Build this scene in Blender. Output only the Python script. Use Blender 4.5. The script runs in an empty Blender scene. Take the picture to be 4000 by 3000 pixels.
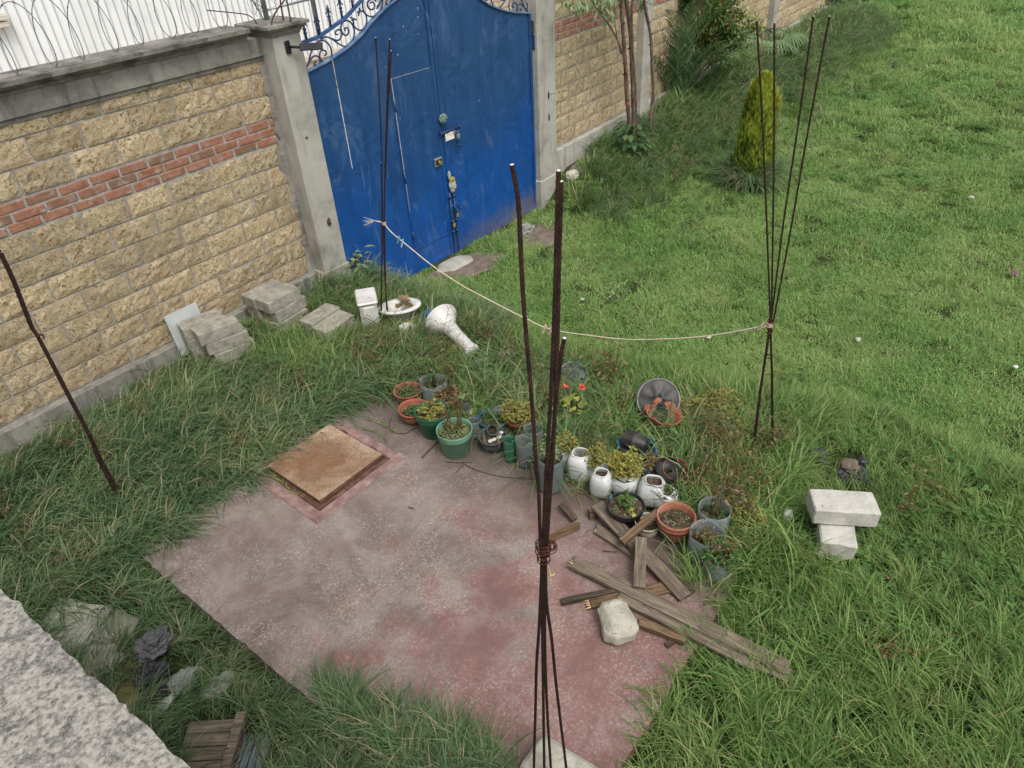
import bpy, bmesh, math, random
import numpy as np
from mathutils import Vector, Matrix, Euler, noise as mnoise
R = math.radians
sc = bpy.context.scene
rnd = random.Random(7)

# ------------------------------------------------------------------ camera
F_PX = 2800.0
CAM = np.array([-2.0, -6.19, 3.755])
def _rot(a, b, c):
    ca, sa, cb, sb, cc, s2 = math.cos(a), math.sin(a), math.cos(b), math.sin(b), math.cos(c), math.sin(c)
    Rz = np.array([[cc, -s2, 0], [s2, cc, 0], [0, 0, 1]])
    Rx = np.array([[1, 0, 0], [0, ca, -sa], [0, sa, ca]])
    Rr = np.array([[cb, -sb, 0], [sb, cb, 0], [0, 0, 1]])
    return Rz @ Rx @ Rr
CR = _rot(R(54.0), R(-3.577), R(-50.61))
cd = bpy.data.cameras.new('camera'); cam = bpy.data.objects.new('camera', cd)
sc.collection.objects.link(cam); sc.camera = cam
cd.sensor_fit = 'HORIZONTAL'; cd.sensor_width = 36.0; cd.lens = 36.0 * F_PX / 4000.0
cd.clip_start = 0.02; cd.clip_end = 600
M4 = Matrix.Identity(4)
for i in range(3):
    for j in range(3): M4[i][j] = CR[i, j]
    M4[i][3] = CAM[i]
cam.matrix_world = M4

# ------------------------------------------------------------------ sky, sun, exposure
SUN_EL, SUN_AZ = 58.0, 205.0      # degrees; azimuth measured from +Y clockwise
w = bpy.data.worlds.new("World"); sc.world = w; w.use_nodes = True
nt = w.node_tree; nt.nodes.clear()
sky = nt.nodes.new('ShaderNodeTexSky'); sky.sky_type = 'NISHITA'; sky.sun_disc = False
sky.sun_elevation = R(SUN_EL); sky.sun_rotation = R(SUN_AZ)
sky.air_density = 1.0; sky.dust_density = 4.0; sky.ozone_density = 1.0
hs = nt.nodes.new('ShaderNodeHueSaturation'); hs.inputs['Saturation'].default_value = 0.22
bg = nt.nodes.new('ShaderNodeBackground'); bg.inputs['Strength'].default_value = 0.11
wo = nt.nodes.new('ShaderNodeOutputWorld')
nt.links.new(sky.outputs[0], hs.inputs['Color']); nt.links.new(hs.outputs[0], bg.inputs[0]); nt.links.new(bg.outputs[0], wo.inputs[0])
sd = bpy.data.lights.new('sun', 'SUN'); sd.energy = 0.8; sd.angle = R(22); sd.color = (1.0, 0.97, 0.92)
sun = bpy.data.objects.new('sun', sd); sc.collection.objects.link(sun)
az = R(SUN_AZ); el = R(SUN_EL)
sdir = Vector((math.sin(az) * math.cos(el), math.cos(az) * math.cos(el), math.sin(el)))
sun.rotation_euler = sdir.to_track_quat('Z', 'Y').to_euler(); sun.location = (0, -4, 12)
sc.view_settings.view_transform = 'Standard'; sc.view_settings.look = 'None'
sc.view_settings.exposure = 0.84; sc.view_settings.gamma = 1.0; sc.view_settings.use_curve_mapping = False
sc.render.engine = 'CYCLES'
sc.cycles.max_bounces = 8; sc.cycles.transparent_max_bounces = 16

# ------------------------------------------------------------------ placing helpers (a photo pixel -> a real point at height z / on plane y)
def ray(px, py):
    return CR @ np.array([(px - 2000) / F_PX, -(py - 1500) / F_PX, -1.0])
def G(px, py, z=0.0):
    d = ray(px, py); t = (z - CAM[2]) / d[2]; return Vector(CAM + t * d)
def GY(px, py, y):
    d = ray(px, py); t = (y - CAM[1]) / d[1]; return Vector(CAM + t * d)
def depth(P):
    return float(-(CR.T @ (np.array(P) - CAM))[2])
def pxm(px, P):            # photo pixels -> metres at point P
    return px * depth(P) / F_PX

# ------------------------------------------------------------------ terrain
BANK = [(3.10, 9.0), (2.90, 0.6), (2.72, 0.05), (2.72, -0.5), (2.85, -1.5), (2.90, -3.2), (3.25, -4.7), (3.42, -5.7), (3.28, -6.8), (3.1, -30.0)]
BY = np.array([p[1] for p in BANK][::-1]); BX = np.array([p[0] for p in BANK][::-1])
def sstep(t): t = np.clip(t, 0, 1); return t * t * (3 - 2 * t)
LAWN = -0.33
def terrain(x, y):
    x = np.asarray(x, float); y = np.asarray(y, float)
    xb = np.interp(y, BY, BX)
    m = sstep((x - (xb - 0.25)) / 0.55)
    z = LAWN * m
    bed = sstep((x - 5.85) / 0.9) * sstep((y + 1.9) / 1.3)          # planting bed along the right wall
    z = z + bed * 0.42 * (1 - sstep((y - .15) / .5))
    z = np.where(y > .2, z + (LAWN - .12 - z) * sstep((y - .2) / .5), z)
    far = sstep((x - 4) / 6)
    z = z + m * far * (0.05 * np.sin(x * 1.1 + y * 0.6) * np.sin(y * 1.3 - x * 0.3) + 0.03 * np.sin(x * 2.3 + 1.2) * np.sin(y * 2.9))
    return z
def tz(x, y): return float(terrain(x, y))

# ------------------------------------------------------------------ node helpers
MATS = {}
def rgb(h):
    h = h.lstrip('#'); c = [int(h[i:i + 2], 16) / 255 for i in (0, 2, 4)]
    return tuple((v / 12.92 if v <= .04045 else ((v + .055) / 1.055) ** 2.4) for v in c) + (1,)
class NT:
    def __init__(s, name):
        s.m = bpy.data.materials.new(name); s.m.use_nodes = True; s.t = s.m.node_tree; s.t.nodes.clear()
        s.out = s.n('ShaderNodeOutputMaterial'); s.b = s.n('ShaderNodeBsdfPrincipled'); s.l(s.b.outputs[0], s.out.inputs[0])
    def n(s, k, **kw):
        x = s.t.nodes.new(k)
        for a, v in kw.items(): setattr(x, a, v)
        return x
    def l(s, a, b): s.t.links.new(a, b)
    def co(s, kind='Object', shift=True, scale=(1, 1, 1)):
        tc = s.n('ShaderNodeTexCoord'); mp = s.n('ShaderNodeMapping'); s.l(tc.outputs[kind], mp.inputs[0])
        mp.inputs['Scale'].default_value = scale
        if shift:
            oi = s.n('ShaderNodeObjectInfo'); cb = s.n('ShaderNodeVectorMath', operation='SCALE'); cb.inputs[0].default_value = (37, 61, 19)
            s.l(oi.outputs['Random'], cb.inputs['Scale']); s.l(cb.outputs[0], mp.inputs['Location'])
        return mp.outputs[0]
    def world(s, scale=(1, 1, 1)):
        g = s.n('ShaderNodeNewGeometry'); mp = s.n('ShaderNodeMapping'); s.l(g.outputs['Position'], mp.inputs[0]); mp.inputs['Scale'].default_value = scale
        return mp.outputs[0]
    def noise(s, v, scale, detail=6, rough=.6, dist=0.0):
        x = s.n('ShaderNodeTexNoise'); s.l(v, x.inputs['Vector']); x.inputs['Scale'].default_value = scale
        x.inputs['Detail'].default_value = detail; x.inputs['Roughness'].default_value = rough; x.inputs['Distortion'].default_value = dist
        return x.outputs['Fac']
    def voro(s, v, scale, feature='F1', rand=1.0):
        x = s.n('ShaderNodeTexVoronoi', feature=feature); s.l(v, x.inputs['Vector']); x.inputs['Scale'].default_value = scale; x.inputs['Randomness'].default_value = rand
        return x.outputs['Distance']
    def ramp(s, fac, stops):
        x = s.n('ShaderNodeValToRGB'); s.l(fac, x.inputs[0]); e = x.color_ramp.elements
        e[0].position = stops[0][0]; e[0].color = C4(stops[0][1]); e[1].position = stops[-1][0]; e[1].color = C4(stops[-1][1])
        for p, c in stops[1:-1]:
            q = e.new(p); q.color = C4(c)
        return x.outputs[0]
    def mix(s, fac, a, b, mode='MIX'):
        x = s.n('ShaderNodeMix', data_type='RGBA', blend_type=mode)
        if isinstance(fac, (int, float)): x.inputs[0].default_value = fac
        else: s.l(fac, x.inputs[0])
        for v, i in ((a, 6), (b, 7)):
            if isinstance(v, bpy.types.NodeSocket): s.l(v, x.inputs[i])
            else: x.inputs[i].default_value = C4(v)
        return x.outputs[2]
    def math(s, op, a, b=0.0, clamp=False):
        x = s.n('ShaderNodeMath', operation=op); x.use_clamp = clamp
        for v, i in ((a, 0), (b, 1)):
            if isinstance(v, bpy.types.NodeSocket): s.l(v, x.inputs[i])
            else: x.inputs[i].default_value = v
        return x.outputs[0]
    def rand(s): return s.n('ShaderNodeObjectInfo').outputs['Random']
    def sep(s, v):
        x = s.n('ShaderNodeSeparateXYZ'); s.l(v, x.inputs[0]); return x.outputs
    def bump(s, h, dist=.01, strength=1.0, prev=None):
        x = s.n('ShaderNodeBump'); s.l(h, x.inputs['Height']); x.inputs['Distance'].default_value = dist; x.inputs['Strength'].default_value = strength
        if prev is not None: s.l(prev, x.inputs['Normal'])
        s.l(x.outputs[0], s.b.inputs['Normal']); return x.outputs[0]
    def col(s, c):
        if isinstance(c, bpy.types.NodeSocket): s.l(c, s.b.inputs['Base Color'])
        else: s.b.inputs['Base Color'].default_value = C4(c)
    def set(s, **kw):
        for k, v in kw.items():
            s.b.inputs[k.replace('_', ' ')].default_value = v
    def done(s, key): MATS[key] = s.m; return s.m
def C4(c):
    if isinstance(c, str): return rgb(c)
    c = tuple(c)
    return c if len(c) == 4 else c + (1,)

# ------------------------------------------------------------------ mesh builder
class MB:
    def __init__(s): s.v = []; s.f = []; s.sm = []; s.c = []; s.usec = False
    def add(s, vs, fs, smooth=False, col=None):
        o = len(s.v); s.v.extend([tuple(v) for v in vs]); s.f.extend([tuple(i + o for i in f) for f in fs]); s.sm.extend([smooth] * len(fs))
        if col is not None: s.usec = True
        s.c.extend([col if col is not None else 0.5] * len(vs))
        return s
    def box(s, x0, x1, y0, y1, z0, z1, m=None):
        vs = [Vector(p) for p in ((x0, y0, z0), (x1, y0, z0), (x1, y1, z0), (x0, y1, z0), (x0, y0, z1), (x1, y0, z1), (x1, y1, z1), (x0, y1, z1))]
        if m is not None: vs = [m @ v for v in vs]
        return s.add(vs, [(0, 3, 2, 1), (4, 5, 6, 7), (0, 1, 5, 4), (1, 2, 6, 5), (2, 3, 7, 6), (3, 0, 4, 7)])
    def bbox(s, x0, x1, y0, y1, z0, z1, b=.005, m=None):     # bevelled box
        bm = bmesh.new(); bmesh.ops.create_cube(bm, size=1)
        for v in bm.verts: v.co = Vector((x0 + (v.co.x + .5) * (x1 - x0), y0 + (v.co.y + .5) * (y1 - y0), z0 + (v.co.z + .5) * (z1 - z0)))
        bmesh.ops.bevel(bm, geom=bm.edges[:], offset=b, segments=1, affect='EDGES')
        if m is not None: bmesh.ops.transform(bm, matrix=m, verts=bm.verts)
        bm.verts.index_update(); s.add([v.co.copy() for v in bm.verts], [[v.index for v in f.verts] for f in bm.faces]); bm.free(); return s
    def tube(s, pts, r, n=6, cap=True, smooth=True, col=None):
        pts = [Vector(p) for p in pts]; k = len(pts); rs = r if isinstance(r, (list, tuple)) else [r] * k
        vs = []; up = Vector((0, 0, 1)); prev = None
        for i, p in enumerate(pts):
            t = (pts[min(i + 1, k - 1)] - pts[max(i - 1, 0)])
            if t.length < 1e-9: t = Vector((0, 0, 1))
            t.normalize()
            if prev is None:
                a = t.cross(up) if abs(t.dot(up)) < .95 else t.cross(Vector((1, 0, 0)))
            else: a = prev - t * prev.dot(t)
            if a.length < 1e-6: a = t.orthogonal()
            a.normalize(); prev = a; b = t.cross(a)
            for j in range(n):
                g = 2 * math.pi * j / n; vs.append(p + (a * math.cos(g) + b * math.sin(g)) * rs[i])
        fs = [(i * n + j, i * n + (j + 1) % n, (i + 1) * n + (j + 1) % n, (i + 1) * n + j) for i in range(k - 1) for j in range(n)]
        s.add(vs, fs, smooth, col)
        if cap:
            o = len(s.v) - len(vs)
            s.f.append(tuple(o + j for j in range(n))[::-1]); s.f.append(tuple(o + (k - 1) * n + j for j in range(n))); s.sm += [False, False]
        return s
    def lathe(s, prof, n=32, m=None, smooth=True, wob=None, sq=0.0):   # prof: (r,z) list; sq -> squarish section
        vs = []
        for i, (r, z) in enumerate(prof):
            for j in range(n):
                g = 2 * math.pi * j / n; rr = r
                if sq: c, q = abs(math.cos(g)), abs(math.sin(g)); rr = r * ((c ** 4 + q ** 4) ** (-.25) * sq + (1 - sq))
                dz = 0
                if wob: rr, dz = wob(i, g, rr, z)
                vs.append(Vector((rr * math.cos(g), rr * math.sin(g), z + dz)))
        fs = [(i * n + j, i * n + (j + 1) % n, (i + 1) * n + (j + 1) % n, (i + 1) * n + j) for i in range(len(prof) - 1) for j in range(n)]
        if m is not None: vs = [m @ v for v in vs]
        s.add(vs, fs, smooth)
        o = len(s.v) - len(vs)
        if prof[0][0] < .002 or prof[0][0] > .002:
            if prof[0][0] > .002 and False: pass
        return s
    def disc(s, r, z, n=32, m=None, wob=0.0, seed=0, rings=4, h=0.0):
        rr = random.Random(seed); vs = [Vector((0, 0, z + h))]
        for k in range(1, rings + 1):
            for j in range(n):
                g = 2 * math.pi * j / n; q = r * k / rings
                vs.append(Vector((q * math.cos(g), q * math.sin(g), z + h * (1 - (k / rings) ** 2) + rr.uniform(-wob, wob))))
        fs = [(0, 1 + j, 1 + (j + 1) % n) for j in range(n)]
        for k in range(rings - 1):
            a = 1 + k * n; b = a + n
            fs += [(a + j, b + j, b + (j + 1) % n, a + (j + 1) % n) for j in range(n)]
        if m is not None: vs = [m @ v for v in vs]
        return s.add(vs, fs, True)
    def leaf(s, p, d, up, L, W, fold=.15, droop=.2, col=None, segs=3):
        d = Vector(d).normalized(); up = Vector(up); side = d.cross(up)
        if side.length < 1e-4: side = d.orthogonal()
        side.normalize(); nrm = side.cross(d).normalized(); vs = []
        for i in range(segs + 1):
            t = i / segs; wv = W * math.sin(math.pi * min(.98, (t * .92 + .04))) * .5
            c = Vector(p) + d * (L * t) - Vector((0, 0, 1)) * (droop * L * t * t)
            vs += [c - side * wv + nrm * (fold * wv), c, c + side * wv + nrm * (fold * wv)]
        fs = []
        for i in range(segs):
            a = i * 3; fs += [(a, a + 1, a + 4, a + 3), (a + 1, a + 2, a + 5, a + 4)]
        return s.add(vs, fs, True, col)
    def mesh(s, name):
        me = bpy.data.meshes.new(name); me.from_pydata([tuple(v) for v in s.v], [], s.f); me.update()
        me.polygons.foreach_set('use_smooth', np.array(s.sm, bool))
        if s.usec:
            a = me.color_attributes.new('tint', 'FLOAT_COLOR', 'POINT'); arr = np.repeat(np.array(s.c, np.float32)[:, None], 4, 1); arr[:, 3] = 1
            a.data.foreach_set('color', arr.ravel())
        return me
    def build(s, name, mat, parent=None, loc=None, rot=None):
        return mk(name, s.mesh(name), mat, parent, loc, rot)
def mk(name, me, mat, parent=None, loc=None, rot=None):
    if mat and not me.materials: me.materials.append(MATS[mat] if isinstance(mat, str) else mat)
    o = bpy.data.objects.new(name, me); sc.collection.objects.link(o)
    if parent is not None: o.parent = parent
    if loc is not None: o.location = loc
    if rot is not None: o.rotation_euler = rot
    return o
def tag(o, label=None, cat=None, group=None, kind=None):
    if label: o['label'] = label
    if cat: o['category'] = cat
    if group: o['group'] = group
    if kind: o['kind'] = kind
    return o
def thing(name, label, cat, loc=(0, 0, 0), rot=(0, 0, 0), group=None):
    o = bpy.data.objects.new(name, None); sc.collection.objects.link(o); o.location = loc; o.rotation_euler = rot; o.empty_display_size = .1
    return tag(o, label, cat, group)
def noisy(me, amp, scale, seed=0, axis=None):
    for v in me.vertices:
        q = mnoise.noise_vector(v.co * scale + Vector((seed * 7.1, seed * 3.3, seed * 1.7)))
        v.co += q * amp
    me.update()
def subdiv_box(x0, x1, y0, y1, z0, z1, cuts=4, bevel=.01):
    bm = bmesh.new(); bmesh.ops.create_cube(bm, size=1)
    for v in bm.verts: v.co = Vector((x0 + (v.co.x + .5) * (x1 - x0), y0 + (v.co.y + .5) * (y1 - y0), z0 + (v.co.z + .5) * (z1 - z0)))
    if bevel: bmesh.ops.bevel(bm, geom=bm.edges[:], offset=bevel, segments=1, affect='EDGES')
    if cuts: bmesh.ops.subdivide_edges(bm, edges=bm.edges[:], cuts=cuts, use_grid_fill=True)
    me = bpy.data.meshes.new('block'); bm.to_mesh(me); bm.free(); return me
# ------------------------------------------------------------------ materials of the setting
def mat_simple(key, stops, scale=8, detail=6, rough=.8, bump=.0, bscale=None, coord='Object', shift=True, spec=.3, rrough=.6, metallic=0, var=0.0, stretch=(1, 1, 1), speck=None):
    n = NT(key); v = n.co(coord, shift, stretch); f = n.noise(v, scale, detail, rrough)
    c = n.ramp(f, stops)
    if var:
        h = n.n('ShaderNodeHueSaturation'); n.l(c, h.inputs['Color'])
        mr = n.n('ShaderNodeMapRange'); n.l(n.rand(), mr.inputs[0]); mr.inputs[3].default_value = 1 - var; mr.inputs[4].default_value = 1 + var
        n.l(mr.outputs[0], h.inputs['Value']); c = h.outputs[0]
    if speck:
        g = n.noise(v, speck[0], 4, .7); c = n.mix(n.ramp(g, [(speck[1], (0, 0, 0)), (speck[1] + .06, (1, 1, 1))]), c, speck[2])
    n.col(c); n.set(Roughness=rough, Metallic=metallic); n.b.inputs['Specular IOR Level'].default_value = spec
    if bump: n.bump(n.noise(v, bscale or scale * 3, 8, .65), bump)
    return n.done(key)

# split-face block: sandy yellow with brown pits
n = NT('split_block'); v = n.co()
big = n.noise(v, 6, 3, .5); med = n.noise(v, 34, 9, .76, .9); fine = n.noise(v, 110, 6, .7)
h = n.math('ADD', n.math('MULTIPLY', med, .7), n.math('MULTIPLY', fine, .3))
c = n.ramp(h, [(.385, '#4f3d26'), (.435, '#87704d'), (.475, '#bba685'), (.55, '#d2c1a2'), (.72, '#dccdb2')])
c = n.mix(n.ramp(big, [(.42, (0, 0, 0)), (.62, (.5, .5, .5))]), c, '#a89270')
gr = n.noise(n.world(), 2.2, 5, .7); c = n.mix(n.ramp(gr, [(.5, (0, 0, 0)), (.72, (.42, .42, .42))]), c, '#a39b8d')
hv = n.n('ShaderNodeHueSaturation'); n.l(c, hv.inputs['Color']); mr = n.n('ShaderNodeMapRange'); n.l(n.rand(), mr.inputs[0]); mr.inputs[3].default_value = .80; mr.inputs[4].default_value = 1.06
n.l(mr.outputs[0], hv.inputs['Value']); n.col(hv.outputs[0]); n.set(Roughness=.92); n.b.inputs['Specular IOR Level'].default_value = .15
n.bump(h, .022, 1.0); n.done('split_block')

n = NT('red_brick'); v = n.co()
f = n.noise(v, 18, 6, .65); c = n.ramp(f, [(.3, '#7b5241'), (.5, '#976a55'), (.7, '#a27a66')])
c = n.mix(n.math('MULTIPLY', n.ramp(n.rand(), [(.55, (0, 0, 0)), (.85, (1, 1, 1))]), .7), c, '#74604e')
lime = n.noise(n.world(), 9, 7, .7); c = n.mix(n.ramp(lime, [(.52, (0, 0, 0)), (.66, (.7, .7, .7))]), c, '#aba299')
n.col(c); n.set(Roughness=.9); n.b.inputs['Specular IOR Level'].default_value = .2; n.bump(n.noise(v, 70, 6, .7), .004); n.done('red_brick')

mat_simple('mortar', [(.3, '#88847d'), (.5, '#9f9b94'), (.7, '#b1ada6')], 14, bump=.012, bscale=45, shift=False, rough=.95, spec=.1)

# render concrete with weather stains
n = NT('concrete'); v = n.world()
a = n.noise(v, 3.0, 8, .65, .4); b = n.noise(v, 14, 6, .6); s = n.noise(n.world((6, 6, .9)), 2.2, 6, .65)
c = n.ramp(a, [(.3, '#716e68'), (.5, '#89857e'), (.68, '#9b978f')])
c = n.mix(n.ramp(s, [(.5, (0, 0, 0)), (.66, (.7, .7, .7))]), c, '#5a5853')
c = n.mix(n.ramp(b, [(.58, (0, 0, 0)), (.72, (.4, .4, .4))]), c, '#a8a49b')
n.col(c); n.set(Roughness=.93); n.b.inputs['Specular IOR Level'].default_value = .15; n.bump(n.noise(v, 30, 8, .7), .008); n.done('concrete')

n = NT('concrete_light'); v = n.world()
a = n.noise(v, 2.5, 8, .65, .4); s = n.noise(n.world((7, 7, 1.0)), 1.7, 6, .6)
c = n.ramp(a, [(.3, '#85827a'), (.5, '#a6a399'), (.68, '#b2afa6')])
c = n.mix(n.ramp(s, [(.54, (0, 0, 0)), (.7, (.5, .5, .5))]), c, '#76736c')
n.col(c); n.set(Roughness=.92); n.b.inputs['Specular IOR Level'].default_value = .15; n.bump(n.noise(v, 26, 8, .7), .005); n.done('concrete_light')

# cornice: much darker weathering
n = NT('cornice'); v = n.world()
a = n.noise(v, 4.0, 8, .7, .4); s = n.noise(n.world((3, 3, 5)), 1.8, 7, .65)
c = n.ramp(a, [(.3, '#64615c'), (.5, '#837f78'), (.68, '#99958d')])
c = n.mix(n.ramp(s, [(.46, (0, 0, 0)), (.62, (.75, .75, .75))]), c, '#45433f')
n.col(c); n.set(Roughness=.93); n.b.inputs['Specular IOR Level'].default_value = .15; n.bump(n.noise(v, 40, 8, .7), .006); n.done('cornice')

# rough pebbled roof concrete (near)
n = NT('roof_concrete'); v = n.world()
a = n.noise(v, 95, 6, .62, 0); b = n.noise(v, 13, 9, .80, .4); p = n.noise(v, 210, 5, .6)
c = n.ramp(a, [(.32, '#5b5855'), (.42, '#807c76'), (.52, '#9d9990'), (.7, '#b3afa6')])
c = n.mix(n.ramp(b, [(.51, (0, 0, 0)), (.60, (.8, .8, .8))]), c, n.ramp(p, [(.4, '#3b393e'), (.6, '#77736f')]))
n.col(c); n.set(Roughness=.95); n.b.inputs['Specular IOR Level'].default_value = .1
n.bump(n.math('ADD', a, n.math('MULTIPLY', p, .6)), .0035, 1.0); n.done('roof_concrete')

# painted slab: worn red oxide over grey concrete
n = NT('slab'); v = n.world()
big = n.noise(v, 1.35, 12, .68, .9); m2 = n.noise(v, 2.9, 9, .7, .3); sp = n.noise(v, 62, 7, .78, .6); sp2 = n.noise(v, 90, 5, .75)
red = n.ramp(m2, [(.3, '#704f4a'), (.5, '#855b55'), (.7, '#946d66')])
grey = n.ramp(n.noise(v, 2.3, 8, .7, .5), [(.3, '#645852'), (.46, '#756660'), (.58, '#857871'), (.72, '#948983')])
xyz = n.sep(v)
# the far and middle part is more worn, the front keeps more paint
front = n.math('MULTIPLY', n.math('ADD', n.math('MULTIPLY', xyz[1], -0.42), -1.60), 0.30, False)
fac = n.math('ADD', big, front)
c = n.mix(n.ramp(fac, [(.47, (0, 0, 0)), (.60, (.72, .72, .72))]), grey, red)
pale = n.noise(v, 1.7, 12, .74, .6)
c = n.mix(n.math('MULTIPLY', n.ramp(pale, [(.50, (0, 0, 0)), (.64, (1, 1, 1))]), .62), c, '#988b85')
wear = n.math('MULTIPLY', n.ramp(sp, [(.50, (0, 0, 0)), (.60, (1, 1, 1))]), n.ramp(m2, [(.38, (0, 0, 0)), (.6, (.9, .9, .9))]))
c = n.mix(wear, c, '#a79f98')
dk = n.math('MULTIPLY', n.ramp(sp2, [(.56, (0, 0, 0)), (.68, (1, 1, 1))]), .5); c = n.mix(dk, c, '#3a3433')
dot = n.voro(v, 4.2); c = n.mix(n.ramp(dot, [(.018, (1, 1, 1)), (.026, (0, 0, 0))]), c, '#cfc6bd')
dirt_ = n.math('MULTIPLY', n.ramp(n.math('ADD', n.math('MULTIPLY', xyz[0], .55), n.math('MULTIPLY', n.noise(v, 2.6, 7, .7), .7)), [(.62, (0, 0, 0)), (.95, (1, 1, 1))]), .7)
c = n.mix(dirt_, c, '#4a403a')
dirt2 = n.math('MULTIPLY', n.ramp(n.math('ADD', n.math('MULTIPLY', xyz[1], .8), n.math('MULTIPLY', n.noise(v, 3.1, 7, .7), .9)), [(-.0, (0, 0, 0)), (.0, (0, 0, 0)), (1, (0, 0, 0))]), .0)
stn = n.noise(v, 5.5, 8, .75, 1.2); c = n.mix(n.math('MULTIPLY', n.ramp(stn, [(.62, (0, 0, 0)), (.68, (1, 1, 1))]), .45), c, '#554b47')
n.col(c); n.b.inputs['Specular IOR Level'].default_value = .3
n.l(n.ramp(m2, [(.3, (.62, .62, .62)), (.7, (.85, .85, .85))]), n.b.inputs['Roughness'])
n.bump(n.math('ADD', n.math('MULTIPLY', sp, .5), m2), .004, .8); n.done('slab')

# soil
n = NT('soil'); v = n.world()
a = n.noise(v, 1.3, 6, .6); b = n.noise(v, 22, 8, .75)
c = n.ramp(b, [(.3, '#25291a'), (.5, '#3b4428'), (.7, '#5a5f3c')])
c = n.mix(n.ramp(a, [(.45, (0, 0, 0)), (.62, (.7, .7, .7))]), c, '#3f4d22')
n.col(c); n.set(Roughness=.97); n.b.inputs['Specular IOR Level'].default_value = .05; n.bump(b, .03); n.done('soil')
mat_simple('dirt', [(.3, '#62564c'), (.5, '#786c61'), (.7, '#8a7e72')], 9, bump=.02, bscale=30, shift=False, rough=.97, spec=.05)
mat_simple('street', [(.3, '#aaa294'), (.5, '#c2baac'), (.7, '#cfc8bb')], 3, bump=.01, shift=False, rough=.95, spec=.1)
mat_simple('white_sheet', [(.3, '#d6d7d6'), (.5, '#e2e3e2'), (.7, '#e9eae9')], 1.2, rough=.6, shift=False, spec=.3)
mat_simple('seam_grey', [(.3, '#b4b5b5'), (.7, '#c2c3c3')], 6, rough=.6)
mat_simple('tan_stone', [(.3, '#93806b'), (.5, '#b7a690'), (.7, '#c5b7a2')], 5, bump=.02, rough=.9)
mat_simple('galv', [(.3, '#868b8f'), (.5, '#a0a5a8'), (.7, '#b3b7b9')], 12, rough=.45, metallic=.6, spec=.5)
mat_simple('wire_grey', [(.3, '#4c5054'), (.7, '#777b7e')], 30, rough=.45, metallic=.6, spec=.5)
mat_simple('barb_rust', [(.3, '#5d4038'), (.5, '#7c6f6a'), (.7, '#8f8d8c')], 3, rough=.7, metallic=.3)
mat_simple('black_metal', [(.3, '#17181b'), (.7, '#26282c')], 12, rough=.5)
mat_simple('rust_bar', [(.3, '#1f1513'), (.5, '#2f1f1a'), (.7, '#412a22')], 25, bump=.001, bscale=120, rough=.85, shift=True, spec=.25)
mat_simple('rust_wire', [(.3, '#3b2019'), (.7, '#5d3a2b')], 25, rough=.9)
mat_simple('pale_scrape_daylight', [(.3, '#d9dad6'), (.7, '#ecebe6')], 25, rough=.8)  # cut steel and rope ends; also the painted daylight dots on the gate

# gate paint: darker, duller at top; saturated lower, scratched and dusty near the ground
n = NT('gate_blue'); v = n.world()
xyz = n.sep(v)
p = n.noise(v, .9, 5, .6, .6); st = n.noise(n.world((5, 5, .7)), 1.6, 7, .65)
hgt = n.math('ADD', n.math('MULTIPLY', xyz[2], .36), n.math('MULTIPLY', p, .5))
c = n.ramp(hgt, [(.25, '#0b4c96'), (.52, '#0f4a8d'), (.62, '#1b477c'), (.95, '#274a74')])
c = n.mix(n.ramp(st, [(.42, (0, 0, 0)), (.7, (.55, .55, .55))]), c, '#0a3164')
sc1 = n.noise(n.world((16, 16, 4)), 2.6, 7, .75)
low = n.ramp(n.math('ADD', n.math('MULTIPLY', xyz[2], .5), 0.30), [(.0, (.85, .85, .85)), (.95, (.06, .06, .06))])
c = n.mix(n.math('MULTIPLY', n.ramp(sc1, [(.60, (0, 0, 0)), (.68, (1, 1, 1))]), low), c, '#4f6f95')
dustz = n.ramp(n.math('ADD', xyz[2], n.math('MULTIPLY', n.noise(v, 3, 6, .7), .8)), [(.06, (.85, .85, .85)), (.42, (0, 0, 0))])
dx = n.ramp(n.math('MULTIPLY', n.math('ADD', xyz[0], -3.6), .5), [(.1, (0, 0, 0)), (1, (1, 1, 1))])
c = n.mix(n.math('MULTIPLY', dustz, dx), c, '#6a615c')
pk = n.voro(n.world(), 3.1); c = n.mix(n.ramp(pk, [(.006, (1, 1, 1)), (.010, (0, 0, 0))]), c, '#b9c6d6')
fd = n.noise(n.world((1.2, 1.2, .5)), 2.3, 9, .72, 1.5); c = n.mix(n.ramp(fd, [(.55, (0, 0, 0)), (.66, (.35, .35, .35))]), c, '#5c7796')
n.col(c); n.b.inputs['Specular IOR Level'].default_value = .45; n.set(Roughness=.42)
n.bump(n.noise(v, 1.6, 4, .5, .8), .05, .8); n.done('gate_blue')
mat_simple('iron_blue', [(.3, '#1b2c4b'), (.5, '#223a60'), (.7, '#304a73')], 8, rough=.45, spec=.45, shift=False)
mat_simple('curve_blue', [(.3, '#28406a'), (.5, '#365282'), (.7, '#4c6a9a')], 8, rough=.45, spec=.45, shift=False)
mat_simple('curb', [(.3, '#6b5450'), (.5, '#8a6e68'), (.7, '#a08a84')], 9, bump=.006, rough=.9, shift=False)
mat_simple('rail_blue', [(.3, '#445f88'), (.5, '#5c7699'), (.7, '#8095af')], 8, rough=.5, spec=.4, shift=False)
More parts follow.
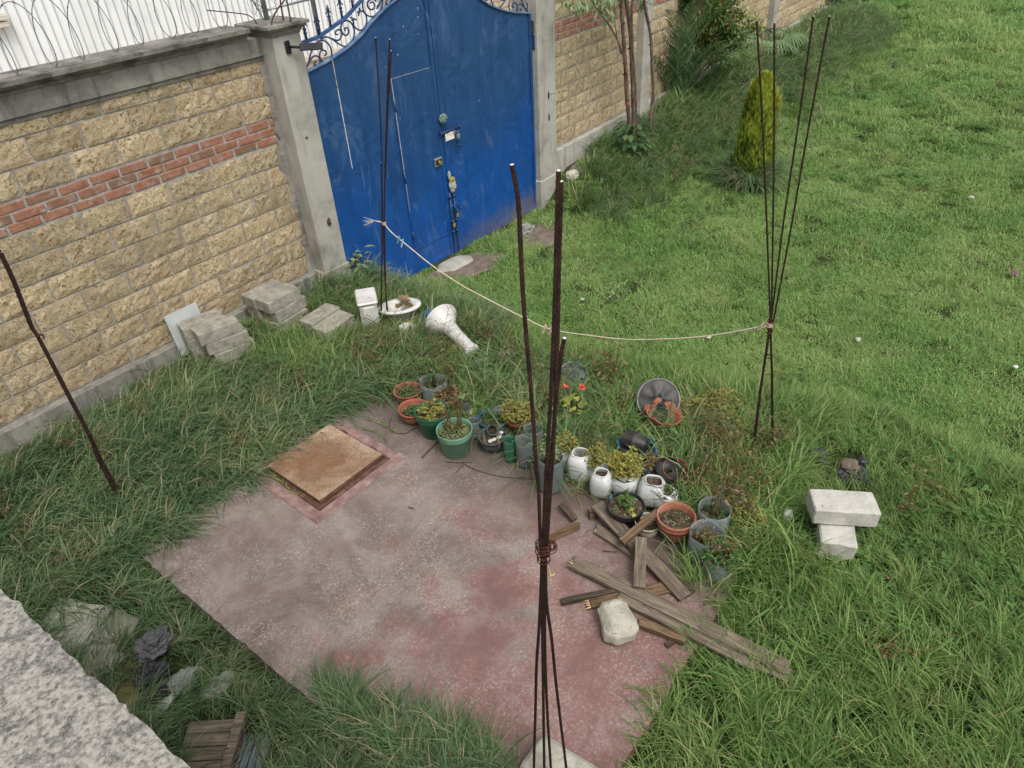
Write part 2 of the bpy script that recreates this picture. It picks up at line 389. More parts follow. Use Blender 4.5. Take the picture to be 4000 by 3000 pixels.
# ------------------------------------------------------------------ ground
def axis(lo, hi, core0, core1, step, coarse):
    a = list(np.arange(core0, core1 + 1e-6, step)); x = core0; s = step
    while x > lo: s *= coarse; x -= s; a.insert(0, x)
    x = core1; s = step
    while x < hi: s *= coarse; x += s; a.append(x)
    return np.array(a)
gx = axis(-120, 300, -4, 14, .12, 1.12); gyy = axis(-150, 150, -9, 2.2, .12, 1.12)
XX, YY = np.meshgrid(gx, gyy); ZZ = terrain(XX, YY) 
SX0, SX1, SY0, SY1, SZ = -1.07, 1.22, -5.42, -2.0, 0.10
vs = np.stack([XX, YY, ZZ], -1).reshape(-1, 3); nx, ny = len(gx), len(gyy)
fs = [(j * nx + i, j * nx + i + 1, (j + 1) * nx + i + 1, (j + 1) * nx + i) for j in range(ny - 1) for i in range(nx - 1)]
gm = MB(); gm.add(vs, fs, True); o = gm.build('ground', 'soil'); tag(o, kind='structure')

# painted concrete slab, broken edge along the left
def ragged_rect(x0, x1, y0, y1, step, amp, seed):
    r = random.Random(seed); P = []
    def run(a, b, horiz, c, sgn):
        k = int(abs(b - a) / step)
        for i in range(k):
            t = a + (b - a) * i / k; q = c + sgn * r.uniform(0, amp) * (1 if r.random() < .8 else 2.2)
            P.append((t, q) if horiz else (q, t))
    run(x0, x1, True, y0, 1); run(y0, y1, False, x1, -1); run(x1, x0, True, y1, -1); run(y1, y0, False, x0, 1)
    return P
P = ragged_rect(SX0, SX1, SY0, SY1, .05, .008, 3)
bm = bmesh.new(); top = [bm.verts.new((x, y, SZ)) for x, y in P]; f = bm.faces.new(top)
ex = bmesh.ops.extrude_face_region(bm, geom=[f])
for v in [g for g in ex['geom'] if isinstance(g, bmesh.types.BMVert)]: v.co.z = -.12
bmesh.ops.recalc_face_normals(bm, faces=bm.faces); me = bpy.data.meshes.new('slab'); bm.to_mesh(me); bm.free()
slab = mk('patio_slab', me, 'slab'); tag(slab, kind='structure')

# dirt patches and doorstep in front of the gate
def patch(name, cx, cy, rx, ry, rot, mat, lift=.006, seed=1, kind='structure', dome=0.0):
    r = random.Random(seed); n_ = 40; rings = 6; P = [(cx, cy, tz(cx, cy) + lift + dome)]
    off = [r.uniform(.8, 1.15) for _ in range(n_)]; off = [(off[i - 1] + off[i] + off[(i + 1) % n_]) / 3 for i in range(n_)]
    for k in range(1, rings + 1):
        for j in range(n_):
            g = 2 * math.pi * j / n_; q = k / rings * off[j]; a, b = rx * q * math.cos(g), ry * q * math.sin(g)
            x = cx + a * math.cos(rot) - b * math.sin(rot); y = cy + a * math.sin(rot) + b * math.cos(rot)
            P.append((x, y, tz(x, y) + lift * (1 if k < rings else .1) + dome * (1 - (k / rings) ** 2)))
    m = MB(); F = [(0, 1 + j, 1 + (j + 1) % n_) for j in range(n_)]
    for k in range(rings - 1):
        a = 1 + k * n_; b = a + n_; F += [(a + j, b + j, b + (j + 1) % n_, a + (j + 1) % n_) for j in range(n_)]
    m.add(P, F, True); o = m.build(name, mat); tag(o, kind=kind); return o
c1 = G(1830, 1040, -.33); patch('dirt_path', c1.x, c1.y, .55, .28, -.2, 'dirt', .012, 4)
c2 = G(2110, 920, -.33); patch('dirt_path', c2.x, c2.y, .45, .32, .2, 'dirt', .012, 6)
c3 = G(1800, 1030, -.33); patch('doorstep', c3.x - .05, c3.y + .05, .30, .17, -.1, 'concrete_light', .02, 9, dome=.03)
c4 = G(2290, 640, .05); patch('dirt_path', c4.x + .25, c4.y - .05, .85, .2, .02, 'dirt', .012, 12)

# street and the white fence across it
m = MB(); m.box(-60, 120, 1.2, 60, -.9, -.30); tag(m.build('street', 'street'), kind='structure')
YW = 8.0
wall = thing('corrugated_wall', 'white ribbed metal wall across the street behind the razor wire', 'wall', (0, YW, 0))
m = MB(); m.box(-25, 11.2, .03, .2, .50, 5.2); m.build('backing_sheet', 'white_sheet', wall)
ribm = MB(); ribm.box(-.005, .005, -.008, .03, .52, 5.2); ribme = ribm.mesh('rib')
m2 = MB(); k = 0; ribs = []
x = -3.0
while x < 11.2:
    mk('rib', ribme, 'seam_grey', wall, (x, 0, 0)); x += .145 + rnd.uniform(-.004, .004)
m = MB(); m.box(-25, 11.3, -.10, .35, -.28, .50); m.build('plinth', 'tan_stone', wall)
m = MB(); m.box(-25, 11.3, -.16, -.10, .42, .52); m.build('plinth_ledge', 'street', wall)
tan = thing('house_corner', 'tan stone house behind the gate scrollwork', 'house', (11.4, YW - .4, -.3))
m = MB(); m.box(0, 14, .1, 4, 0, 5.4); m.build('wall', 'street', tan)
bme = MB(); bme.bbox(.006, .394, -.03, .1, .006, .194, .008); bmesh_ = bme.mesh('stone')
for r_ in range(20):
    for q in range(12):
        mk('stone', bmesh_, 'tan_stone', tan, (q * .4 - (.2 if r_ % 2 else 0) + .2, 0.0, r_ * .2))
win = thing('window_cornice', 'pale moulded window cornice on the white wall at the upper left', 'cornice', GY(10, 85, YW - .12))
m = MB(); m.bbox(-1.6, .12, -.05, .1, .02, .10, .01); m.bbox(-1.6, .08, -.02, .1, -.08, .0, .01); m.build('moulding', 'street', win)

# ------------------------------------------------------------------ masonry
def block_mesh(seed, L=.382, H=.182, nx=9, nz=5):
    r = random.Random(seed); mb = MB(); V = []
    for k in range(nz + 1):
        for i in range(nx + 1):
            u, t = i / nx, k / nz; edge = min(u, 1 - u) * nx; edz = min(t, 1 - t) * nz
            e = min(edge, edz, 1.0)
            d = -.009 - e * (.006 + .009 * (mnoise.noise(Vector((u * 4, t * 2, seed * 5.3))) ) + r.uniform(-.004, .005))
            d = min(d, -.006)
            V.append((u * L - L / 2 + (r.uniform(-.004, .004) if e < .5 else r.uniform(-.01, .01)), d, t * H - H / 2 + r.uniform(-.003, .003)))
    Fq = [(k * (nx + 1) + i, k * (nx + 1) + i + 1, (k + 1) * (nx + 1) + i + 1, (k + 1) * (nx + 1) + i) for k in range(nz) for i in range(nx)]
    mb.add(V, Fq, False)
    rim = [i for i in range(nx + 1)] + [k * (nx + 1) + nx for k in range(1, nz + 1)] + [nz * (nx + 1) + i for i in range(nx - 1, -1, -1)] + [k * (nx + 1) for k in range(nz - 1, 0, -1)]
    o = len(mb.v); mb.v += [(V[i][0], .03, V[i][2]) for i in rim]; mb.c += [.5] * len(rim)
    for a in range(len(rim)):
        b = (a + 1) % len(rim); mb.f.append((rim[a], o + a, o + b, rim[b])); mb.sm.append(False)
    return mb.mesh('block')
BLK = [block_mesh(s) for s in range(7)]
def brick_mesh(seed, L=.232, H=.066):
    mb = MB(); mb.bbox(-L / 2, L / 2, -.009, .03, -H / 2, H / 2, .006); me = mb.mesh('brick'); noisy(me, .004, 9, seed); return me
BRK = [brick_mesh(s) for s in range(5)]
def place_row(parent, meshes, name, mat, x0, x1, first, pitch, z, L, prune=None):
    k0 = math.floor((x0 - first) / pitch); x = first + k0 * pitch; r = rnd
    while x < x1:
        a, b = max(x, x0), min(x + pitch, x1); wdt = b - a
        if wdt > .06:
            o = mk(name, r.choice(meshes), mat, parent, ((a + b) / 2, r.uniform(-.003, .002), z + r.uniform(-.003, .003)), (0, r.uniform(-.006, .006), 0))
            o.scale = ((wdt - (pitch - L)) / L, 1, r.choice((1, 1, -1)) if name == 'block' else 1)
            if o.scale.z < 0: o.scale.z = 1; o.rotation_euler.y += math.pi
        x += pitch
def course_set(parent, x0, x1, zL0, offA, offB, band0, hb=.25, topn=1, foot=.25):
    # zL0 = z of the joint under the top course; offA = joint phases above the brick band, offB below
    for i, of in enumerate(offA):
        zc = zL0 + .1 - i * .2
        place_row(parent, BLK, 'block', 'split_block', x0, x1, of, .4, zc, .386)
    zb = zL0 - .2 * (len(offA) - 1)
    for i in range(3):
        place_row(parent, BRK, 'brick', 'red_brick', x0, x1, band0 + (.126 if i == 1 else 0.03 * i), .252, zb - .012 - (i + .5) * (hb - .02) / 3, .232)
    z1 = zb - hb
    for i, of in enumerate(offB):
        place_row(parent, BLK, 'block', 'split_block', x0, x1, of, .4, z1 - .1 - i * .2, .386)
    return z1 - .2 * len(offB)

lw = thing('block_wall', 'boundary wall of sandy split blocks with red brick band left of the gate', 'wall')
zf = course_set(lw, -3.0, 2.21, 2.30, [.244, .032, -.145], [-.234, -.455, -.663, -.463, -.695, -.864, -.689], .10)
m = MB(); m.box(-3.0, 2.21, -.001, .22, -.2, 2.50); m.build('mortar_bed', 'mortar', lw)
me = subdiv_box(-3.0, 2.20, -.10, .004, -.3, zf - .004, 0, .004); noisy(me, .004, 3, 2); mk('footing', me, 'concrete', lw)
m = MB(); m.bbox(-3.0, 2.235, -.055, .20, 2.44, 2.600, .006); m.bbox(-3.0, 2.23, -.030, .20, 2.404, 2.438, .003); m.build('beam', 'concrete', lw)
def cornice(x0, x1, parent, y0, y1, z0, prof, name='cornice', mat='cornice'):
    mb = MB(); pts = prof
    V = []; 
    for x in (x0, x1):
        for (dy, dz) in pts: V.append((x, y0 - dy, z0 + dz))
        V.append((x, y1, z0 + pts[-1][1])); V.append((x, y1, z0 + pts[0][1]))
    k = len(pts) + 2
    Fq = [(i, i + k, (i + 1) % k + k, (i + 1) % k) for i in range(k)]
    Fq += [tuple(range(k))[::-1], tuple(range(k, 2 * k))]
    mb.add(V, Fq); return mb.build(name, mat, parent)
PROF = [(.0, .0), (.012, .0), (.014, .018), (.022, .02), (.034, .032), (.060, .046), (.066, .062), (.092, .066), (.095, .100)]
cornice(-3.0, 2.06, lw, -.056, .22, 2.600, PROF)
# mortar smears beside the pillar (spilt render on the last blocks)
def smear(parent, pts, y, mat='concrete', seed=1, w0=.03, w1=.10):
    r = random.Random(seed); mb = MB(); V = []; Fq = []
    for i, (x, z) in enumerate(pts):
        V += [(x - w0 - (w1 - w0) * (.5 + .9 * mnoise.noise(Vector((z * 3.1, seed, 0))) + .5 * mnoise.noise(Vector((z * 11, seed, 4)))), y + .012, z), (x - .01, y - .012 - r.uniform(0, .012), z), (x + .03, y - .014, z)]
    for i in range(len(pts) - 1):
        a = i * 3; Fq += [(a, a + 1, a + 4, a + 3), (a + 1, a + 2, a + 5, a + 4)]
    mb.add(V, Fq, True); return mb.build('mortar_smear', mat, parent)
smear(lw, [(2.20, 2.38 - i * .018) for i in range(128)], -.028, 'concrete', 5, .005, .085)

def pillar(name, label, x0, x1, y0, y1, z0, z1, cap=True, plinth=None, mat='concrete_light', capm='cornice'):
    t = thing(name, label, 'pillar', ((x0 + x1) / 2, (y0 + y1) / 2, z0))
    cx, cy = (x0 + x1) / 2, (y0 + y1) / 2
    def L(b): return (x0 - cx - b, x1 - cx + b, y0 - cy - b, y1 - cy + b)
    me = subdiv_box(*L(0), 0, z1 - z0, 2, .008); noisy(me, .003, 4, 3); mk('shaft', me, mat, t)
    if plinth:
        me = subdiv_box(*L(.022), -.1, plinth - z0, 1, .012); noisy(me, .006, 6, 5); mk('plinth', me, mat, t)
    if cap:
        h = z1 - z0; mb = MB(); steps = [(.005, 0, .02), (.018, .021, .04), (.030, .041, .055), (.052, .056, .075), (.075, .076, .10)]
        for b, a, c in steps: mb.bbox(*L(b), h + a - .005, h + c, .004)
        mb.build('capital', capm, t)
    return t
pl = pillar('gate_pillar', 'grey concrete gate pillar with moulded capital left of the blue gate', 2.21, 2.525, -.225, .12, -.15, 2.60, True, .28)
pr_ = pillar('gate_pillar', 'pale concrete gate pillar right of the blue gate with burnt hinge recess', 5.985, 6.385, -.395, .0, -.45, 2.75, True, .10)
# holes in pillars
def hole(parent, world, w_, h_, seed, mat='hole_dark'):
    r = random.Random(seed); mb = MB(); V = [(0, 0, 0)]; k = 12
    for j in range(k):
        g = 2 * math.pi * j / k; V.append((w_ * math.cos(g) * r.uniform(.75, 1.1), -.0, h_ * math.sin(g) * r.uniform(.8, 1.1)))
    V[0] = (0, .0, 0)
    mb.add(V, [(0, 1 + (j + 1) % k, 1 + j) for j in range(k)])
    k0 = len(mb.v)
    o = mb.build('socket_hole', mat, parent); o.location = Vector(world) - parent.location; return o
mat_simple('hole_dark', [(.3, '#26211f'), (.5, '#47403c'), (.7, '#6d625b')], 40, bump=.01, rough=.95)
mat_simple('hole_rust', [(.3, '#3a2620'), (.5, '#5b4034'), (.7, '#7b6a62')], 30, bump=.01, rough=.95)
hole(pl, GY(1286, 868, -.230), .030, .052, 1, 'hole_rust')
hole(pl, GY(1198, 538, -.229), .018, .014, 8, 'hole_rust')
m = MB(); q = GY(1286, 868, -.236)
m.tube([q + Vector((-.01, 0, .03)), q + Vector((.01, -.015, .0)), q + Vector((.025, -.02, -.03)), q + Vector((.022, -.012, -.07)), q + Vector((.0, -.012, -.08))], .0025, 5)
mat_simple('cable_blue', [(.3, '#5c6f7c'), (.7, '#7d8d97')], 20, rough=.5)
o = m.build('cable_end', 'cable_blue', pl); o.location = -pl.location
for i, (px, py) in enumerate(((2143, 372), (2145, 458))): hole(pr_, GY(px, py, -.399), .022, .055, 3 + i)
m = MB(); a = GY(2140, 372, -.40); m.tube([a, a + Vector((.16, -.16, .045))], .003, 5); o = m.build('stub_rod', 'rust_wire', pr_); o.location = -pr_.location
# hinge recess on the gate side of the right pillar
mb = MB(); mb.bbox(-.012, 0, -.06, .02, -.09, .09, .006); hp = mb.build('hinge_recess', 'iron_blue', pr_); hp.location = Vector((5.985, -.30, 1.90)) - pr_.location
mb = MB(); mb.bbox(-.010, 0, -.045, .02, -.15, .0, .006); hp = mb.build('chipped_render', 'hole_dark', pr_); hp.location = Vector((5.983, -.31, 2.15)) - pr_.location
mb = MB(); mb.bbox(-.012, 0, -.05, .02, -.05, .05, .006); hp = mb.build('hinge_recess', 'iron_blue', pr_); hp.location = Vector((5.985, -.30, -.28)) - pr_.location
# camera / lamp bracket arm on the left pillar
br = thing('bracket_arm', 'black metal bracket arm with flat blade on the left gate pillar', 'bracket', (2.35, -.226, 2.50))
m = MB(); m.bbox(-.028, .028, -.022, 0, -.055, .055, .008); m.build('wall_plate', 'black_metal', br)
m = MB(); m.tube([(0, -.02, .005), (.06, -.10, -.005)], .012, 8); m.build('arm', 'black_metal', br)
mm = Matrix.Translation((.06, -.10, -.005)) @ Matrix.Rotation(R(-50), 4, 'Z') @ Matrix.Rotation(R(50), 4, 'X')
m = MB(); m.bbox(0, .21, -.035, .035, -.006, .006, .003, mm); m.build('blade', 'black_metal', br)

# right boundary wall, three bays between concrete posts
RA = math.atan(.0216)
def wy(x): return -.42 + .0216 * x
phA = [.06, .26, .07]; phB = [6.67, 6.85, 6.66, 6.86, 6.65, 6.86, 6.64]
labels = ['bay of sandy block wall with brick band between the gate pillar and the thin trunks', 'bay of block wall behind the palm and the rounded shrub', 'far bay of block wall beyond the shrub at the top of the photo']
def bay(i, x0, x1):
    t = thing('block_wall', labels[i], 'wall', (0, -.42, 0), (0, 0, RA))
    zf2 = course_set(t, x0, x1, 2.45, [6.66 + .2, 6.66, 6.86], phB, 6.70)
    m = MB(); m.box(x0, x1, -.001, .2, -.3, 2.65); m.build('mortar_bed', 'mortar', t)
    me = subdiv_box(x0, x1, -.09, .004, -.4, zf2 - .004, 0, .01); mk('footing', me, 'concrete_light', t)
    m = MB(); m.bbox(x0, x1, -.06, .2, 2.56, 2.80, .006); m.build('beam', 'concrete', t)
    return t
bay(0, 6.39, 8.86); bay(1, 9.12, 14.80); bay(2, 15.06, 19.5)
for i, (x, lb) in enumerate(((8.99, 'white concrete post in the block wall behind the thin trunks'), (14.93, 'white concrete post in the block wall beyond the rounded shrub'))):
    pillar('wall_post', lb, x - .13, x + .13, wy(x) - .13, wy(x) + .1, -.3, 2.8, False)
# ------------------------------------------------------------------ near roof ledge (lower left), top of the house the picture is taken from
mb = MB(); zr = 2.50
xs = [-8, -5, -3.6, -3.0] + list(np.arange(-2.7, -1.925, .018)) + [-1.925]
ys = [-12, -9, -7, -6.4] + list(np.arange(-6.0, -4.2, .018)) + [-3.9, -3.5, -3.2]
V = []
for y in ys:
    for x in xs:
        e = x > -1.93
        dx = .010 + (-4.6 - y) * .041 + (0.010 * mnoise.noise(Vector((y * 14, 3, 1))) + .006 * mnoise.noise(Vector((y * 55, 9, 2)))) if e else 0
        dz = .0025 * mnoise.noise(Vector((x * 38, y * 38, 0))) + .0022 * mnoise.noise(Vector((x * 90, y * 90, 4))) - (.008 if e else 0)
        V.append((x + dx, y, zr + dz))
nxx = len(xs); Fq = [(j * nxx + i, j * nxx + i + 1, (j + 1) * nxx + i + 1, (j + 1) * nxx + i) for j in range(len(ys) - 1) for i in range(nxx - 1)]
mb.add(V, Fq, True)
V2 = [V[j * nxx + nxx - 1] for j in range(len(ys))]; o0 = len(mb.v)
mb.add([(v[0] - .004 - .004 * (k % 2), v[1], v[2] - .05) for k, v in enumerate(V2)] + [(-1.94, v[1], -.2) for v in V2], [])
for j in range(len(ys) - 1):
    a = j * nxx + nxx - 1; b = a + nxx; c = o0 + j; d = c + len(ys)
    mb.f += [(a, c, c + 1, b), (c, d, d + 1, c + 1)]; mb.sm += [False, False]
house = thing('house', 'grey rough concrete roof ledge of the near building at the lower left corner', 'building', (-5, -7.6, 0))
o = mb.build('roof_ledge', 'roof_concrete', house); o.location = (5, 7.6, 0)
m = MB(); m.box(-2.99, 3.04, -4.39, 4.39, -.2, 2.46); m.build('wall', 'concrete_light', house)

# ------------------------------------------------------------------ gate
GA = -math.atan(.042)
gate = thing('gate', 'double blue sheet metal gate with scrollwork top and small door', 'gate', (2.52, -.15, 0), (0, 0, GA))
cG, sG = math.cos(GA), math.sin(GA)
def gy(x): return -.15 - .042 * (x - 2.52)
def GP(px, py, out=0.0):          # photo pixel -> local gate coordinates (u, v, z)
    y = -.25
    for _ in range(6):
        P = GY(px, py, y); y = gy(P.x) - out
    return Vector(((P.x - 2.52) / cG, -out, P.z))
U = lambda x: (x - 2.52) / cG
CX = 4.24
lowc = [(2.52, 2.228), (2.553, 2.234), (2.797, 2.273), (3.077, 2.349), (3.274, 2.429), (3.484, 2.553), (3.66, 2.63), (3.84, 2.690), (4.03, 2.725), (4.24, 2.74)]
upc = [(2.50, 2.465), (2.556, 2.474), (2.769, 2.49), (2.95, 2.545), (3.139, 2.607), (3.338, 2.71), (3.52, 2.81), (3.72, 2.90), (3.98, 2.97), (4.24, 3.0)]
def cv(c, x):
    if x > CX: x = 2 * CX - x
    return float(np.interp(x, [p[0] for p in c], [p[1] for p in c]))
ZB = -.31
def sheet(name, x0, x1, parent, y=0.0, th=.006, zlo=None, zhi=None, holes=(), slits=(), mat='gate_blue', step=.06):
    mb = MB(); zl = ZB if zlo is None else zlo
    xs = list(np.arange(x0, x1, step)) + [x1]
    for h in holes: xs += [h[0], h[1]]
    xs = sorted(set(round(q, 4) for q in xs if x0 <= q <= x1))
    for a, b in zip(xs[:-1], xs[1:]):
        ta, tb = (cv(lowc, a), cv(lowc, b)) if zhi is None else (zhi, zhi)
        iv = [(zl, None)]
        for h in holes:
            if a >= h[0] - 1e-4 and b <= h[1] + 1e-4: iv = [(zl, h[2]), (h[3], None)]
        for lo, hi in iv:
            ha, hb = (ta, tb) if hi is None else (hi, hi)
            V = [(U(a), y - th, lo), (U(b), y - th, lo), (U(b), y - th, hb), (U(a), y - th, ha), (U(a), y, lo), (U(b), y, lo), (U(b), y, hb), (U(a), y, ha)]
            mb.add(V, [(0, 1, 2, 3), (5, 4, 7, 6), (0, 4, 5, 1), (3, 2, 6, 7)] + ([(0, 3, 7, 4)] if a == x0 else []) + ([(1, 5, 6, 2)] if b == x1 else []))
    bm = bmesh.new(); me = mb.mesh(name); bm.from_mesh(me); bmesh.ops.remove_doubles(bm, verts=bm.verts, dist=.0005); bm.to_mesh(me); bm.free()
    return mk(name, me, mat, parent)
L0, L1_, R0, R1_ = 2.535, 4.232, 4.246, 5.955
lfL = bpy.data.objects.new('gate_leaf', None); lfR = bpy.data.objects.new('gate_leaf', None)
for e in (lfL, lfR): sc.collection.objects.link(e); e.parent = gate; e.empty_display_size = .1
DX0, DX1, DZ0, DZ1 = 3.582, 4.166, -.01, 1.957
# left leaf plates; a thin crack of daylight near the pillar side
crk = 2.885
sheet('plate', L0, crk - .006, lfL, .0, .004, 1.20); sheet('plate', crk + .004, 3.20, lfL, 0, .004, 1.20)
sheet('plate', 3.202, DX0, lfL, 0.002, .004, 1.20); sheet('plate', DX0 + .001, DX1 - .001, lfL, 0, .004, DZ1 + .004); sheet('plate', DX1, L1_, lfL, 0.002, .004, 1.20)
sheet('plate', L0, 3.0 - .004, lfL, -.003, .004, .945, 1.203); sheet('plate', 3.0, DX0, lfL, -.003, .004, .945, 1.203)
sheet('plate', L0, 3.02, lfL, -.001, .004, ZB, .948); sheet('plate', 3.022, DX0, lfL, -.002, .004, ZB, .948)
sheet('plate', DX1, L1_, lfL, -.001, .004, ZB, 1.203); sheet('plate', DX0 + .001, DX1 - .001, lfL, -.002, .004, ZB, DZ0 - .006)
door = sheet('wicket_door', DX0 + .008, DX1 - .008, lfL, -.010, .006, DZ0, DZ1)
m = MB()
for a, b, c, d in ((DX0 - .022, DX0 - .002, DZ0 - .02, DZ1 + .02), (DX1 + .002, DX1 + .022, DZ0 - .02, DZ1 + .02)): m.box(U(a), U(b), -.016, -.006, c, d)
for zz in (DZ0 - .02, DZ1 + .004): m.box(U(DX0 - .001), U(DX1 + .001), -.016, -.006, zz, zz + .016)
o = m.build('door_frame', 'gate_blue', lfL)
m = MB()
for zz in (1.62, .82, .12): m.tube([(U(DX0 - .004), -.022, zz), (U(DX0 - .004), -.022, zz + .10)], .010, 8)
m.build('hinge', 'iron_blue', lfL)
# right leaf plates with the latch cut-out
hx0, hx1, hz0, hz1 = 4.292, 4.475, 1.10, 1.19
sheet('plate', R0, 5.10, lfR, 0.0, .004, .972, None, [(hx0, hx1, hz0, hz1)])
sheet('plate', 5.102, R1_, lfR, .002, .004, .972)
sheet('plate', R0, 5.06, lfR, -.002, .004, ZB, .974); sheet('plate', 5.062, R1_, lfR, 0, .004, ZB, .974)
# frames: stiles and bottom rails, flange along the curved top
for a, b, par in ((L1_ - .045, L1_, lfL), (R0, R0 + .04, lfR), (L0 - .02, L0 + .02, lfL), (R1_ - .02, R1_ + .02, lfR)):
    m = MB(); V = []
    zt0, zt1 = cv(lowc, a), cv(lowc, b)
    m.add([(U(a), -.022, ZB - .02), (U(b), -.022, ZB - .02), (U(b), -.022, zt1), (U(a), -.022, zt0), (U(a), .02, ZB - .02), (U(b), .02, ZB - .02), (U(b), .02, zt1), (U(a), .02, zt0)],
          [(0, 1, 2, 3), (5, 4, 7, 6), (0, 3, 7, 4), (1, 5, 6, 2), (3, 2, 6, 7), (0, 4, 5, 1)]); m.build('stile', 'gate_blue', par)
for a, b, par in ((L0 + .021, L1_ - .046, lfL), (R0 + .041, R1_ - .021, lfR)):
    m = MB(); m.box(U(a), U(b), -.014, .02, ZB - .015, ZB + .05); m.build('bottom_rail', 'gate_blue', par)
def along(c, x0, x1, k): return [Vector((U(x), 0, cv(c, x))) for x in np.linspace(x0, x1, k)]
def flat(pts, w_, h_, name, mat, par, y=0):
    m = MB(); V = []
    for p in pts:
        V += [(p.x, y - w_ / 2, p.z), (p.x, y + w_ / 2, p.z), (p.x, y + w_ / 2, p.z + h_), (p.x, y - w_ / 2, p.z + h_)]
    Fq = [(i * 4 + j, i * 4 + (j + 1) % 4, (i + 1) * 4 + (j + 1) % 4, (i + 1) * 4 + j) for i in range(len(pts) - 1) for j in range(4)] + [(0, 1, 2, 3), tuple(len(pts) * 4 - 4 + j for j in (3, 2, 1, 0))]
    m.add(V, Fq, False); return m.build(name, mat, par)
flat(along(lowc, L0 - .01, L1_, 30), .055, .016, 'top_flange', 'rail_blue', lfL); flat(along(lowc, R0, R1_ + .01, 30), .055, .016, 'top_flange', 'rail_blue', lfR)
flat(along(upc, L0 - .04, L1_, 30), .030, .030, 'curved_rail', 'curve_blue', lfL); flat(along(upc, R0, R1_ + .04, 30), .030, .030, 'curved_rail', 'curve_blue', lfR)
# scrolls traced where they stand on the gate, repeated mirrored on the other leaf
def cat(pts, sub=5):
    pts = [Vector(q) for q in pts]
    P = [pts[0]] + pts + [pts[-1]]; out = []
    for i in range(1, len(P) - 2):
        for s in range(sub):
            t = s / sub; a, b, c, d = P[i - 1], P[i], P[i + 1], P[i + 2]
            out.append(.5 * ((2 * b) + (c - a) * t + (2 * a - 5 * b + 4 * c - d) * t * t + (3 * b - a - 3 * c + d) * t ** 3))
    out.append(pts[-1]); return out
SCR = [
 [(1189, 278), (1204, 250), (1212, 215), (1222, 190), (1240, 165), (1258, 158), (1278, 166), (1292, 188), (1296, 212), (1290, 232), (1276, 244), (1260, 240), (1250, 226), (1249, 208), (1257, 197), (1270, 198), (1275, 209), (1268, 217)],
 [(1189, 270), (1200, 255), (1213, 234), (1222, 222), (1236, 218), (1247, 226), (1250, 243), (1243, 256), (1232, 256), (1228, 246), (1236, 240)],
 [(1182, 232), (1184, 246), (1190, 262)],
 [(1252, 152), (1272, 144), (1296, 152), (1318, 168), (1340, 180), (1358, 179), (1376, 160), (1384, 130), (1380, 104), (1368, 86), (1352, 80), (1337, 89), (1332, 106), (1336, 126), (1348, 138), (1358, 134), (1362, 120), (1355, 108), (1346, 112), (1349, 120)],
 [(1296, 150), (1316, 158), (1328, 152), (1335, 136), (1332, 120), (1320, 116), (1310, 126), (1312, 134), (1320, 134)],
 [(1368, 68), (1380, 76), (1382, 100), (1394, 113), (1410, 118), (1424, 108), (1432, 86), (1430, 62), (1420, 46), (1408, 42), (1402, 30)],
 [(1374, 80), (1384, 74), (1392, 78)], [(1396, 50), (1404, 42), (1400, 62)],
 [(1417, 2), (1417, 30), (1426, 52), (1444, 64), (1466, 62), (1484, 44), (1493, 18), (1494, -10), (1486, -26), (1470, -30)],
 [(1470, 6), (1462, -2), (1448, -2), (1436, 8), (1436, 24), (1446, 37), (1460, 34), (1464, 20), (1456, 8), (1446, 12)],
]
scrolls = [cat([GP(*p) for p in s], 4) for s in SCR]
base = [s for s in scrolls]
# two more scrolls higher up the curve
for dx, dz in ((.55, .30),):
    for i in (0, 1, 3): base.append([Vector((p.x + dx + .45, 0, p.z + .385)) for p in scrolls[i]])
cu = U(CX)
for s in base:
    m = MB(); m.tube(s, .0085, 6); m.build('scroll', 'iron_blue', lfL)
    m = MB(); m.tube([Vector((2 * cu - p.x, 0, p.z)) for p in s], .0085, 6); m.build('scroll', 'iron_blue', lfR)
fm = MB(); fm.tube([(0, 0, 0), (0, 0, .085)], .0125, 8); fm.tube([(0, 0, .052), (0, 0, .060)], .019, 8); fm.tube([(0, 0, .083), (0, 0, .094)], .019, 8)
fm.tube([(0, 0, .094), (0, 0, .12)], .010, 8)
for sx in (-1, 1): fm.tube([(0, 0, .118), (sx * .018, 0, .128), (sx * .030, 0, .118), (sx * .030, 0, .106)], [.006, .007, .006, .004], 6)
fm.tube([(0, 0, .118), (0, 0, .132), (0, 0, .148), (0, 0, .165), (0, 0, .19)], [.010, .012, .017, .011, .002], 8)
fme = fm.mesh('finial')
for x in list(np.arange(2.634, 4.2, .152)):
    for par, xx in ((lfL, x), (lfR, 2 * CX - x)): mk('finial', fme, 'iron_blue', par, (U(xx), 0, cv(upc, xx) + .028))
# latch bar, locks, drop bolts
m = MB(); a = Vector((U(4.19), -.045, 1.225)); b = Vector((U(4.515), -.045, 1.235)); m.tube([a, b], .014, 8)
for x in (4.195, 4.30, 4.505): m.tube([(U(x) - .012, -.045, 1.226), (U(x) + .012, -.045, 1.227)], .024, 8)
m.tube([(U(4.40), -.05, 1.235), (U(4.41), -.06, 1.13), (U(4.45), -.075, 1.02)], .008, 6); m.tube([(U(4.43), -.06, 1.05), (U(4.46), -.075, 1.01)], .016, 6)
m.build('slide_bolt', 'iron_blue', lfR)
mat_simple('lock_grey', [(.3, '#7d8489'), (.7, '#a2a7aa')], 20, rough=.4, metallic=.5); mat_simple('brass', [(.3, '#8a7a4c'), (.7, '#b09c66')], 20, rough=.45, metallic=.5)
m = MB(); m.bbox(U(4.445), U(4.49), -.07, -.045, 1.10, 1.155, .005); m.tube([(U(4.452), -.057, 1.155), (U(4.455), -.057, 1.19), (U(4.478), -.057, 1.19), (U(4.482), -.057, 1.155)], .004, 6); m.build('padlock', 'lock_grey', lfR)
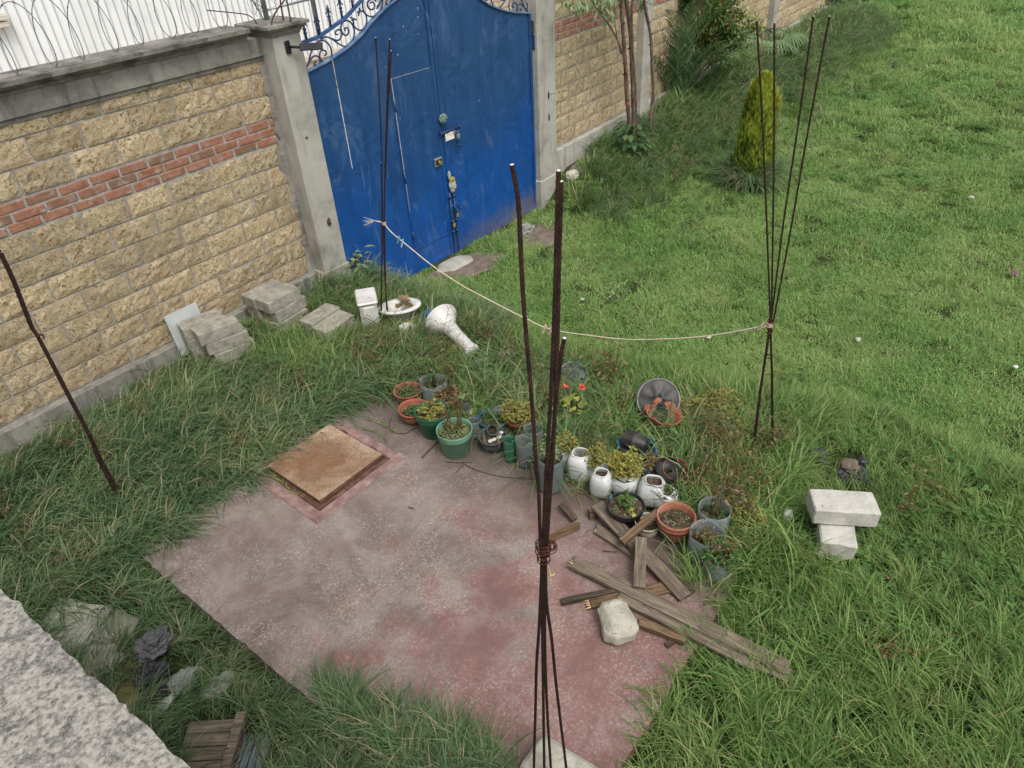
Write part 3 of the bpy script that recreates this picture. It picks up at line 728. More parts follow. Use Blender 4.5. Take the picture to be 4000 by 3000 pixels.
m = MB(); m.bbox(U(4.055), U(4.175), -.045, -.016, .865, .965, .006); o = m.build('lock_case', 'lock_grey', lfL)
m = MB(); m.bbox(U(4.068), U(4.162), -.048, -.044, .885, .945, .003); m.build('lock_plate', 'black_metal', lfL)
m = MB(); m.tube([(U(4.115), -.045, .915), (U(4.115), -.075, .915)], .022, 12); m.tube([(U(4.115), -.075, .915), (U(4.115), -.078, .915)], .012, 12); m.build('lock_knob', 'brass', lfL)
for k, (x, z1, z0) in enumerate(((4.235, .50, -.36), (4.305, .50, -.36))):
    m = MB(); m.tube([(U(x), -.04, z1), (U(x), -.04, .05), (U(x - .003), -.04, z0 + .02), (U(x - .003), -.04, z0)], [.012, .012, .010, .014], 8)
    for zz in (.44, .12, -.02): m.tube([(U(x), -.04, zz - .02), (U(x), -.04, zz + .02)], .020, 8)
    m.tube([(U(x), -.04, .36), (U(x) + .05, -.085, .27)], .009, 6); m.tube([(U(x) + .045, -.08, .28), (U(x) + .056, -.09, .255)], .020, 8)
    m.build('drop_bolt', 'iron_blue', (lfL, lfR)[k])
    m = MB(); m.bbox(U(x) - .018, U(x) + .020, -.082, -.060, .055 + .11 * k, .100 + .11 * k, .004); m.tube([(U(x) - .01, -.07, .10 + .11 * k), (U(x), -.07, .135 + .11 * k), (U(x) + .012, -.07, .10 + .11 * k)], .003, 5); m.build('padlock', 'brass', (lfL, lfR)[k])
m = MB(); r = random.Random(4)  # flat pale dots painted on the sheets as daylight through pinholes
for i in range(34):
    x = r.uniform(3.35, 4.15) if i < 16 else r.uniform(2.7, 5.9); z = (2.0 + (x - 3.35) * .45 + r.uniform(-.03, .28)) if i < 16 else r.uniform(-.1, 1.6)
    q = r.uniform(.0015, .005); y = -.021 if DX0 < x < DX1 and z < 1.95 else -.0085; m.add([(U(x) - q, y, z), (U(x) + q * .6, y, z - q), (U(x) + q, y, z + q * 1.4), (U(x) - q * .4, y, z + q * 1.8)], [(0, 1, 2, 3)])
o = m.build('pinhole_daylight', 'pale_scrape_daylight', gate); o['kind'] = 'stuff'

# crumpled things
def crumple(name, mat, loc, dims, seed, label=None, cat=None, parent=None, sub=4, amp=.35, rot=(0, 0, 0), kind_holes=False, group=None, freq=2.2, flat_z=None):
    bm = bmesh.new(); bmesh.ops.create_icosphere(bm, subdivisions=sub, radius=1.0)
    for v in bm.verts:
        p = v.co.copy(); q = p * freq + Vector((seed * 3.7, seed, 0))
        rid = 1 - abs(mnoise.noise(q)) * 2; n2 = abs(mnoise.noise(q * 2.7)); n3 = mnoise.noise(q * .7)
        v.co = p * (1 + amp * (rid - .5) - amp * .8 * n2 + amp * n3)
        v.co = Vector((v.co.x * dims[0], v.co.y * dims[1], v.co.z * dims[2]))
        if flat_z is not None and v.co.z < flat_z: v.co.z = flat_z + (v.co.z - flat_z) * .1
    me = bpy.data.meshes.new(name); bm.to_mesh(me); bm.free()
    o = mk(name, me, mat, parent, loc, rot)
    if label: tag(o, label, cat, group)
    return o
def plastic(key, col, alpha=.75, rough=.3, bump=.004, trans=None):
    n = NT(key); v = n.co(); f = n.noise(v, 14, 5, .6); n.col(n.ramp(f, [(.3, tuple(c * .82 for c in rgb(col)[:3])), (.7, col)]))
    n.set(Roughness=rough); n.b.inputs['Specular IOR Level'].default_value = .5
    if alpha < 1:
        tr = n.n('ShaderNodeBsdfTransparent'); tl = n.n('ShaderNodeBsdfTranslucent'); n.l(n.b.inputs['Base Color'].links[0].from_socket, tl.inputs[0])
        m1 = n.n('ShaderNodeMixShader'); m1.inputs[0].default_value = .35; n.l(n.b.outputs[0], m1.inputs[1]); n.l(tl.outputs[0], m1.inputs[2])
        m2 = n.n('ShaderNodeMixShader'); n.l(tr.outputs[0], m2.inputs[1]); n.l(m1.outputs[0], m2.inputs[2])
        lw_ = n.n('ShaderNodeLayerWeight'); lw_.inputs[0].default_value = .35
        n.l(n.math('ADD', n.math('MULTIPLY', n.math('SUBTRACT', 1.0, alpha), n.math('MULTIPLY', lw_.outputs['Facing'], 1.0)), alpha, True), m2.inputs[0])
        n.l(m2.outputs[0], n.out.inputs[0])
    n.bump(n.noise(v, 30, 5, .6, .5), bump); n.done(key)
plastic('bag_clear', '#b9bdb4', .72, .25, .01); plastic('bag_green', '#8fae9c', .8, .3, .01); plastic('bag_white', '#d5d2c8', .95, .35, .01)
plastic('bag_black', '#2a2b2f', 1, .32, .012); plastic('bag_grey', '#77777a', .95, .3, .012); plastic('bag_yellow', '#c9b24a', .95, .35, .01)
P = GP(1731, 462, .06); crumple('plastic_bag', 'bag_green', gate.matrix_basis @ Vector((0, 0, 0)) + Vector((2.52 + P.x * cG, gy(2.52 + P.x) - .06, P.z)) - gate.location, (.058, .04, .052), 3, 'small crumpled pale green plastic bag wrapped over the upper gate latch', 'plastic bag', amp=.2)
P = GP(1764, 705, .06); bb = thing('plastic_bag', 'white and yellow plastic bag hanging from the middle of the gate seam', 'plastic bag', (2.52 + P.x * cG, gy(2.52 + P.x) - .06, P.z))
crumple('bag_body', 'bag_white', (0.01, 0, -.055), (.055, .03, .09), 5, parent=bb, amp=.22); crumple('bag_print', 'bag_yellow', (0, -.012, .015), (.044, .022, .030), 8, parent=bb, amp=.15); crumple('bag_neck', 'bag_white', (-.03, 0, .075), (.022, .016, .055), 11, parent=bb, amp=.2)

# ------------------------------------------------------------------ razor wire, posts and starter bars on the wall top
cz, cr, pitch = 2.922, .212, .245
coil = thing('razor_wire', 'looping coil of razor wire along the top of the left wall', 'razor wire', (0, .05, 2.70))
pts = []; x = -1.6; ph0 = -math.pi / 2 - 2 * math.pi * (.193 + 1.6) / pitch
rr = random.Random(3)
while x < 2.05:
    a = ph0 + 2 * math.pi * (x + 1.6) / pitch; w1 = .02 * math.sin(x * 5.1)
    pts.append(Vector((x + .02 * math.sin(a * .5), (cr + w1) * math.cos(a) * .95, cz - 2.70 + (cr + .012 * math.sin(x * 3.3)) * math.sin(a)))); x += pitch / 40
m = MB(); m.tube(pts, .0032, 5); m.build('wire', 'wire_grey', coil)
m = MB()
for i in range(2, len(pts) - 2, 4):
    t = (pts[i + 1] - pts[i - 1]).normalized(); n_ = t.cross(Vector((1, 0, 0))).normalized(); p = pts[i] + t * rr.uniform(-.01, .01)
    m.add([p - t * .016 + n_ * .0025, p - t * .004 + n_ * .010, p + t * .016 + n_ * .0025, p + t * .004 - n_ * .010, p - t * .016 - n_ * .0025], [(0, 1, 2, 3, 4)])
o = m.build('barb', 'barb_rust', coil); o['kind'] = 'stuff'
def mess(name, label, c, r_, n_, seed, mat, rad=.0018, cat='wire', parent=None):
    q = random.Random(seed); m = MB()
    for _ in range(n_):
        a0 = q.uniform(0, 6.28); ax = Vector((q.uniform(-1, 1), q.uniform(-1, 1), q.uniform(-.6, .6))).normalized(); u = ax.orthogonal().normalized(); w_ = ax.cross(u); rr_ = r_ * q.uniform(.45, 1)
        o_ = Vector((q.uniform(-.4, .4), q.uniform(-.4, .4), q.uniform(-.3, .3))) * r_
        m.tube([o_ + (u * math.cos(a0 + t * .45) + w_ * math.sin(a0 + t * .45)) * rr_ * (1 + .05 * t) for t in range(q.randint(8, 15))], rad, 5)
    o = m.build(name, mat, parent, c)
    if label: tag(o, label, cat)
    return o
# loose end of the razor wire reaching over the pillar and gate
pts2 = []
for i in range(90):
    t = i / 89; a = t * 2 * math.pi * 4.2; x = 2.05 + t * 1.25
    pts2.append(Vector((x, .05 + .15 * math.cos(a), 2.92 + .05 * t + (.17 - .03 * t) * math.sin(a))))
coil2 = thing('razor_wire', 'loose end of razor wire tangled above the gate pillar capital', 'razor wire', (2.05, .05, 2.9))
m = MB(); m.tube([p - Vector((2.05, .05, 2.9)) for p in pts2], .002, 5); m.build('wire', 'wire_grey', coil2)
mess('wire_tangle', None, (.28, -.02, -.08), .09, 7, 5, 'wire_grey', .0016, parent=coil2)
def post(name, label, x, y, z0, z1, r_=.024):
    t = thing(name, label, 'post', (x, y, z0)); m = MB(); m.tube([(0, 0, 0), (0, 0, z1 - z0)], r_, 14); m.build('pipe', 'galv', t)
    m = MB(); m.lathe([(r_, .0), (r_ + .022, .0), (r_ + .012, .012), (r_ + .001, .016)], 14); m.build('weld_collar', 'galv', t); return t
post('wire_post', 'galvanised pipe post rising from the gate pillar capital', 2.40, .055, 2.685, 3.7)
post('wire_post', 'galvanised pipe post rising beside the gate scrollwork', 2.93, .02, 2.44, 3.7)
cb = thing('cross_pipe', 'thin galvanised pipe joining the two wire posts', 'pipe', (2.42, .055, 2.80)); m = MB(); m.tube([(0, 0, -.02), (.49, -.03, .0)], .010, 8); m.build('pipe', 'galv', cb)
# starter bars on the pillar top
bars = [([(1003, 95), (992, 75), (970, 60), (930, 52), (808, 40)], .0, 'thin rusty rod bent flat towards the left from the pillar top'),
        ([(1060, 98), (1066, 70), (1085, 35), (1112, 0)], .0, 'thick rusty bar bent over the front of the pillar top'),
        ([(1108, 80), (1102, 50), (1095, 5), (1092, -40)], .0, 'straight scaly bar standing behind the bent bar on the pillar top'),
        ([(1136, 86), (1128, 40), (1120, 0), (1110, -50)], .0, 'dark straight bar at the right of the pillar top'),
        ([(1028, 72), (1008, 40), (985, 0), (975, -20)], .0, 'dark slanting bar behind the pipe post on the pillar top')]
for i, (pp, dy, lb) in enumerate(bars):
    P0 = G(*pp[0], 2.70); m = MB(); Q = [GY(px, py, P0.y + .03 * k * (1 if i != 1 else .6)) for k, (px, py) in enumerate(pp)]
    Q = [P0 - Vector((0, 0, .03))] + Q; m.tube([q - P0 for q in cat([Vector(q) for q in Q], 4)], .0065 if i in (1, 2, 3) else .0045, 6)
    o = m.build('starter_bar', ('rust_bar', 'rust_wire', 'rust_bar', 'black_metal', 'black_metal')[i], None, P0); tag(o, lb, 'steel bar', 'steel bars on the gate pillar')

# ------------------------------------------------------------------ reinforcing bar bundles at the slab corners
def colz(base, py):
    lo, hi = 0.0, 3.6
    def row(h):
        q = CR.T @ (np.array((base[0], base[1], h)) - CAM); return 1500 - F_PX * q[1] / -q[2]
    for _ in range(40):
        mid = (lo + hi) / 2
        if row(mid) > py: lo = mid
        else: hi = mid
    return lo
def ribbed(m, pts, r_, step=.011):
    pts = cat(pts, 6); L = [0]
    for a, b in zip(pts[:-1], pts[1:]): L.append(L[-1] + (b - a).length)
    n_ = max(4, int(L[-1] / step)); out = []; rs = []; j = 0
    for k in range(n_ + 1):
        d = L[-1] * k / n_
        while j < len(L) - 2 and L[j + 1] < d: j += 1
        t = (d - L[j]) / max(1e-9, L[j + 1] - L[j]); out.append(pts[j].lerp(pts[j + 1], t)); rs.append(r_ * (1.10 if k % 2 else .93))
    m.tube(out, rs, 7, smooth=False)
def bundle(name, label, base, bars, r_, ties, step=.02, wires=()):
    t = thing(name, label, 'steel bars', (base[0], base[1], 0.0)); O = Vector((base[0], base[1], 0))
    for bpx in bars:
        P = [G(px, py, colz(base, py)) - O for px, py in bpx]
        P = [P[0] + (P[0] - P[1]).normalized() * .0] + P
        if len(bpx[0]) and bpx[-1][1] > 1250 and P[-1].z < .35: P.append(Vector((P[-1].x * .9, P[-1].y * .9, -.05)))
        m = MB(); ribbed(m, P[1:], r_, step); m.build('bar', 'rust_bar', t)
        tp = P[1]; m = MB(); d = (P[1] - P[2]).normalized(); m.tube([tp + d * .0005, tp + d * .002], r_ * .8, 7); m.build('cut_end', 'pale_scrape_daylight', t)
    for (px, py, rad, n_) in ties:
        c = G(px, py, colz(base, py)) - O; m = MB(); q = random.Random(int(px))
        for _ in range(n_):
            a0 = q.uniform(0, 6); rr_ = rad * q.uniform(.8, 1.25); dz = q.uniform(-.05, .05) * rad * 20
            m.tube([c + Vector((math.cos(a0 + .5 * k) * rr_, math.sin(a0 + .5 * k) * rr_, dz + q.uniform(-.004, .004) + .002 * k)) for k in range(14)], .0022, 5)
        m.build('tie_wire', 'rust_wire', t)
    return t
baseD = G(2150, 3130, 0.0)
bD = bundle('rebar_bundle', 'nearest bundle of rusty reinforcing bars rising through the middle of the view', baseD,
 [[(2000, 645), (2025, 800), (2040, 1100), (2054, 1293), (2071, 1486), (2086, 1679), (2095, 1824), (2103, 1900), (2112, 2132), (2117, 2200), (2106, 2450), (2096, 2596), (2092, 2762), (2086, 3000), (2092, 3120)],
  [(2182, 668), (2170, 1100), (2165, 1245), (2155, 1486), (2141, 1727), (2131, 1900), (2122, 2132), (2121, 2200), (2119, 2430), (2126, 3000), (2128, 3120)],
  [(2192, 710), (2182, 1100), (2177, 1341), (2165, 1679), (2151, 1900), (2136, 2132), (2130, 2220), (2128, 2497), (2137, 2762), (2152, 3000), (2160, 3120)],
  [(2205, 1322), (2192, 1390), (2175, 1534), (2163, 1679), (2144, 1900), (2132, 2132), (2131, 2220), (2136, 2364), (2155, 2497), (2175, 2696), (2212, 3000), (2225, 3120)]],
 .0062, [(2122, 2150, .022, 6), (2124, 2185, .018, 4)], .0085)
# looped wire and a scrap of yellow twine at the tie
c = G(2150, 2130, colz(baseD, 2130)); w1 = tag(mess('wire_loop', 'round rusty wire loops twisted at the waist of the nearest bar bundle', c, .030, 5, 12, 'rust_wire', .0021), None, None); w1['category'] = 'wire'
mat_simple('twine_yellow', [(.3, '#a89a4f'), (.7, '#cbbf78')], 30, rough=.9)
zt = colz(baseD, 2200); m = MB(); m.tube(cat([G(2126, 2192, zt), G(2140, 2212, zt - .02), G(2148, 2235, zt - .045), G(2152, 2250, zt - .06), G(2168, 2240, zt - .055)], 4), .0028, 5); m.tube(cat([G(2150, 2245, zt - .05), G(2148, 2270, zt - .08), G(2146, 2290, zt - .10)], 3), .0015, 4)
tag(m.build('twine_scrap', 'twine_yellow'), 'scrap of yellow twine hanging from the nearest bar bundle', 'twine')

baseC = (2.15, -5.03); 
bC = bundle('rebar_bundle', 'bundle of four splayed bars on the right where the clothesline ends', baseC,
 [[(2956, 82), (2980, 515), (3006, 1160), (3004, 1280), (2972, 1500), (2936, 1770)], [(3025, 90), (3023, 601), (3015, 1160), (3010, 1280), (3014, 1500), (3014, 1810)],
  [(3177, 64), (3114, 515), (3062, 859), (3019, 1200), (3008, 1290), (2976, 1500), (2944, 1765)], [(3240, 64), (3148, 558), (3088, 902), (3023, 1245), (3012, 1300), (3018, 1500), (3018, 1810)]],
 .0055, [(3008, 1262, .016, 4), (3006, 1300, .016, 4), (3002, 1400, .013, 3)], .013)
baseB = (2.03, -1.30)
bB = bundle('rebar_bundle', 'bundle of thin bars in front of the blue gate holding the clothesline', baseB,
 [[(1467, 147), (1487, 497), (1494, 862), (1490, 1100), (1487, 1312)], [(1522, 154), (1510, 464), (1502, 795), (1506, 1100), (1516, 1302)],
  [(1528, 199), (1514, 464), (1500, 862), (1504, 1100), (1526, 1317)], [(1489, 637), (1492, 862), (1491, 1100), (1490, 1312)]],
 .0062, [(1500, 872, .014, 3)], .016)
baseA = (-.87, -1.46)
bA = bundle('rebar_bundle', 'bundle of dark bars leaning across the block wall on the left', baseA,
 [[(-10, 975), (49, 1100), (118, 1275), (148, 1322), (258, 1535), (345, 1700), (375, 1780), (410, 1850), (470, 1965)], [(-2, 975), (58, 1100), (126, 1275), (156, 1322), (266, 1530), (353, 1698), (385, 1770), (428, 1850), (510, 1990)],
  [(6, 985), (62, 1105), (130, 1280), (160, 1330), (262, 1536), (350, 1702), (380, 1775), (420, 1850), (490, 1985)]],
 .0068, [(163, 1322, .016, 5), (350, 1700, .015, 3)], .016)

# ------------------------------------------------------------------ clothesline
PA = G(1500, 872, colz(baseB, 872)); PB = G(3006, 1268, colz(baseC, 1268))
def onplane(px, py):
    n_ = (PB - PA).cross(Vector((0, 0, 1))).normalized(); d = Vector(ray(px, py)); c0 = Vector(CAM)
    t = (PA - c0).dot(n_) / d.dot(n_); return c0 + d * t
rp = [PA] + [onplane(*p) for p in ((1530, 908), (1600, 966), (1692, 1040), (1800, 1112), (1900, 1166), (2050, 1243), (2150, 1286), (2300, 1310), (2450, 1326), (2600, 1324), (2750, 1314), (2900, 1290))] + [PB]
mat_simple('rope', [(.3, '#b5a690'), (.5, '#cfc1aa'), (.7, '#dfd4c0')], 60, bump=.002, bscale=200, rough=.95)
mat_simple('rope_pink', [(.3, '#a98d7e'), (.7, '#c8ab9b')], 60, rough=.95)
line = thing('clothesline', 'sagging cream rope strung between two bundles of steel bars', 'rope', PA)
m = MB(); P = cat([Vector(q) - PA for q in rp], 10); m.tube(P, .0048, 6); m.build('rope', 'rope', line)
m = MB()
for k in range(5): m.tube([Vector((math.cos(a * .6 + k) * .016, math.sin(a * .6 + k) * .016, .006 * k - .012)) for a in range(12)], .0042, 5)
m.build('knot', 'rope_pink', line)
m = MB(); q = PB - PA
for k in range(5): m.tube([q + Vector((math.cos(a * .6 + k) * .018 , math.sin(a * .6 + k) * .018, .006 * k - .012)) for a in range(12)], .0042, 5)
m.tube([q + Vector((-.03, .03, .02)), q + Vector((-.08, .05, -.01)), q], .0045, 5)
m.build('knot', 'rope_pink', line)
m = MB(); q0 = onplane(1500, 870) - PA; q1 = onplane(1462, 862) - PA; m.tube([q0, q1], .005, 6); rr = random.Random(2)
for k in range(16):
    e = onplane(1422 + rr.uniform(-8, 10), 866 + rr.uniform(-20, 22)) - PA; m.tube(cat([q1, q1.lerp(e, .5) + Vector((0, 0, rr.uniform(-.01, .01))), e + Vector((0, rr.uniform(-.02, .02), 0))], 3), .0012, 4)
m.build('frayed_end', 'pale_scrape_daylight', line)
mat_simple('peg_blue', [(.3, '#4f8aa8'), (.7, '#7fb3c9')], 20, rough=.4); mat_simple('peg_beige', [(.3, '#b79f92'), (.7, '#cdb8ab')], 20, rough=.5)
def peg(px, py, mat, lb, ang):
    p = onplane(px, py); t = thing('clothes_peg', lb, 'clothes peg', p, (R(ang), R(20), R(-40)), 'pegs on the clothesline')
    m = MB(); mm = Matrix.Rotation(R(5), 4, 'X'); m.bbox(-.007, .007, -.011, -.003, -.042, .038, .002, mm); mm = Matrix.Rotation(R(-5), 4, 'X'); m.bbox(-.007, .007, .003, .011, -.042, .038, .002, mm); m.build('jaws', mat, t)
    m = MB(); m.tube([(-.009, 0, .0), (.009, 0, .0)], .006, 8); m.build('spring', 'galv', t)
peg(1557, 937, 'peg_blue', 'pale blue clothes peg on the rope, nearer the gate', 15); peg(1571, 949, 'peg_blue', 'pale blue clothes peg on the rope, second from the gate', -10)
peg(2127, 1284, 'peg_beige', 'beige clothes peg on the rope left of the near bars', 0); peg(2150, 1292, 'peg_beige', 'beige clothes peg on the rope touching the near bars', 10)
peg(2052, 1248, 'peg_beige', 'beige clothes peg hidden partly by the leftmost near bar', 0)

# ------------------------------------------------------------------ hatch on the slab
n = NT('rust_plate'); v = n.world()
a = n.noise(v, 3.2, 7, .65, .5); b = n.noise(v, 60, 5, .7); rad = n.noise(v, 1.6, 4, .5)
c = n.ramp(a, [(.28, '#8b7059'), (.42, '#a4886e'), (.52, '#b5a08a'), (.66, '#c2b6a9')])
c = n.mix(n.ramp(rad, [(.44, (0, 0, 0)), (.60, (.85, .85, .85))]), c, '#75543a')
c = n.mix(n.math('MULTIPLY', n.ramp(b, [(.50, (0, 0, 0)), (.62, (1, 1, 1))]), .5), c, '#4d382b')
n.col(c); n.set(Roughness=.72); n.b.inputs['Specular IOR Level'].default_value = .35; n.bump(b, .003, .7); n.done('rust_plate')
mat_simple('rust_dark', [(.3, '#45302a'), (.5, '#624538'), (.7, '#806051')], 14, bump=.003, rough=.9)
hx0_, hx1_, hy0_, hy1_ = -.040, .565, -2.758, -2.132
hz = .158
hatch = thing('hatch_cover', 'rusty diamond plate hatch cover raised on the red slab', 'hatch', ((hx0_ + hx1_) / 2, (hy0_ + hy1_) / 2, SZ), (0, 0, R(-1.5)))
W2, H2 = (hx1_ - hx0_) / 2, (hy1_ - hy0_) / 2
m = MB(); m.bbox(-W2, W2, -H2, H2, hz - SZ - .008, hz - SZ, .002); m.build('lid', 'rust_plate', hatch)
m = MB()
for x0, x1, y0, y1 in ((-W2 + .002, W2 - .002, -H2 + .002, -H2 + .008), (-W2 + .002, W2 - .002, H2 - .008, H2 - .002), (-W2 + .002, -W2 + .008, -H2 + .009, H2 - .009), (W2 - .008, W2 - .002, -H2 + .009, H2 - .009)): m.box(x0, x1, y0, y1, .018, hz - SZ - .0085)
m.build('skirt', 'rust_dark', hatch)
dm = MB(); k = 0
for i in range(34):
    for j in range(35):
        x = -W2 + .012 + i * .0175; y = -H2 + .012 + j * .0172
        if x > W2 - .01 or y > H2 - .01: continue
        a = R(45 if (i + j) % 2 else -45); ca, sa = math.cos(a), math.sin(a); l, w_ = .0085, .0024; zt = hz - SZ
        vs = [(-l, 0, 0), (0, -w_, 0), (l, 0, 0), (0, w_, 0), (-l * .4, 0, .0016), (l * .4, 0, .0016)]
        dm.add([(x + p[0] * ca - p[1] * sa, y + p[0] * sa + p[1] * ca, zt + p[2]) for p in vs], [(0, 1, 4), (1, 5, 4), (1, 2, 5), (2, 3, 5), (3, 4, 5), (3, 0, 4)])
o = dm.build('tread_lug', 'rust_plate', hatch); o['kind'] = 'stuff'
m = MB()
for x0, x1, y0, y1 in ((-W2 - .036, W2 + .036, -H2 - .036, -H2 - .015), (-W2 - .036, W2 + .036, H2 + .015, H2 + .036), (-W2 - .036, -W2 - .015, -H2 - .0145, H2 + .0145), (W2 + .015, W2 + .036, -H2 - .0145, H2 + .0145)): m.bbox(x0, x1, y0, y1, -.01, .014, .003)
m.build('angle_frame', 'rust_dark', hatch)
m = MB(); m.box(-W2 - .0145, W2 + .0145, -H2 - .0145, H2 + .0145, -.01, .006); m.build('pit_bed', 'rust_dark', hatch)
for xx in (-.17, .18):
    m = MB(); m.tube([(W2 + .008, xx - .03, .035), (W2 + .008, xx + .03, .035)], .009, 8); m.bbox(W2 + .004, W2 + .045, xx - .028, xx + .028, .012, .022, .002); m.build('hinge', 'rust_dark', hatch)
# mortar curb round the hatch
m = MB()
for x0, x1, y0, y1 in ((-W2 - .13, W2 + .13, -H2 - .12, -H2 - .038), (-W2 - .13, W2 + .13, H2 + .038, H2 + .10), (-W2 - .13, -W2 - .038, -H2 - .0375, H2 + .0375), (W2 + .038, W2 + .12, -H2 - .0375, H2 + .0375)): m.bbox(x0, x1, y0, y1, -.01, .010, .006)
me = m.mesh('mortar_curb'); mk('mortar_curb', me, 'curb', hatch)
# ------------------------------------------------------------------ grass
def grass_mat(key, lo, mid, hi, straw, strawamt=.1, patch=None, pscale=.8):
    n = NT(key); a = n.n('ShaderNodeAttribute', attribute_name='tint'); t = a.outputs['Fac']
    c = n.ramp(t, [(0, lo), (.5, mid), (1, hi)])
    r = n.rand(); c = n.mix(n.math('MULTIPLY', r, .45), c, mid)
    wpos = n.world(); f = n.noise(wpos, pscale, 5, .6)
    if patch: c = n.mix(n.ramp(f, [(.42, (0, 0, 0)), (.62, (.85, .85, .85))]), c, n.mix(t, patch[0], patch[1]))
    s = n.ramp(n.math('FRACT', n.math('MULTIPLY', t, 17.3)), [(1 - strawamt, (0, 0, 0)), (1 - strawamt + .02, (1, 1, 1))])
    c = n.mix(s, c, straw)
    f2 = n.noise(wpos, 1.9, 6, .65); c = n.mix(n.ramp(f2, [(.54, (0, 0, 0)), (.70, (.28, .28, .28))]), c, straw)
    f3 = n.noise(wpos, 1.2, 4, .6, .5); c = n.mix(n.ramp(f3, [(.30, (.4, .4, .4)), (.46, (0, 0, 0))]), c, lo)
    n.col(c); n.set(Roughness=.62); n.b.inputs['Specular IOR Level'].default_value = .25
    tl = n.n('ShaderNodeBsdfTranslucent'); n.l(c, tl.inputs[0]); mx = n.n('ShaderNodeMixShader'); mx.inputs[0].default_value = .36
    n.l(n.b.outputs[0], mx.inputs[1]); n.l(tl.outputs[0], mx.inputs[2]); n.l(mx.outputs[0], n.out.inputs[0]); n.done(key)
grass_mat('grass_long', '#385232', '#5a774d', '#8da67a', '#a8a17c', .08, ('#4c663f', '#90a873'), .9)
grass_mat('grass_yellow', '#45612f', '#6c8d4a', '#9eb46d', '#b3a97a', .11, ('#55743a', '#90aa5e'), .9)
grass_mat('grass_lawn', '#4f7238', '#749c50', '#9bbd70', '#b0a87c', .08, ('#84a058', '#abc07a'), .55)
grass_mat('clover', '#42652f', '#5a8040', '#779c55', '#8a9a5c', .03)
def blade(m, p, az_, L, W, el0, bend, segs, tint, twist=0.0):
    # arc: starts at elevation el0, bends over by 'bend' radians
    x = 0.0; z = 0.0; el_ = el0; pts = [(0, 0)]
    for i in range(segs):
        el_ -= bend / segs * (1.6 * (i + .5) / segs + .2); x += math.cos(el_) * L / segs; z += math.sin(el_) * L / segs; pts.append((x, max(z, .004)))
    ca, sa = math.cos(az_), math.sin(az_); V = []
    for i, (a, b) in enumerate(pts[:-1]):
        w_ = W * (1 - .75 * (i / segs) ** 1.6) * .5; tw = twist * i / segs; px_, py_ = -math.sin(az_ + tw) * w_, math.cos(az_ + tw) * w_
        V += [(p[0] + a * ca - px_, p[1] + a * sa - py_, p[2] + b), (p[0] + a * ca + px_, p[1] + a * sa + py_, p[2] + b)]
    a, b = pts[-1]; V.append((p[0] + a * ca, p[1] + a * sa, p[2] + b)); k = len(V) - 1
    Fq = [(2 * i, 2 * i + 1, 2 * i + 3, 2 * i + 2) for i in range(segs - 1)] + [(k - 2, k - 1, k)]
    m.add(V, Fq, True, tint)
def clump(seed, n_, rad, Lr, W, el_r, bend_r, spread, segs=5):
    r = random.Random(seed); m = MB()
    for _ in range(n_):
        a = r.uniform(0, 6.28); q = rad * math.sqrt(r.random()); az_ = r.gauss(0, spread)
        blade(m, (q * math.cos(a), q * math.sin(a), -.01), az_, r.uniform(*Lr), W * (r.uniform(.55, 1.1) if r.random() < .8 else r.uniform(1.2, 1.7)), r.uniform(*el_r), r.uniform(*bend_r), segs, r.random(), r.uniform(-.6, .6))
    return m
def source(objs_m, mat):
    col_ = bpy.data.collections.new('grass_source')
    for i, m in enumerate(objs_m):
        me = m.mesh('clump'); me.materials.append(MATS[mat]); o = bpy.data.objects.new('clump', me); col_.objects.link(o)
    return col_
def scatter(name, P, rz, tilt, scl, colx, label=None):
    n_ = len(P); me = bpy.data.meshes.new(name); me.vertices.add(n_); me.vertices.foreach_set('co', np.asarray(P, np.float32).ravel()); me.update()
    rot = np.stack([tilt[:, 0], tilt[:, 1], rz], -1).astype(np.float32)
    a = me.attributes.new('rot', 'FLOAT_VECTOR', 'POINT'); a.data.foreach_set('vector', rot.ravel())
    a = me.attributes.new('scl', 'FLOAT_VECTOR', 'POINT'); a.data.foreach_set('vector', np.asarray(scl, np.float32).ravel())
    o = bpy.data.objects.new(name, me); sc.collection.objects.link(o); tag(o, label, kind='stuff')
    g = bpy.data.node_groups.new(name, 'GeometryNodeTree'); g.interface.new_socket('Geometry', in_out='INPUT', socket_type='NodeSocketGeometry'); g.interface.new_socket('Geometry', in_out='OUTPUT', socket_type='NodeSocketGeometry')
    N = g.nodes; gi = N.new('NodeGroupInput'); go = N.new('NodeGroupOutput'); ip = N.new('GeometryNodeInstanceOnPoints'); ci = N.new('GeometryNodeCollectionInfo')
    ci.inputs[0].default_value = colx; ci.inputs['Separate Children'].default_value = True; ci.inputs['Reset Children'].default_value = True
    ra = N.new('GeometryNodeInputNamedAttribute'); ra.data_type = 'FLOAT_VECTOR'; ra.inputs[0].default_value = 'rot'
    sa = N.new('GeometryNodeInputNamedAttribute'); sa.data_type = 'FLOAT_VECTOR'; sa.inputs[0].default_value = 'scl'
    e2r = N.new('FunctionNodeEulerToRotation'); ri = N.new('FunctionNodeRandomValue'); ri.data_type = 'INT'
    ri.inputs[4].default_value = 0; ri.inputs[5].default_value = 50
    l = g.links.new
    l(gi.outputs[0], ip.inputs['Points']); l(ci.outputs[0], ip.inputs['Instance']); ip.inputs['Pick Instance'].default_value = True
    l(ri.outputs[2], ip.inputs['Instance Index']); l(ra.outputs[0], e2r.inputs[0]); l(e2r.outputs[0], ip.inputs['Rotation']); l(sa.outputs[0], ip.inputs['Scale']); l(ip.outputs[0], go.inputs[0])
    md = o.modifiers.new('scatter', 'NODES'); md.node_group = g; return o
rng = np.random.default_rng(11)
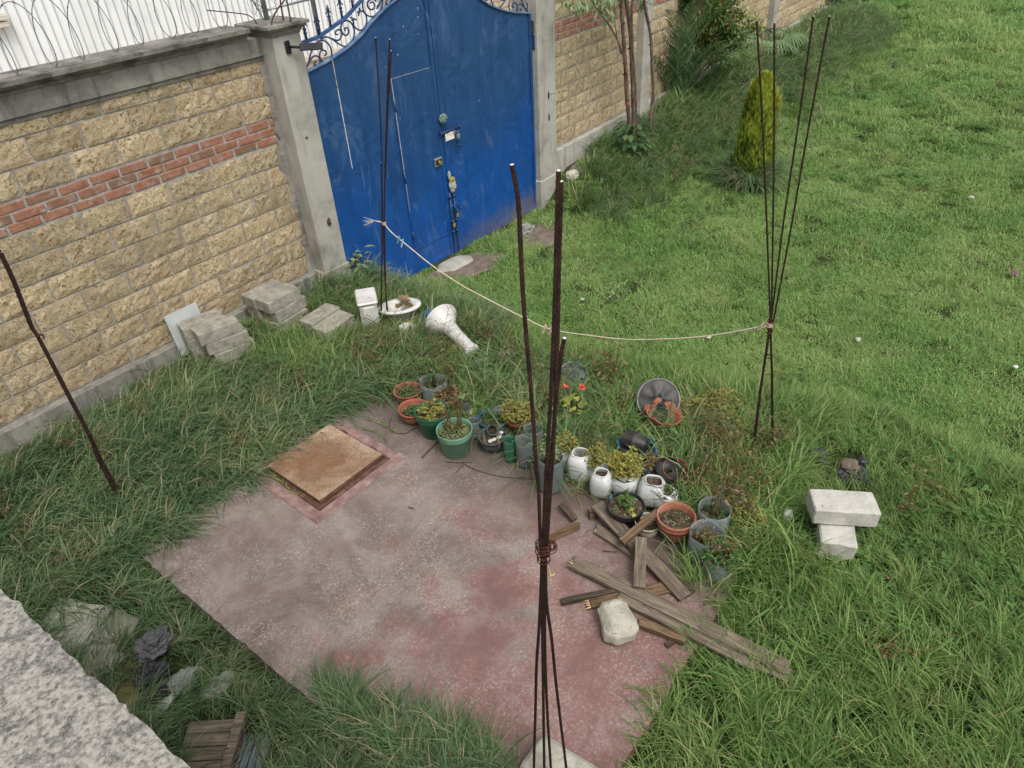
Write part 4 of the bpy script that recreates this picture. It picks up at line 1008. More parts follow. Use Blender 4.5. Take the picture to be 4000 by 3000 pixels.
def fnoise(x, y, s, seed=0.0):
    return np.array([mnoise.noise(Vector((a * s, b * s, seed))) for a, b in zip(x, y)])
def bankd(x, y): return x - np.interp(y, BY, BX)
EXC = []; EXCL = []     # (cx, cy, r) discs without long grass roots
def exc(px, py, r_, z=0.0): p = G(px, py, z); EXC.append((p.x, p.y, r_))
def notin(x, y, lst):
    ok = np.ones(len(x), bool)
    for cx, cy, r_ in lst: ok &= (x - cx) ** 2 + (y - cy) ** 2 > r_ * r_
    return ok
def slabmask(x, y, g=0.0): return (x > SX0 - g) & (x < SX1 + g) & (y > SY0 - g) & (y < SY1 + g)
# ------------------------------------------------------------------ materials of the loose objects
def pot_mat(key, a, b, c, rough=.55, dirt='#6b5f52', amt=.5, sc=7):
    n = NT(key); v = n.co(); f = n.noise(v, sc, 6, .6); g = n.noise(v, 3.5, 7, .7)
    col_ = n.ramp(f, [(.3, a), (.5, b), (.7, c)]); z = n.sep(n.co('Generated', False))[2]
    d = n.math('MULTIPLY', n.ramp(n.math('ADD', g, n.math('MULTIPLY', z, -.35)), [(.22, (0, 0, 0)), (.50, (1, 1, 1))]), amt)
    n.col(n.mix(d, col_, dirt)); n.set(Roughness=rough); n.b.inputs['Specular IOR Level'].default_value = .35; n.bump(n.noise(v, 30, 6, .65), .002); n.done(key)
pot_mat('terracotta', '#864c39', '#9a5c48', '#a76c57', .7)
pot_mat('terracotta_pale', '#8f5744', '#a26a56', '#ae7a66', .75)
pot_mat('green_dark', '#1f5a42', '#286b4f', '#34795c', .45, amt=.3)
pot_mat('green_mint', '#5c8a72', '#6f9c84', '#82ab94', .5, amt=.35)
pot_mat('green_bottle', '#4d8a6c', '#5f9c7c', '#7db194', .35, amt=.4)
pot_mat('white_plastic', '#b9bab9', '#cfd0cf', '#dcdcda', .4, '#7a7468', .55, 9)
pot_mat('white_ceramic', '#bdbab4', '#d0cdc8', '#dddad5', .3, '#8d867a', .35)
pot_mat('blue_tub', '#244e70', '#2f5f85', '#3f7398', .45, amt=.3)
pot_mat('grey_tub', '#404347', '#4f5357', '#5d6165', .5, amt=.3)
pot_mat('black_tub', '#1c1d20', '#26282b', '#34363a', .45, amt=.3)
pot_mat('teal_tub', '#3a6c6e', '#4c8082', '#669595', .5, amt=.4)
pot_mat('beige_tub', '#a79c8b', '#bab09f', '#c8c0b1', .6, amt=.45)
pot_mat('hub_grey', '#5c6063', '#777b7e', '#8f9396', .4, '#4a4844', .4)
pot_mat('black_drip', '#1b1c1f', '#26282b', '#33363a', .45, '#c9cbcb', .75, 30)
plastic('clear_plastic', '#b4bdbe', .50, .22, .004); plastic('clear_grey', '#939b9a', .52, .25, .004); plastic('cut_green', '#4f8b6d', .80, .25, .004)
mat_simple('pot_soil', [(.3, '#3d332b'), (.5, '#574a3e'), (.7, '#756657')], 30, bump=.02, bscale=50, rough=.97, spec=.05)
mat_simple('stone_pale', [(.3, '#9b9788'), (.5, '#b3af9f'), (.7, '#c4c0b1')], 12, bump=.010, bscale=34, rough=.95, spec=.1, speck=(70, .60, '#77736a'))
mat_simple('stone_grey', [(.3, '#7b776d'), (.5, '#969285'), (.7, '#aaa698')], 12, bump=.010, bscale=40, rough=.95, spec=.1, speck=(60, .60, '#5f5c54'))
mat_simple('stone_white', [(.3, '#a8a59c'), (.5, '#bbb8ae'), (.7, '#c9c6bd')], 10, bump=.008, bscale=34, rough=.95, spec=.1, speck=(50, .62, '#8a877e'))
mat_simple('tile_white', [(.3, '#a9adab'), (.7, '#bdc1bf')], 4, rough=.35, spec=.5)
# weathered timber: grain follows the long side
for key, cols in (('wood', ('#4d443a', '#75695b', '#938775')), ('wood_brown', ('#4a3a2b', '#6d5843', '#8c7660')), ('wood_dark', ('#332c26', '#4c4238', '#6a5e50'))):
    n = NT(key); v = n.co('Object', True, (2.2, 30, 30)); f = n.noise(v, 2.2, 7, .65, .6); v2 = n.co('Object', True); g = n.noise(v2, 4, 6, .6)
    c = n.ramp(f, [(.32, cols[0]), (.5, cols[1]), (.66, cols[2])]); c = n.mix(n.ramp(g, [(.5, (0, 0, 0)), (.68, (.5, .5, .5))]), c, cols[0])
    kn = n.voro(n.co('Object', True, (1, 2.2, 1)), 6.5); c = n.mix(n.ramp(kn, [(.05, (1, 1, 1)), (.09, (0, 0, 0))]), c, '#2b221b')
    n.col(c); n.set(Roughness=.9); n.b.inputs['Specular IOR Level'].default_value = .15; n.bump(f, .004); n.done(key)
mat_simple('wood_split', [(.3, '#a98a62'), (.7, '#cdb48b')], 30, rough=.9)
mat_simple('twig', [(.3, '#3f332b'), (.7, '#66564a')], 20, rough=.95); mat_simple('straw_mat', [(.3, '#7a6542'), (.7, '#a58d62')], 20, rough=.95)
def leaf_mat(key, lo, mid, hi, dry='#8d7f52', amt=.08, rough=.5):
    n = NT(key); a = n.n('ShaderNodeAttribute', attribute_name='tint'); t = a.outputs['Fac']; c = n.ramp(t, [(0, lo), (.5, mid), (1, hi)])
    s = n.ramp(n.math('FRACT', n.math('MULTIPLY', t, 13.7)), [(1 - amt, (0, 0, 0)), (1 - amt + .02, (1, 1, 1))]); c = n.mix(s, c, dry)
    n.col(c); n.set(Roughness=rough); n.b.inputs['Specular IOR Level'].default_value = .3
    tl = n.n('ShaderNodeBsdfTranslucent'); n.l(c, tl.inputs[0]); mx = n.n('ShaderNodeMixShader'); mx.inputs[0].default_value = .25
    n.l(n.b.outputs[0], mx.inputs[1]); n.l(tl.outputs[0], mx.inputs[2]); n.l(mx.outputs[0], n.out.inputs[0]); n.done(key)
leaf_mat('sedum', '#6c6f34', '#8b8b45', '#a9a35c', '#8d7442', .12); leaf_mat('leaf_green', '#36552c', '#4d7038', '#6d8c4b'); leaf_mat('leaf_yellow', '#6f7a34', '#989647', '#b9ae60', '#9b7b3f', .12)
leaf_mat('leaf_dry', '#59492f', '#7b6844', '#998560', '#4d3c28', .2, .9); leaf_mat('leaf_pale', '#5e7347', '#7c8d5c', '#98a477', '#8d7f52', .15)
mat_simple('flower_red', [(.3, '#b8463a'), (.7, '#dc6c58')], 30, rough=.6); mat_simple('flower_yellow', [(.3, '#c9b13c'), (.7, '#dccb5c')], 30, rough=.6)
mat_simple('flower_pink', [(.3, '#a8405c'), (.7, '#c8607a')], 30, rough=.6); mat_simple('paper', [(.3, '#bfbdb6'), (.7, '#d3d1ca')], 20, rough=.8, bump=.004)

# ------------------------------------------------------------------ plants for pots
def pl_sedum(r_, h, n_, seed, mat='sedum', ls=.013):
    q = random.Random(seed); m = MB()
    for _ in range(n_):
        a = q.uniform(0, 6.28); d = r_ * math.sqrt(q.random()); top = h * (1 - .55 * (d / r_) ** 2) * q.uniform(.35, 1.05) * (1 + .25 * math.sin(a * 3 + seed))
        p = Vector((d * math.cos(a) * (1 + .3 * top / max(h, .01)), d * math.sin(a) * (1 + .3 * top / max(h, .01)), top)); t = q.random()
        for k in range(3):
            g = q.uniform(0, 6.28); m.leaf(p, (math.cos(g), math.sin(g), q.uniform(.0, .9)), (0, 0, 1), ls * q.uniform(.7, 1.3), ls * .8, .2, .1, min(1, max(0, t + q.uniform(-.15, .15))), 2)
    for _ in range(max(6, n_ // 25)):
        a = q.uniform(0, 6.28); d = r_ * q.random() * .9; m.tube([(d * .6 * math.cos(a), d * .6 * math.sin(a), -.01), (d * math.cos(a), d * math.sin(a), h * .8)], .0015, 4, col=.2)
    return m
def pl_stems(n_, h, seed, spread=.3, rad=.0018, twigs=4, leafn=0, leafL=.02, base_r=.02):
    q = random.Random(seed); m = MB()
    for _ in range(n_):
        a = q.uniform(0, 6.28); b = q.uniform(0, 6.28); br_ = base_r * math.sqrt(q.random()); hh = h * q.uniform(.6, 1.05); s = spread * q.uniform(.2, 1)
        P = [Vector((br_ * math.cos(b) + math.cos(a) * s * hh * t ** 1.5 + q.uniform(-.006, .006), br_ * math.sin(b) + math.sin(a) * s * hh * t ** 1.5 + q.uniform(-.006, .006), hh * t)) for t in (0, .2, .4, .6, .8, 1)]
        m.tube(P, [rad * (1.3 - .8 * i / 5) for i in range(6)], 5, col=.3)
        for k in range(twigs):
            i = q.randint(2, 5); p = P[i]; g = q.uniform(0, 6.28); L = hh * q.uniform(.08, .22); e = p + Vector((math.cos(g) * L, math.sin(g) * L, L * q.uniform(.4, 1.1)))
            m.tube([p, p.lerp(e, .5) + Vector((0, 0, -.003)), e], [rad * .7, rad * .6, rad * .4], 4, col=.3)
            if leafn: m.leaf(e, (math.cos(g), math.sin(g), .1), (0, 0, 1), leafL * q.uniform(.7, 1.3), leafL * .5, .2, .3, q.random())
        for k in range(leafn):
            t = q.uniform(.25, 1); i = min(4, int(t * 5)); p = P[i].lerp(P[i + 1], t * 5 - i); g = q.uniform(0, 6.28)
            m.leaf(p, (math.cos(g), math.sin(g), q.uniform(-.4, .6)), (0, 0, 1), leafL * q.uniform(.6, 1.3), leafL * .5, .2, .3, q.random())
    return m
def pl_grassy(n_, h, seed, W=.005, rad=.03):
    return clump(seed, n_, rad, (h * .5, h), W, (.9, 1.5), (.5, 1.8), 3.0, 5)
def pl_broad(n_, h, seed, L=.05, r_=.05):
    q = random.Random(seed); m = MB()
    for _ in range(n_):
        a = q.uniform(0, 6.28); d = r_ * q.random(); z = h * q.uniform(.3, 1); m.tube([(0, 0, 0), (d * math.cos(a) * .5, d * math.sin(a) * .5, z * .7), (d * math.cos(a), d * math.sin(a), z)], .0014, 4, col=.4)
        m.leaf((d * math.cos(a), d * math.sin(a), z), (math.cos(a), math.sin(a), q.uniform(-.2, .5)), (0, 0, 1), L * q.uniform(.6, 1.2), L * .7, .15, .25, q.random(), 4)
    return m
# ------------------------------------------------------------------ vessels
def profile(kind, rr, rb, h):
    if kind == 'pot':    # tapered nursery pot with a rolled rim band
        return [(rb * .3, 0), (rb * .95, 0), (rb, .006), (rb + (rr - rb) * .72, h * .76), (rr * .955, h * .765), (rr * .975, h * .80), (rr * .99, h * .98), (rr, h), (rr * .965, h + .002), (rr * .93, h * .97), (rr * .90, h * .7), (rb * .9, .02), (rb * .3, .015)]
    if kind == 'bowl':
        return [(rb * .3, 0), (rb * .95, 0), (rb, .004), (rb + (rr - rb) * .55, h * .30), (rb + (rr - rb) * .85, h * .62), (rr * .95, h * .86), (rr, h * .88), (rr * 1.01, h * .985), (rr * .985, h), (rr * .93, h * .985), (rr * .90, h * .85), (rb + (rr - rb) * .45, h * .3), (rb * .8, .015), (rb * .3, .012)]
    if kind == 'bigbowl':   # terracotta with a double roll
        return [(rb * .3, 0), (rb * .95, 0), (rb, .006), (rb + (rr - rb) * .45, h * .25), (rb + (rr - rb) * .78, h * .55), (rr * .93, h * .72), (rr * .985, h * .74), (rr * .99, h * .79), (rr * .955, h * .82), (rr * .97, h * .86), (rr * 1.0, h * .90), (rr * 1.0, h * .97), (rr * .97, h), (rr * .91, h * .98), (rr * .87, h * .80), (rb * 1.2, h * .3), (rb * .3, .02)]
    if kind == 'cut':    # ribbed bottle or water jug with the top cut away
        P = [(rb * .3, .004), (rb * .9, 0), (rr * .98, h * .05)]
        k = 11
        for i in range(1, k): t = i / k; P.append((rr * (1.0 if i % 2 else .965), h * (.05 + .93 * t)))
        P += [(rr * .99, h), (rr * .975, h)] + [(q - .004, z) for q, z in P[::-1][:-2]] + [(rb * .3, .01)]
        return P
    if kind == 'jug':    # white squarish detergent jug with the neck cut off
        return [(rr * .3, .004), (rr * .72, 0), (rr * .9, h * .05), (rr * .985, h * .2), (rr, h * .45), (rr * .97, h * .66), (rr * .88, h * .82), (rr * .72, h * .92), (rr * .63, h * .945), (rr * .64, h * .985), (rr * .60, h), (rr * .55, h * .99), (rr * .56, h * .92), (rr * .85, h * .7), (rr * .9, h * .35), (rr * .3, h * .2)]
def vessel(name, label, cat_, px, rimw, h, kind, mat, rb=.7, soil=.75, plants=(), z0=SZ, n_=36, tilt=None, wob=0, sq=0, group=None, rot=0, cutwave=0, soilmat='pot_soil'):
    P = G(px[0], px[1], z0); rr = pxm(rimw / 2, P + Vector((0, 0, h))); rbm = rr * rb
    t = thing(name, label, cat_, P, (tilt[0] if tilt else 0, tilt[1] if tilt else 0, rot), group); EXC.append((P.x, P.y, rr * .8))
    seed = int(px[0] + px[1]); ph = seed % 7
    prof = profile(kind, rr, rbm, h); npf = len(prof)
    def w(i, g, r_, z):
        q = 1 + wob * (.5 * math.sin(2 * g + ph) + .35 * math.sin(3 * g + 2 * ph) * (z / h)); dz = 0
        if cutwave and z > h * .8: dz = cutwave * (math.sin(2 * g + ph) + .5 * math.sin(5 * g + ph) + .3 * math.sin(9 * g))
        return r_ * q, dz
    m = MB(); m.lathe(prof, n_, None, True, w, sq); m.build('body', mat, t)
    if soil:
        zi = h * soil; ri = rr * (.90 if kind != 'jug' else .88); ri = (rbm + (rr - rbm) * soil) * .93 if kind in ('pot', 'bowl', 'bigbowl') else ri
        if kind == 'bowl' or kind == 'bigbowl': ri = rr * (.80 if soil > .5 else .62)
        m = MB(); m.disc(ri * (1 - wob * .3), zi, 26, None, .006, seed, 5, .006); m.build('soil', soilmat, t)
        for (mb, pm, nm) in plants: mb.build(nm, pm, t, (0, 0, zi))
    return t
S = SZ
vessel('flower_pot', 'terracotta bowl at the far left end of the pots, half under long grass', 'flower pot', (1598, 1562), 112, .11, 'bowl', 'terracotta', .62, .6, [(pl_sedum(.07, .04, 60, 3, 'leaf_green'), 'leaf_green', 'plant'), (pl_stems(7, .10, 5, .7, .0012), 'leaf_dry', 'dry_stems')])
vessel('flower_pot', 'terracotta bowl in front of the leftmost one beside the dark green pot', 'flower pot', (1622, 1641), 120, .13, 'bowl', 'terracotta', .55, .6, [(pl_sedum(.07, .05, 90, 4, 'leaf_green'), 'leaf_green', 'plant')])
vessel('flower_pot', 'dark green plastic pot filled with yellowing leafy seedlings', 'flower pot', (1699, 1690), 138, .225, 'pot', 'green_dark', .70, .86, [(pl_sedum(.10, .07, 170, 6, 'sedum', .02), 'sedum', 'plant'), (pl_stems(4, .22, 9, .25), 'leaf_dry', 'dry_stems')])
vessel('flower_pot', 'mint green plastic pot with several dead brown stems standing in it', 'flower pot', (1785, 1762), 144, .225, 'pot', 'green_mint', .76, .84, [(pl_sedum(.10, .045, 330, 7, 'leaf_pale', .012), 'leaf_pale', 'plant'), (pl_stems(9, .30, 10, .14, .0042, 7, 0, .02, .07), 'leaf_dry', 'dead_stems')])
vessel('cut_bottle', 'clear cut water jug holding a leggy plant behind the dark green pot', 'plastic jug', (1700, 1545), 106, .16, 'cut', 'clear_plastic', .8, .55, [(pl_stems(6, .42, 12, .35, .0018, 6, 8, .035), 'leaf_green', 'plant'), (pl_stems(6, .5, 14, .8, .0016, 8), 'leaf_dry', 'dry_stems')], z0=.12, cutwave=.008)
EXC.append((EXC[-1][0] - .05, EXC[-1][1] - .03, .16))
vessel('flower_pot', 'terracotta pot of dry growth behind the mint green pot', 'flower pot', (1757, 1590), 104, .13, 'pot', 'terracotta_pale', .72, .85, [(pl_sedum(.08, .07, 120, 15, 'leaf_dry', .02), 'leaf_dry', 'plant'), (pl_stems(7, .30, 16, .5, .002, 6), 'leaf_dry', 'dry_stems')])
vessel('grow_bag', 'small grey plastic grow bag with a spiky aloe', 'grow bag', (1817, 1612), 52, .13, 'cut', 'grey_tub', .9, .8, [(pl_grassy(14, .15, 17, .022, .015), 'leaf_pale', 'aloe_leaf')], wob=.08, cutwave=.006)
P = G(1846, 1618, .12); crumple('plastic_bag', 'bag_white', P, (.045, .04, .05), 21, 'crumpled white plastic bag between the aloe bag and the mint green pot', 'plastic bag')
vessel('cut_bottle', 'small cloudy cut bottle tucked behind the right side of the mint green pot', 'plastic bottle', (1853, 1706), 46, .17, 'cut', 'clear_grey', .9, .5, [(pl_stems(4, .16, 18, .4), 'leaf_dry', 'dry_stems')], wob=.06)
vessel('wash_basin', 'blue plastic basin with grass and a dark bottle base in it', 'basin', (1928, 1668), 124, .10, 'bowl', 'blue_tub', .74, .55, [(pl_grassy(30, .22, 19, .004, .07), 'leaf_green', 'weeds')])
P = G(1922, 1618, .17); t = thing('bottle_end', 'dark cloudy bottle base lying inside the blue basin', 'plastic bottle', P, (R(60), R(10), R(30))); m = MB(); m.lathe([(.001, .0), (.03, .0), (.042, .01), (.045, .05), (.043, .10), (.040, .10), (.040, .02), (.001, .012)], 22); m.build('body', 'clear_grey', t)
vessel('flower_pot', 'dark grey round bowl with broken white shards in its soil', 'bowl', (1928, 1750), 114, .13, 'bowl', 'grey_tub', .50, .72, [(pl_grassy(16, .12, 20, .004, .07), 'leaf_pale', 'weeds')])
P = G(1920, 1680, .24); t = thing('cut_bottle', 'cloudy cut bottle of soil tipped over in the dark grey bowl', 'plastic bottle', P, (R(38), R(-38), 0)); m = MB(); m.lathe([(q, z - .07) for q, z in profile('cut', .042, .036, .14)], 24); m.build('body', 'clear_grey', t); m = MB(); m.lathe([(.001, -.065), (.034, -.065), (.037, -.01), (.001, -.005)], 18); m.build('soil', 'pot_soil', t)
for i, (px, py, lb) in enumerate(((1930, 1716, 'middle'), (1949, 1707, 'right'), (1916, 1722, 'left'), (1957, 1690, 'far right'))):
    o = crumple('ceramic_shard', 'paper', G(px, py, .215), (.022, .016, .006), 30 + i, lb + ' white shard on the soil of the dark grey bowl', 'shard', sub=2, amp=.3, group='white shards in the dark grey bowl')
vessel('flower_pot', 'orange clay pot overflowing with yellow green succulents', 'flower pot', (2022, 1676), 112, .13, 'pot', 'terracotta', .72, .92, [(pl_sedum(.115, .13, 520, 22, 'sedum', .014), 'sedum', 'succulent'), (pl_stems(5, .22, 23, .3, .0015), 'leaf_dry', 'dry_stems')])
vessel('cut_bottle', 'green tinted cut bottle standing beside the dark grey bowl', 'plastic bottle', (1994, 1797), 48, .215, 'cut', 'cut_green', .85, .5, (), wob=.06, cutwave=.01)
vessel('cut_bottle', 'clear cut bottle of dark soil right of the green tinted one', 'plastic bottle', (2050, 1812), 66, .235, 'cut', 'clear_grey', .85, .55, [(pl_grassy(14, .16, 25, .005, .03), 'leaf_pale', 'weeds')], wob=.06, cutwave=.008)
vessel('cut_bottle', 'clear cut bottle half hidden behind the leftmost near bar', 'plastic bottle', (2087, 1745), 74, .19, 'cut', 'clear_grey', .9, .6, [(pl_grassy(10, .2, 26, .005, .03), 'leaf_green', 'weeds')], wob=.05)
vessel('cut_jug', 'large cloudy cut water jug behind the near bars', 'plastic jug', (2152, 1903), 102, .30, 'cut', 'clear_grey', .95, .68, [(pl_stems(9, .26, 27, .6, .0018, 6, 7, .03), 'leaf_pale', 'plant'), (pl_grassy(26, .16, 28, .006, .05), 'leaf_green', 'weeds'), (pl_stems(8, .28, 29, .9, .0014, 5), 'leaf_dry', 'dry_stems')], cutwave=.006)
vessel('cut_jug', 'white tub with green rim band of yellow seedlings behind the tallest white jug', 'plastic tub', (2212, 1822), 84, .20, 'cut', 'white_plastic', .9, .9, [(pl_sedum(.085, .12, 260, 31, 'sedum', .013), 'sedum', 'plant')])
JG = 'white cut detergent jugs along the slab edge'
vessel('cut_jug', 'tallest white cut jug, empty, nearest to the near bars', 'plastic jug', (2264, 1860), 96, .235, 'jug', 'white_plastic', .8, .35, (), sq=.8, rot=.3, group=JG)
vessel('cut_jug', 'white cut jug with green cord and a brownish bushy plant', 'plastic jug', (2328, 1870), 84, .17, 'jug', 'white_plastic', .8, .85, [(pl_sedum(.085, .15, 330, 33, 'sedum', .013), 'sedum', 'plant'), (pl_stems(8, .18, 34, .9, .0016, 6), 'leaf_dry', 'dry_stems')], sq=.8, rot=.1, group=JG)
vessel('cut_jug', 'white cut jug with bare soil left of the black pot', 'plastic jug', (2347, 1926), 84, .205, 'jug', 'white_plastic', .8, .72, (), sq=.8, rot=.2, group=JG)
vessel('cut_jug', 'white cut jug with a tall yellow green succulent', 'plastic jug', (2440, 1905), 112, .15, 'jug', 'white_plastic', .8, .9, [(pl_sedum(.11, .19, 430, 35, 'leaf_yellow', .017), 'leaf_yellow', 'succulent')], sq=.8, rot=.4, group=JG)
vessel('cut_jug', 'white cut jug with dark earth behind the black pot', 'plastic jug', (2538, 1955), 110, .185, 'jug', 'white_plastic', .8, .78, (), sq=.85, rot=.5, tilt=(R(6), R(5)), group=JG)
vessel('cut_jug', 'dirty white cut jug wrapped in dry roots behind the large terracotta pot', 'plastic jug', (2596, 1975), 100, .15, 'jug', 'white_plastic', .8, .9, [(pl_sedum(.06, .03, 60, 36, 'leaf_green'), 'leaf_green', 'plant'), (pl_stems(14, .10, 37, 2.2, .0014, 5), 'leaf_dry', 'dry_roots')], sq=.6, rot=.1, group=JG)
# green cord on two jugs
mat_simple('cord_green', [(.3, '#3c8f78'), (.7, '#58aa92')], 30, rough=.6)
for (px, py, rr_, zz, lb) in ((2326, 1822, .048, .262, 'green cord tied round the neck of a white jug'), (2214, 1740, .066, .305, 'green cord round the rim of the seedling tub')):
    p = G(px, py, zz); m = MB(); m.tube([(rr_ * math.cos(a * .25), rr_ * math.sin(a * .25), .003 * math.sin(a)) for a in range(26)], .003, 5); tag(m.build('cord', 'cord_green', None, p), lb, 'cord')
vessel('flower_pot', 'wide black plastic pot with a small green sprout in bare soil', 'flower pot', (2440, 2036), 148, .16, 'pot', 'black_tub', .74, .88, [(pl_sedum(.05, .11, 70, 38, 'leaf_green', .018), 'leaf_green', 'sprout'), (pl_sedum(.09, .015, 60, 39, 'leaf_pale', .012), 'leaf_pale', 'seedlings')])
o = crumple('plastic_scrap', 'teal_tub', G(2386, 1945, .25), (.018, .006, .03), 3, 'small pale green plant tag stuck in the black pot', 'plant tag', sub=2, amp=.1)
P = G(2470, 2000, .25); m = pl_broad(5, .02, 44, .04, .02); tag(m.build('fallen_leaf', 'leaf_yellow', None, P), 'little yellow rosette on the soil of the black pot', 'seedling')
vessel('bowl', 'small beige plastic bowl of earth under the crossing board', 'bowl', (2527, 2080), 100, .105, 'bowl', 'beige_tub', .70, .62, [(pl_stems(6, .05, 40, 1.5, .001), 'leaf_dry', 'dry_stems')])
vessel('flower_pot', 'large round terracotta pot with double rim and bare soil', 'flower pot', (2632, 2097), 154, .205, 'bigbowl', 'terracotta_pale', .50, .76, [(pl_stems(10, .12, 41, 1.4, .0013, 4), 'leaf_dry', 'dry_stems'), (pl_sedum(.07, .02, 40, 42, 'leaf_pale', .01), 'leaf_pale', 'seedlings')])
CG = 'ribbed cut water jugs at the right end of the pots'
vessel('cut_jug', 'ribbed clear cut jug right of the large terracotta pot', 'plastic jug', (2778, 2075), 128, .22, 'cut', 'clear_plastic', .95, .62, [(pl_sedum(.08, .04, 80, 43, 'leaf_green'), 'leaf_green', 'seedlings'), (pl_stems(5, .42, 45, .25, .003, 5, 2, .02, .04), 'leaf_dry', 'dead_stems')], group=CG)
vessel('cut_jug', 'ribbed clear cut jug farthest back beside the grass with dry stalks', 'plastic jug', (2842, 2000), 96, .20, 'cut', 'clear_plastic', .95, .62, [(pl_stems(9, .30, 46, .5, .0018, 6, 4, .02), 'leaf_dry', 'dead_stems')], group=CG, z0=.03)
vessel('cut_bottle', 'narrow cut bottle squeezed behind the ribbed jugs', 'plastic bottle', (2730, 2005), 62, .14, 'cut', 'clear_grey', .95, .6, (), z0=.06)
vessel('cut_jug', 'bluish ribbed cut jug nearest to the planks', 'plastic jug', (2750, 2170), 138, .215, 'cut', 'clear_plastic', .95, .5, [(pl_stems(9, .16, 47, .6, .0015, 5, 3, .02), 'leaf_dry', 'dry_stems'), (pl_sedum(.07, .03, 40, 48, 'leaf_dry'), 'leaf_dry', 'litter')], group=CG, cutwave=.006)
vessel('cut_jug', 'ribbed cut jug at the near right corner full of small leafy weeds', 'plastic jug', (2797, 2250), 118, .20, 'cut', 'clear_plastic', .92, .82, [(pl_sedum(.11, .11, 220, 49, 'leaf_green', .018), 'leaf_green', 'weeds'), (pl_stems(9, .25, 50, .7, .0018, 6, 4, .02), 'leaf_dry', 'dry_stems')], group=CG, z0=.06)
vessel('cut_jug', 'ribbed cut jug with a mossy yellow plant at the grass edge', 'plastic jug', (2903, 2098), 118, .20, 'cut', 'clear_plastic', .92, .86, [(pl_sedum(.11, .10, 420, 51, 'sedum', .012), 'sedum', 'plant'), (pl_stems(5, .28, 52, .3, .0018, 5), 'leaf_dry', 'dry_stems')], group=CG, z0=.02)
# behind the first row
vessel('flower_pot', 'teal green tub leaning in the grass behind the geranium', 'flower pot', (2362, 1592), 132, .12, 'pot', 'teal_tub', .75, .4, (), z0=0, tilt=(R(-14), R(-6)))
# scalloped terracotta bowl, chipped
EXC.append((2.28, -4.22, .17)); P = G(2570, 1655, .15); rr_ = pxm(72, P); t = thing('flower_pot', 'scalloped terracotta bowl with a broken rim in front of the black wheel cover', 'flower pot', P, (R(14), R(6), 0)); EXC.append((P.x, P.y, rr_))
def wsc(i, g, r_, z):
    dz = 0
    if z > .09:
        dz = .010 * math.cos(8 * g)
        if 1.0 < (g % 6.283) < 2.2: dz -= .045 + .012 * math.sin(g * 23)
    return r_ * (1 + .025 * math.cos(8 * g) * (z / .13)), dz
m = MB(); m.lathe([(rr_ * .3, 0), (rr_ * .5, 0), (rr_ * .75, .04), (rr_ * .93, .10), (rr_ * 1.02, .125), (rr_ * 1.02, .132), (rr_ * .96, .130), (rr_ * .87, .10), (rr_ * .7, .045), (rr_ * .3, .015)], 64, None, True, wsc); m.build('body', 'terracotta', t); m = MB(); m.disc(rr_ * .72, .05, 24, None, .005, 3); m.build('soil', 'pot_soil', t)
# wheel covers
def wheel_cover(label, px, rad, z0, rot, mat, mat2, spokes=7, windows=True, seed=1):
    P = G(px[0], px[1], z0); t = thing('wheel_cover', label, 'wheel cover', P, rot); n_ = spokes * 8
    def wv(i, g, r_, z):
        return r_, 0
    m = MB(); m.lathe([(rad, -.022), (rad * 1.0, .0), (rad * .975, .006), (rad * .93, .002), (rad * .91, -.004)], 56); m.lathe([(rad * .985, -.022), (rad * .90, -.014), (rad * .89, -.008)], 56); m.build('rim', mat, t)
    m = MB()
    V = []; rings = [(.02, .018), (.16, .020), (.30, .016), (.42, .010), (.62, .006), (.80, .002), (.905, -.004)]
    for r_, z in rings:
        for j in range(n_):
            g = 2 * math.pi * j / n_; V.append((rad * r_ * math.cos(g), rad * r_ * math.sin(g), z + (.003 * math.cos(spokes * g) if .3 < r_ < .9 else 0)))
    Fq = []
    for i in range(len(rings) - 1):
        for j in range(n_):
            if windows and i in (4,) and (j % 8) in (3, 4): continue
            if windows and i == 5 and (j % 8) in (2, 3, 4, 5): continue
            Fq.append((i * n_ + j, i * n_ + (j + 1) % n_, (i + 1) * n_ + (j + 1) % n_, (i + 1) * n_ + j))
    Fq.append(tuple(range(n_))); m.add(V, Fq, True); m.build('face', mat2, t)
    m = MB()
    for k in range(5):
        g = k * 1.2566; m.lathe([(.016, .012), (.014, .022), (.004, .024)], 12, Matrix.Translation((rad * .22 * math.cos(g), rad * .22 * math.sin(g), 0)))
    m.build('boss', mat2, t); return t
wheel_cover('large black wheel cover with grey rim standing behind the scalloped bowl', (2572, 1562), .172, .27, Vector((-.62, -.42, .60)).to_track_quat('Z', 'Y').to_euler(), 'hub_grey', 'black_tub', windows=False)
wheel_cover('grey wheel cover lying in the grass behind the near bars', (2238, 1462), .125, .20, Vector((-.35, -.25, .9)).to_track_quat('Z', 'Y').to_euler(), 'hub_grey', 'grey_tub', 5)
P = G(2098, 1448, .10); t = thing('plastic_tray', 'dark plastic tray edge sticking out of the grass', 'tray', P, (R(20), R(52), R(60))); m = MB(); m.lathe([(.001, 0), (.10, 0), (.125, .02), (.13, .022), (.13, .026), (.10, .006), (.001, .005)], 30); m.build('dish', 'black_tub', t)
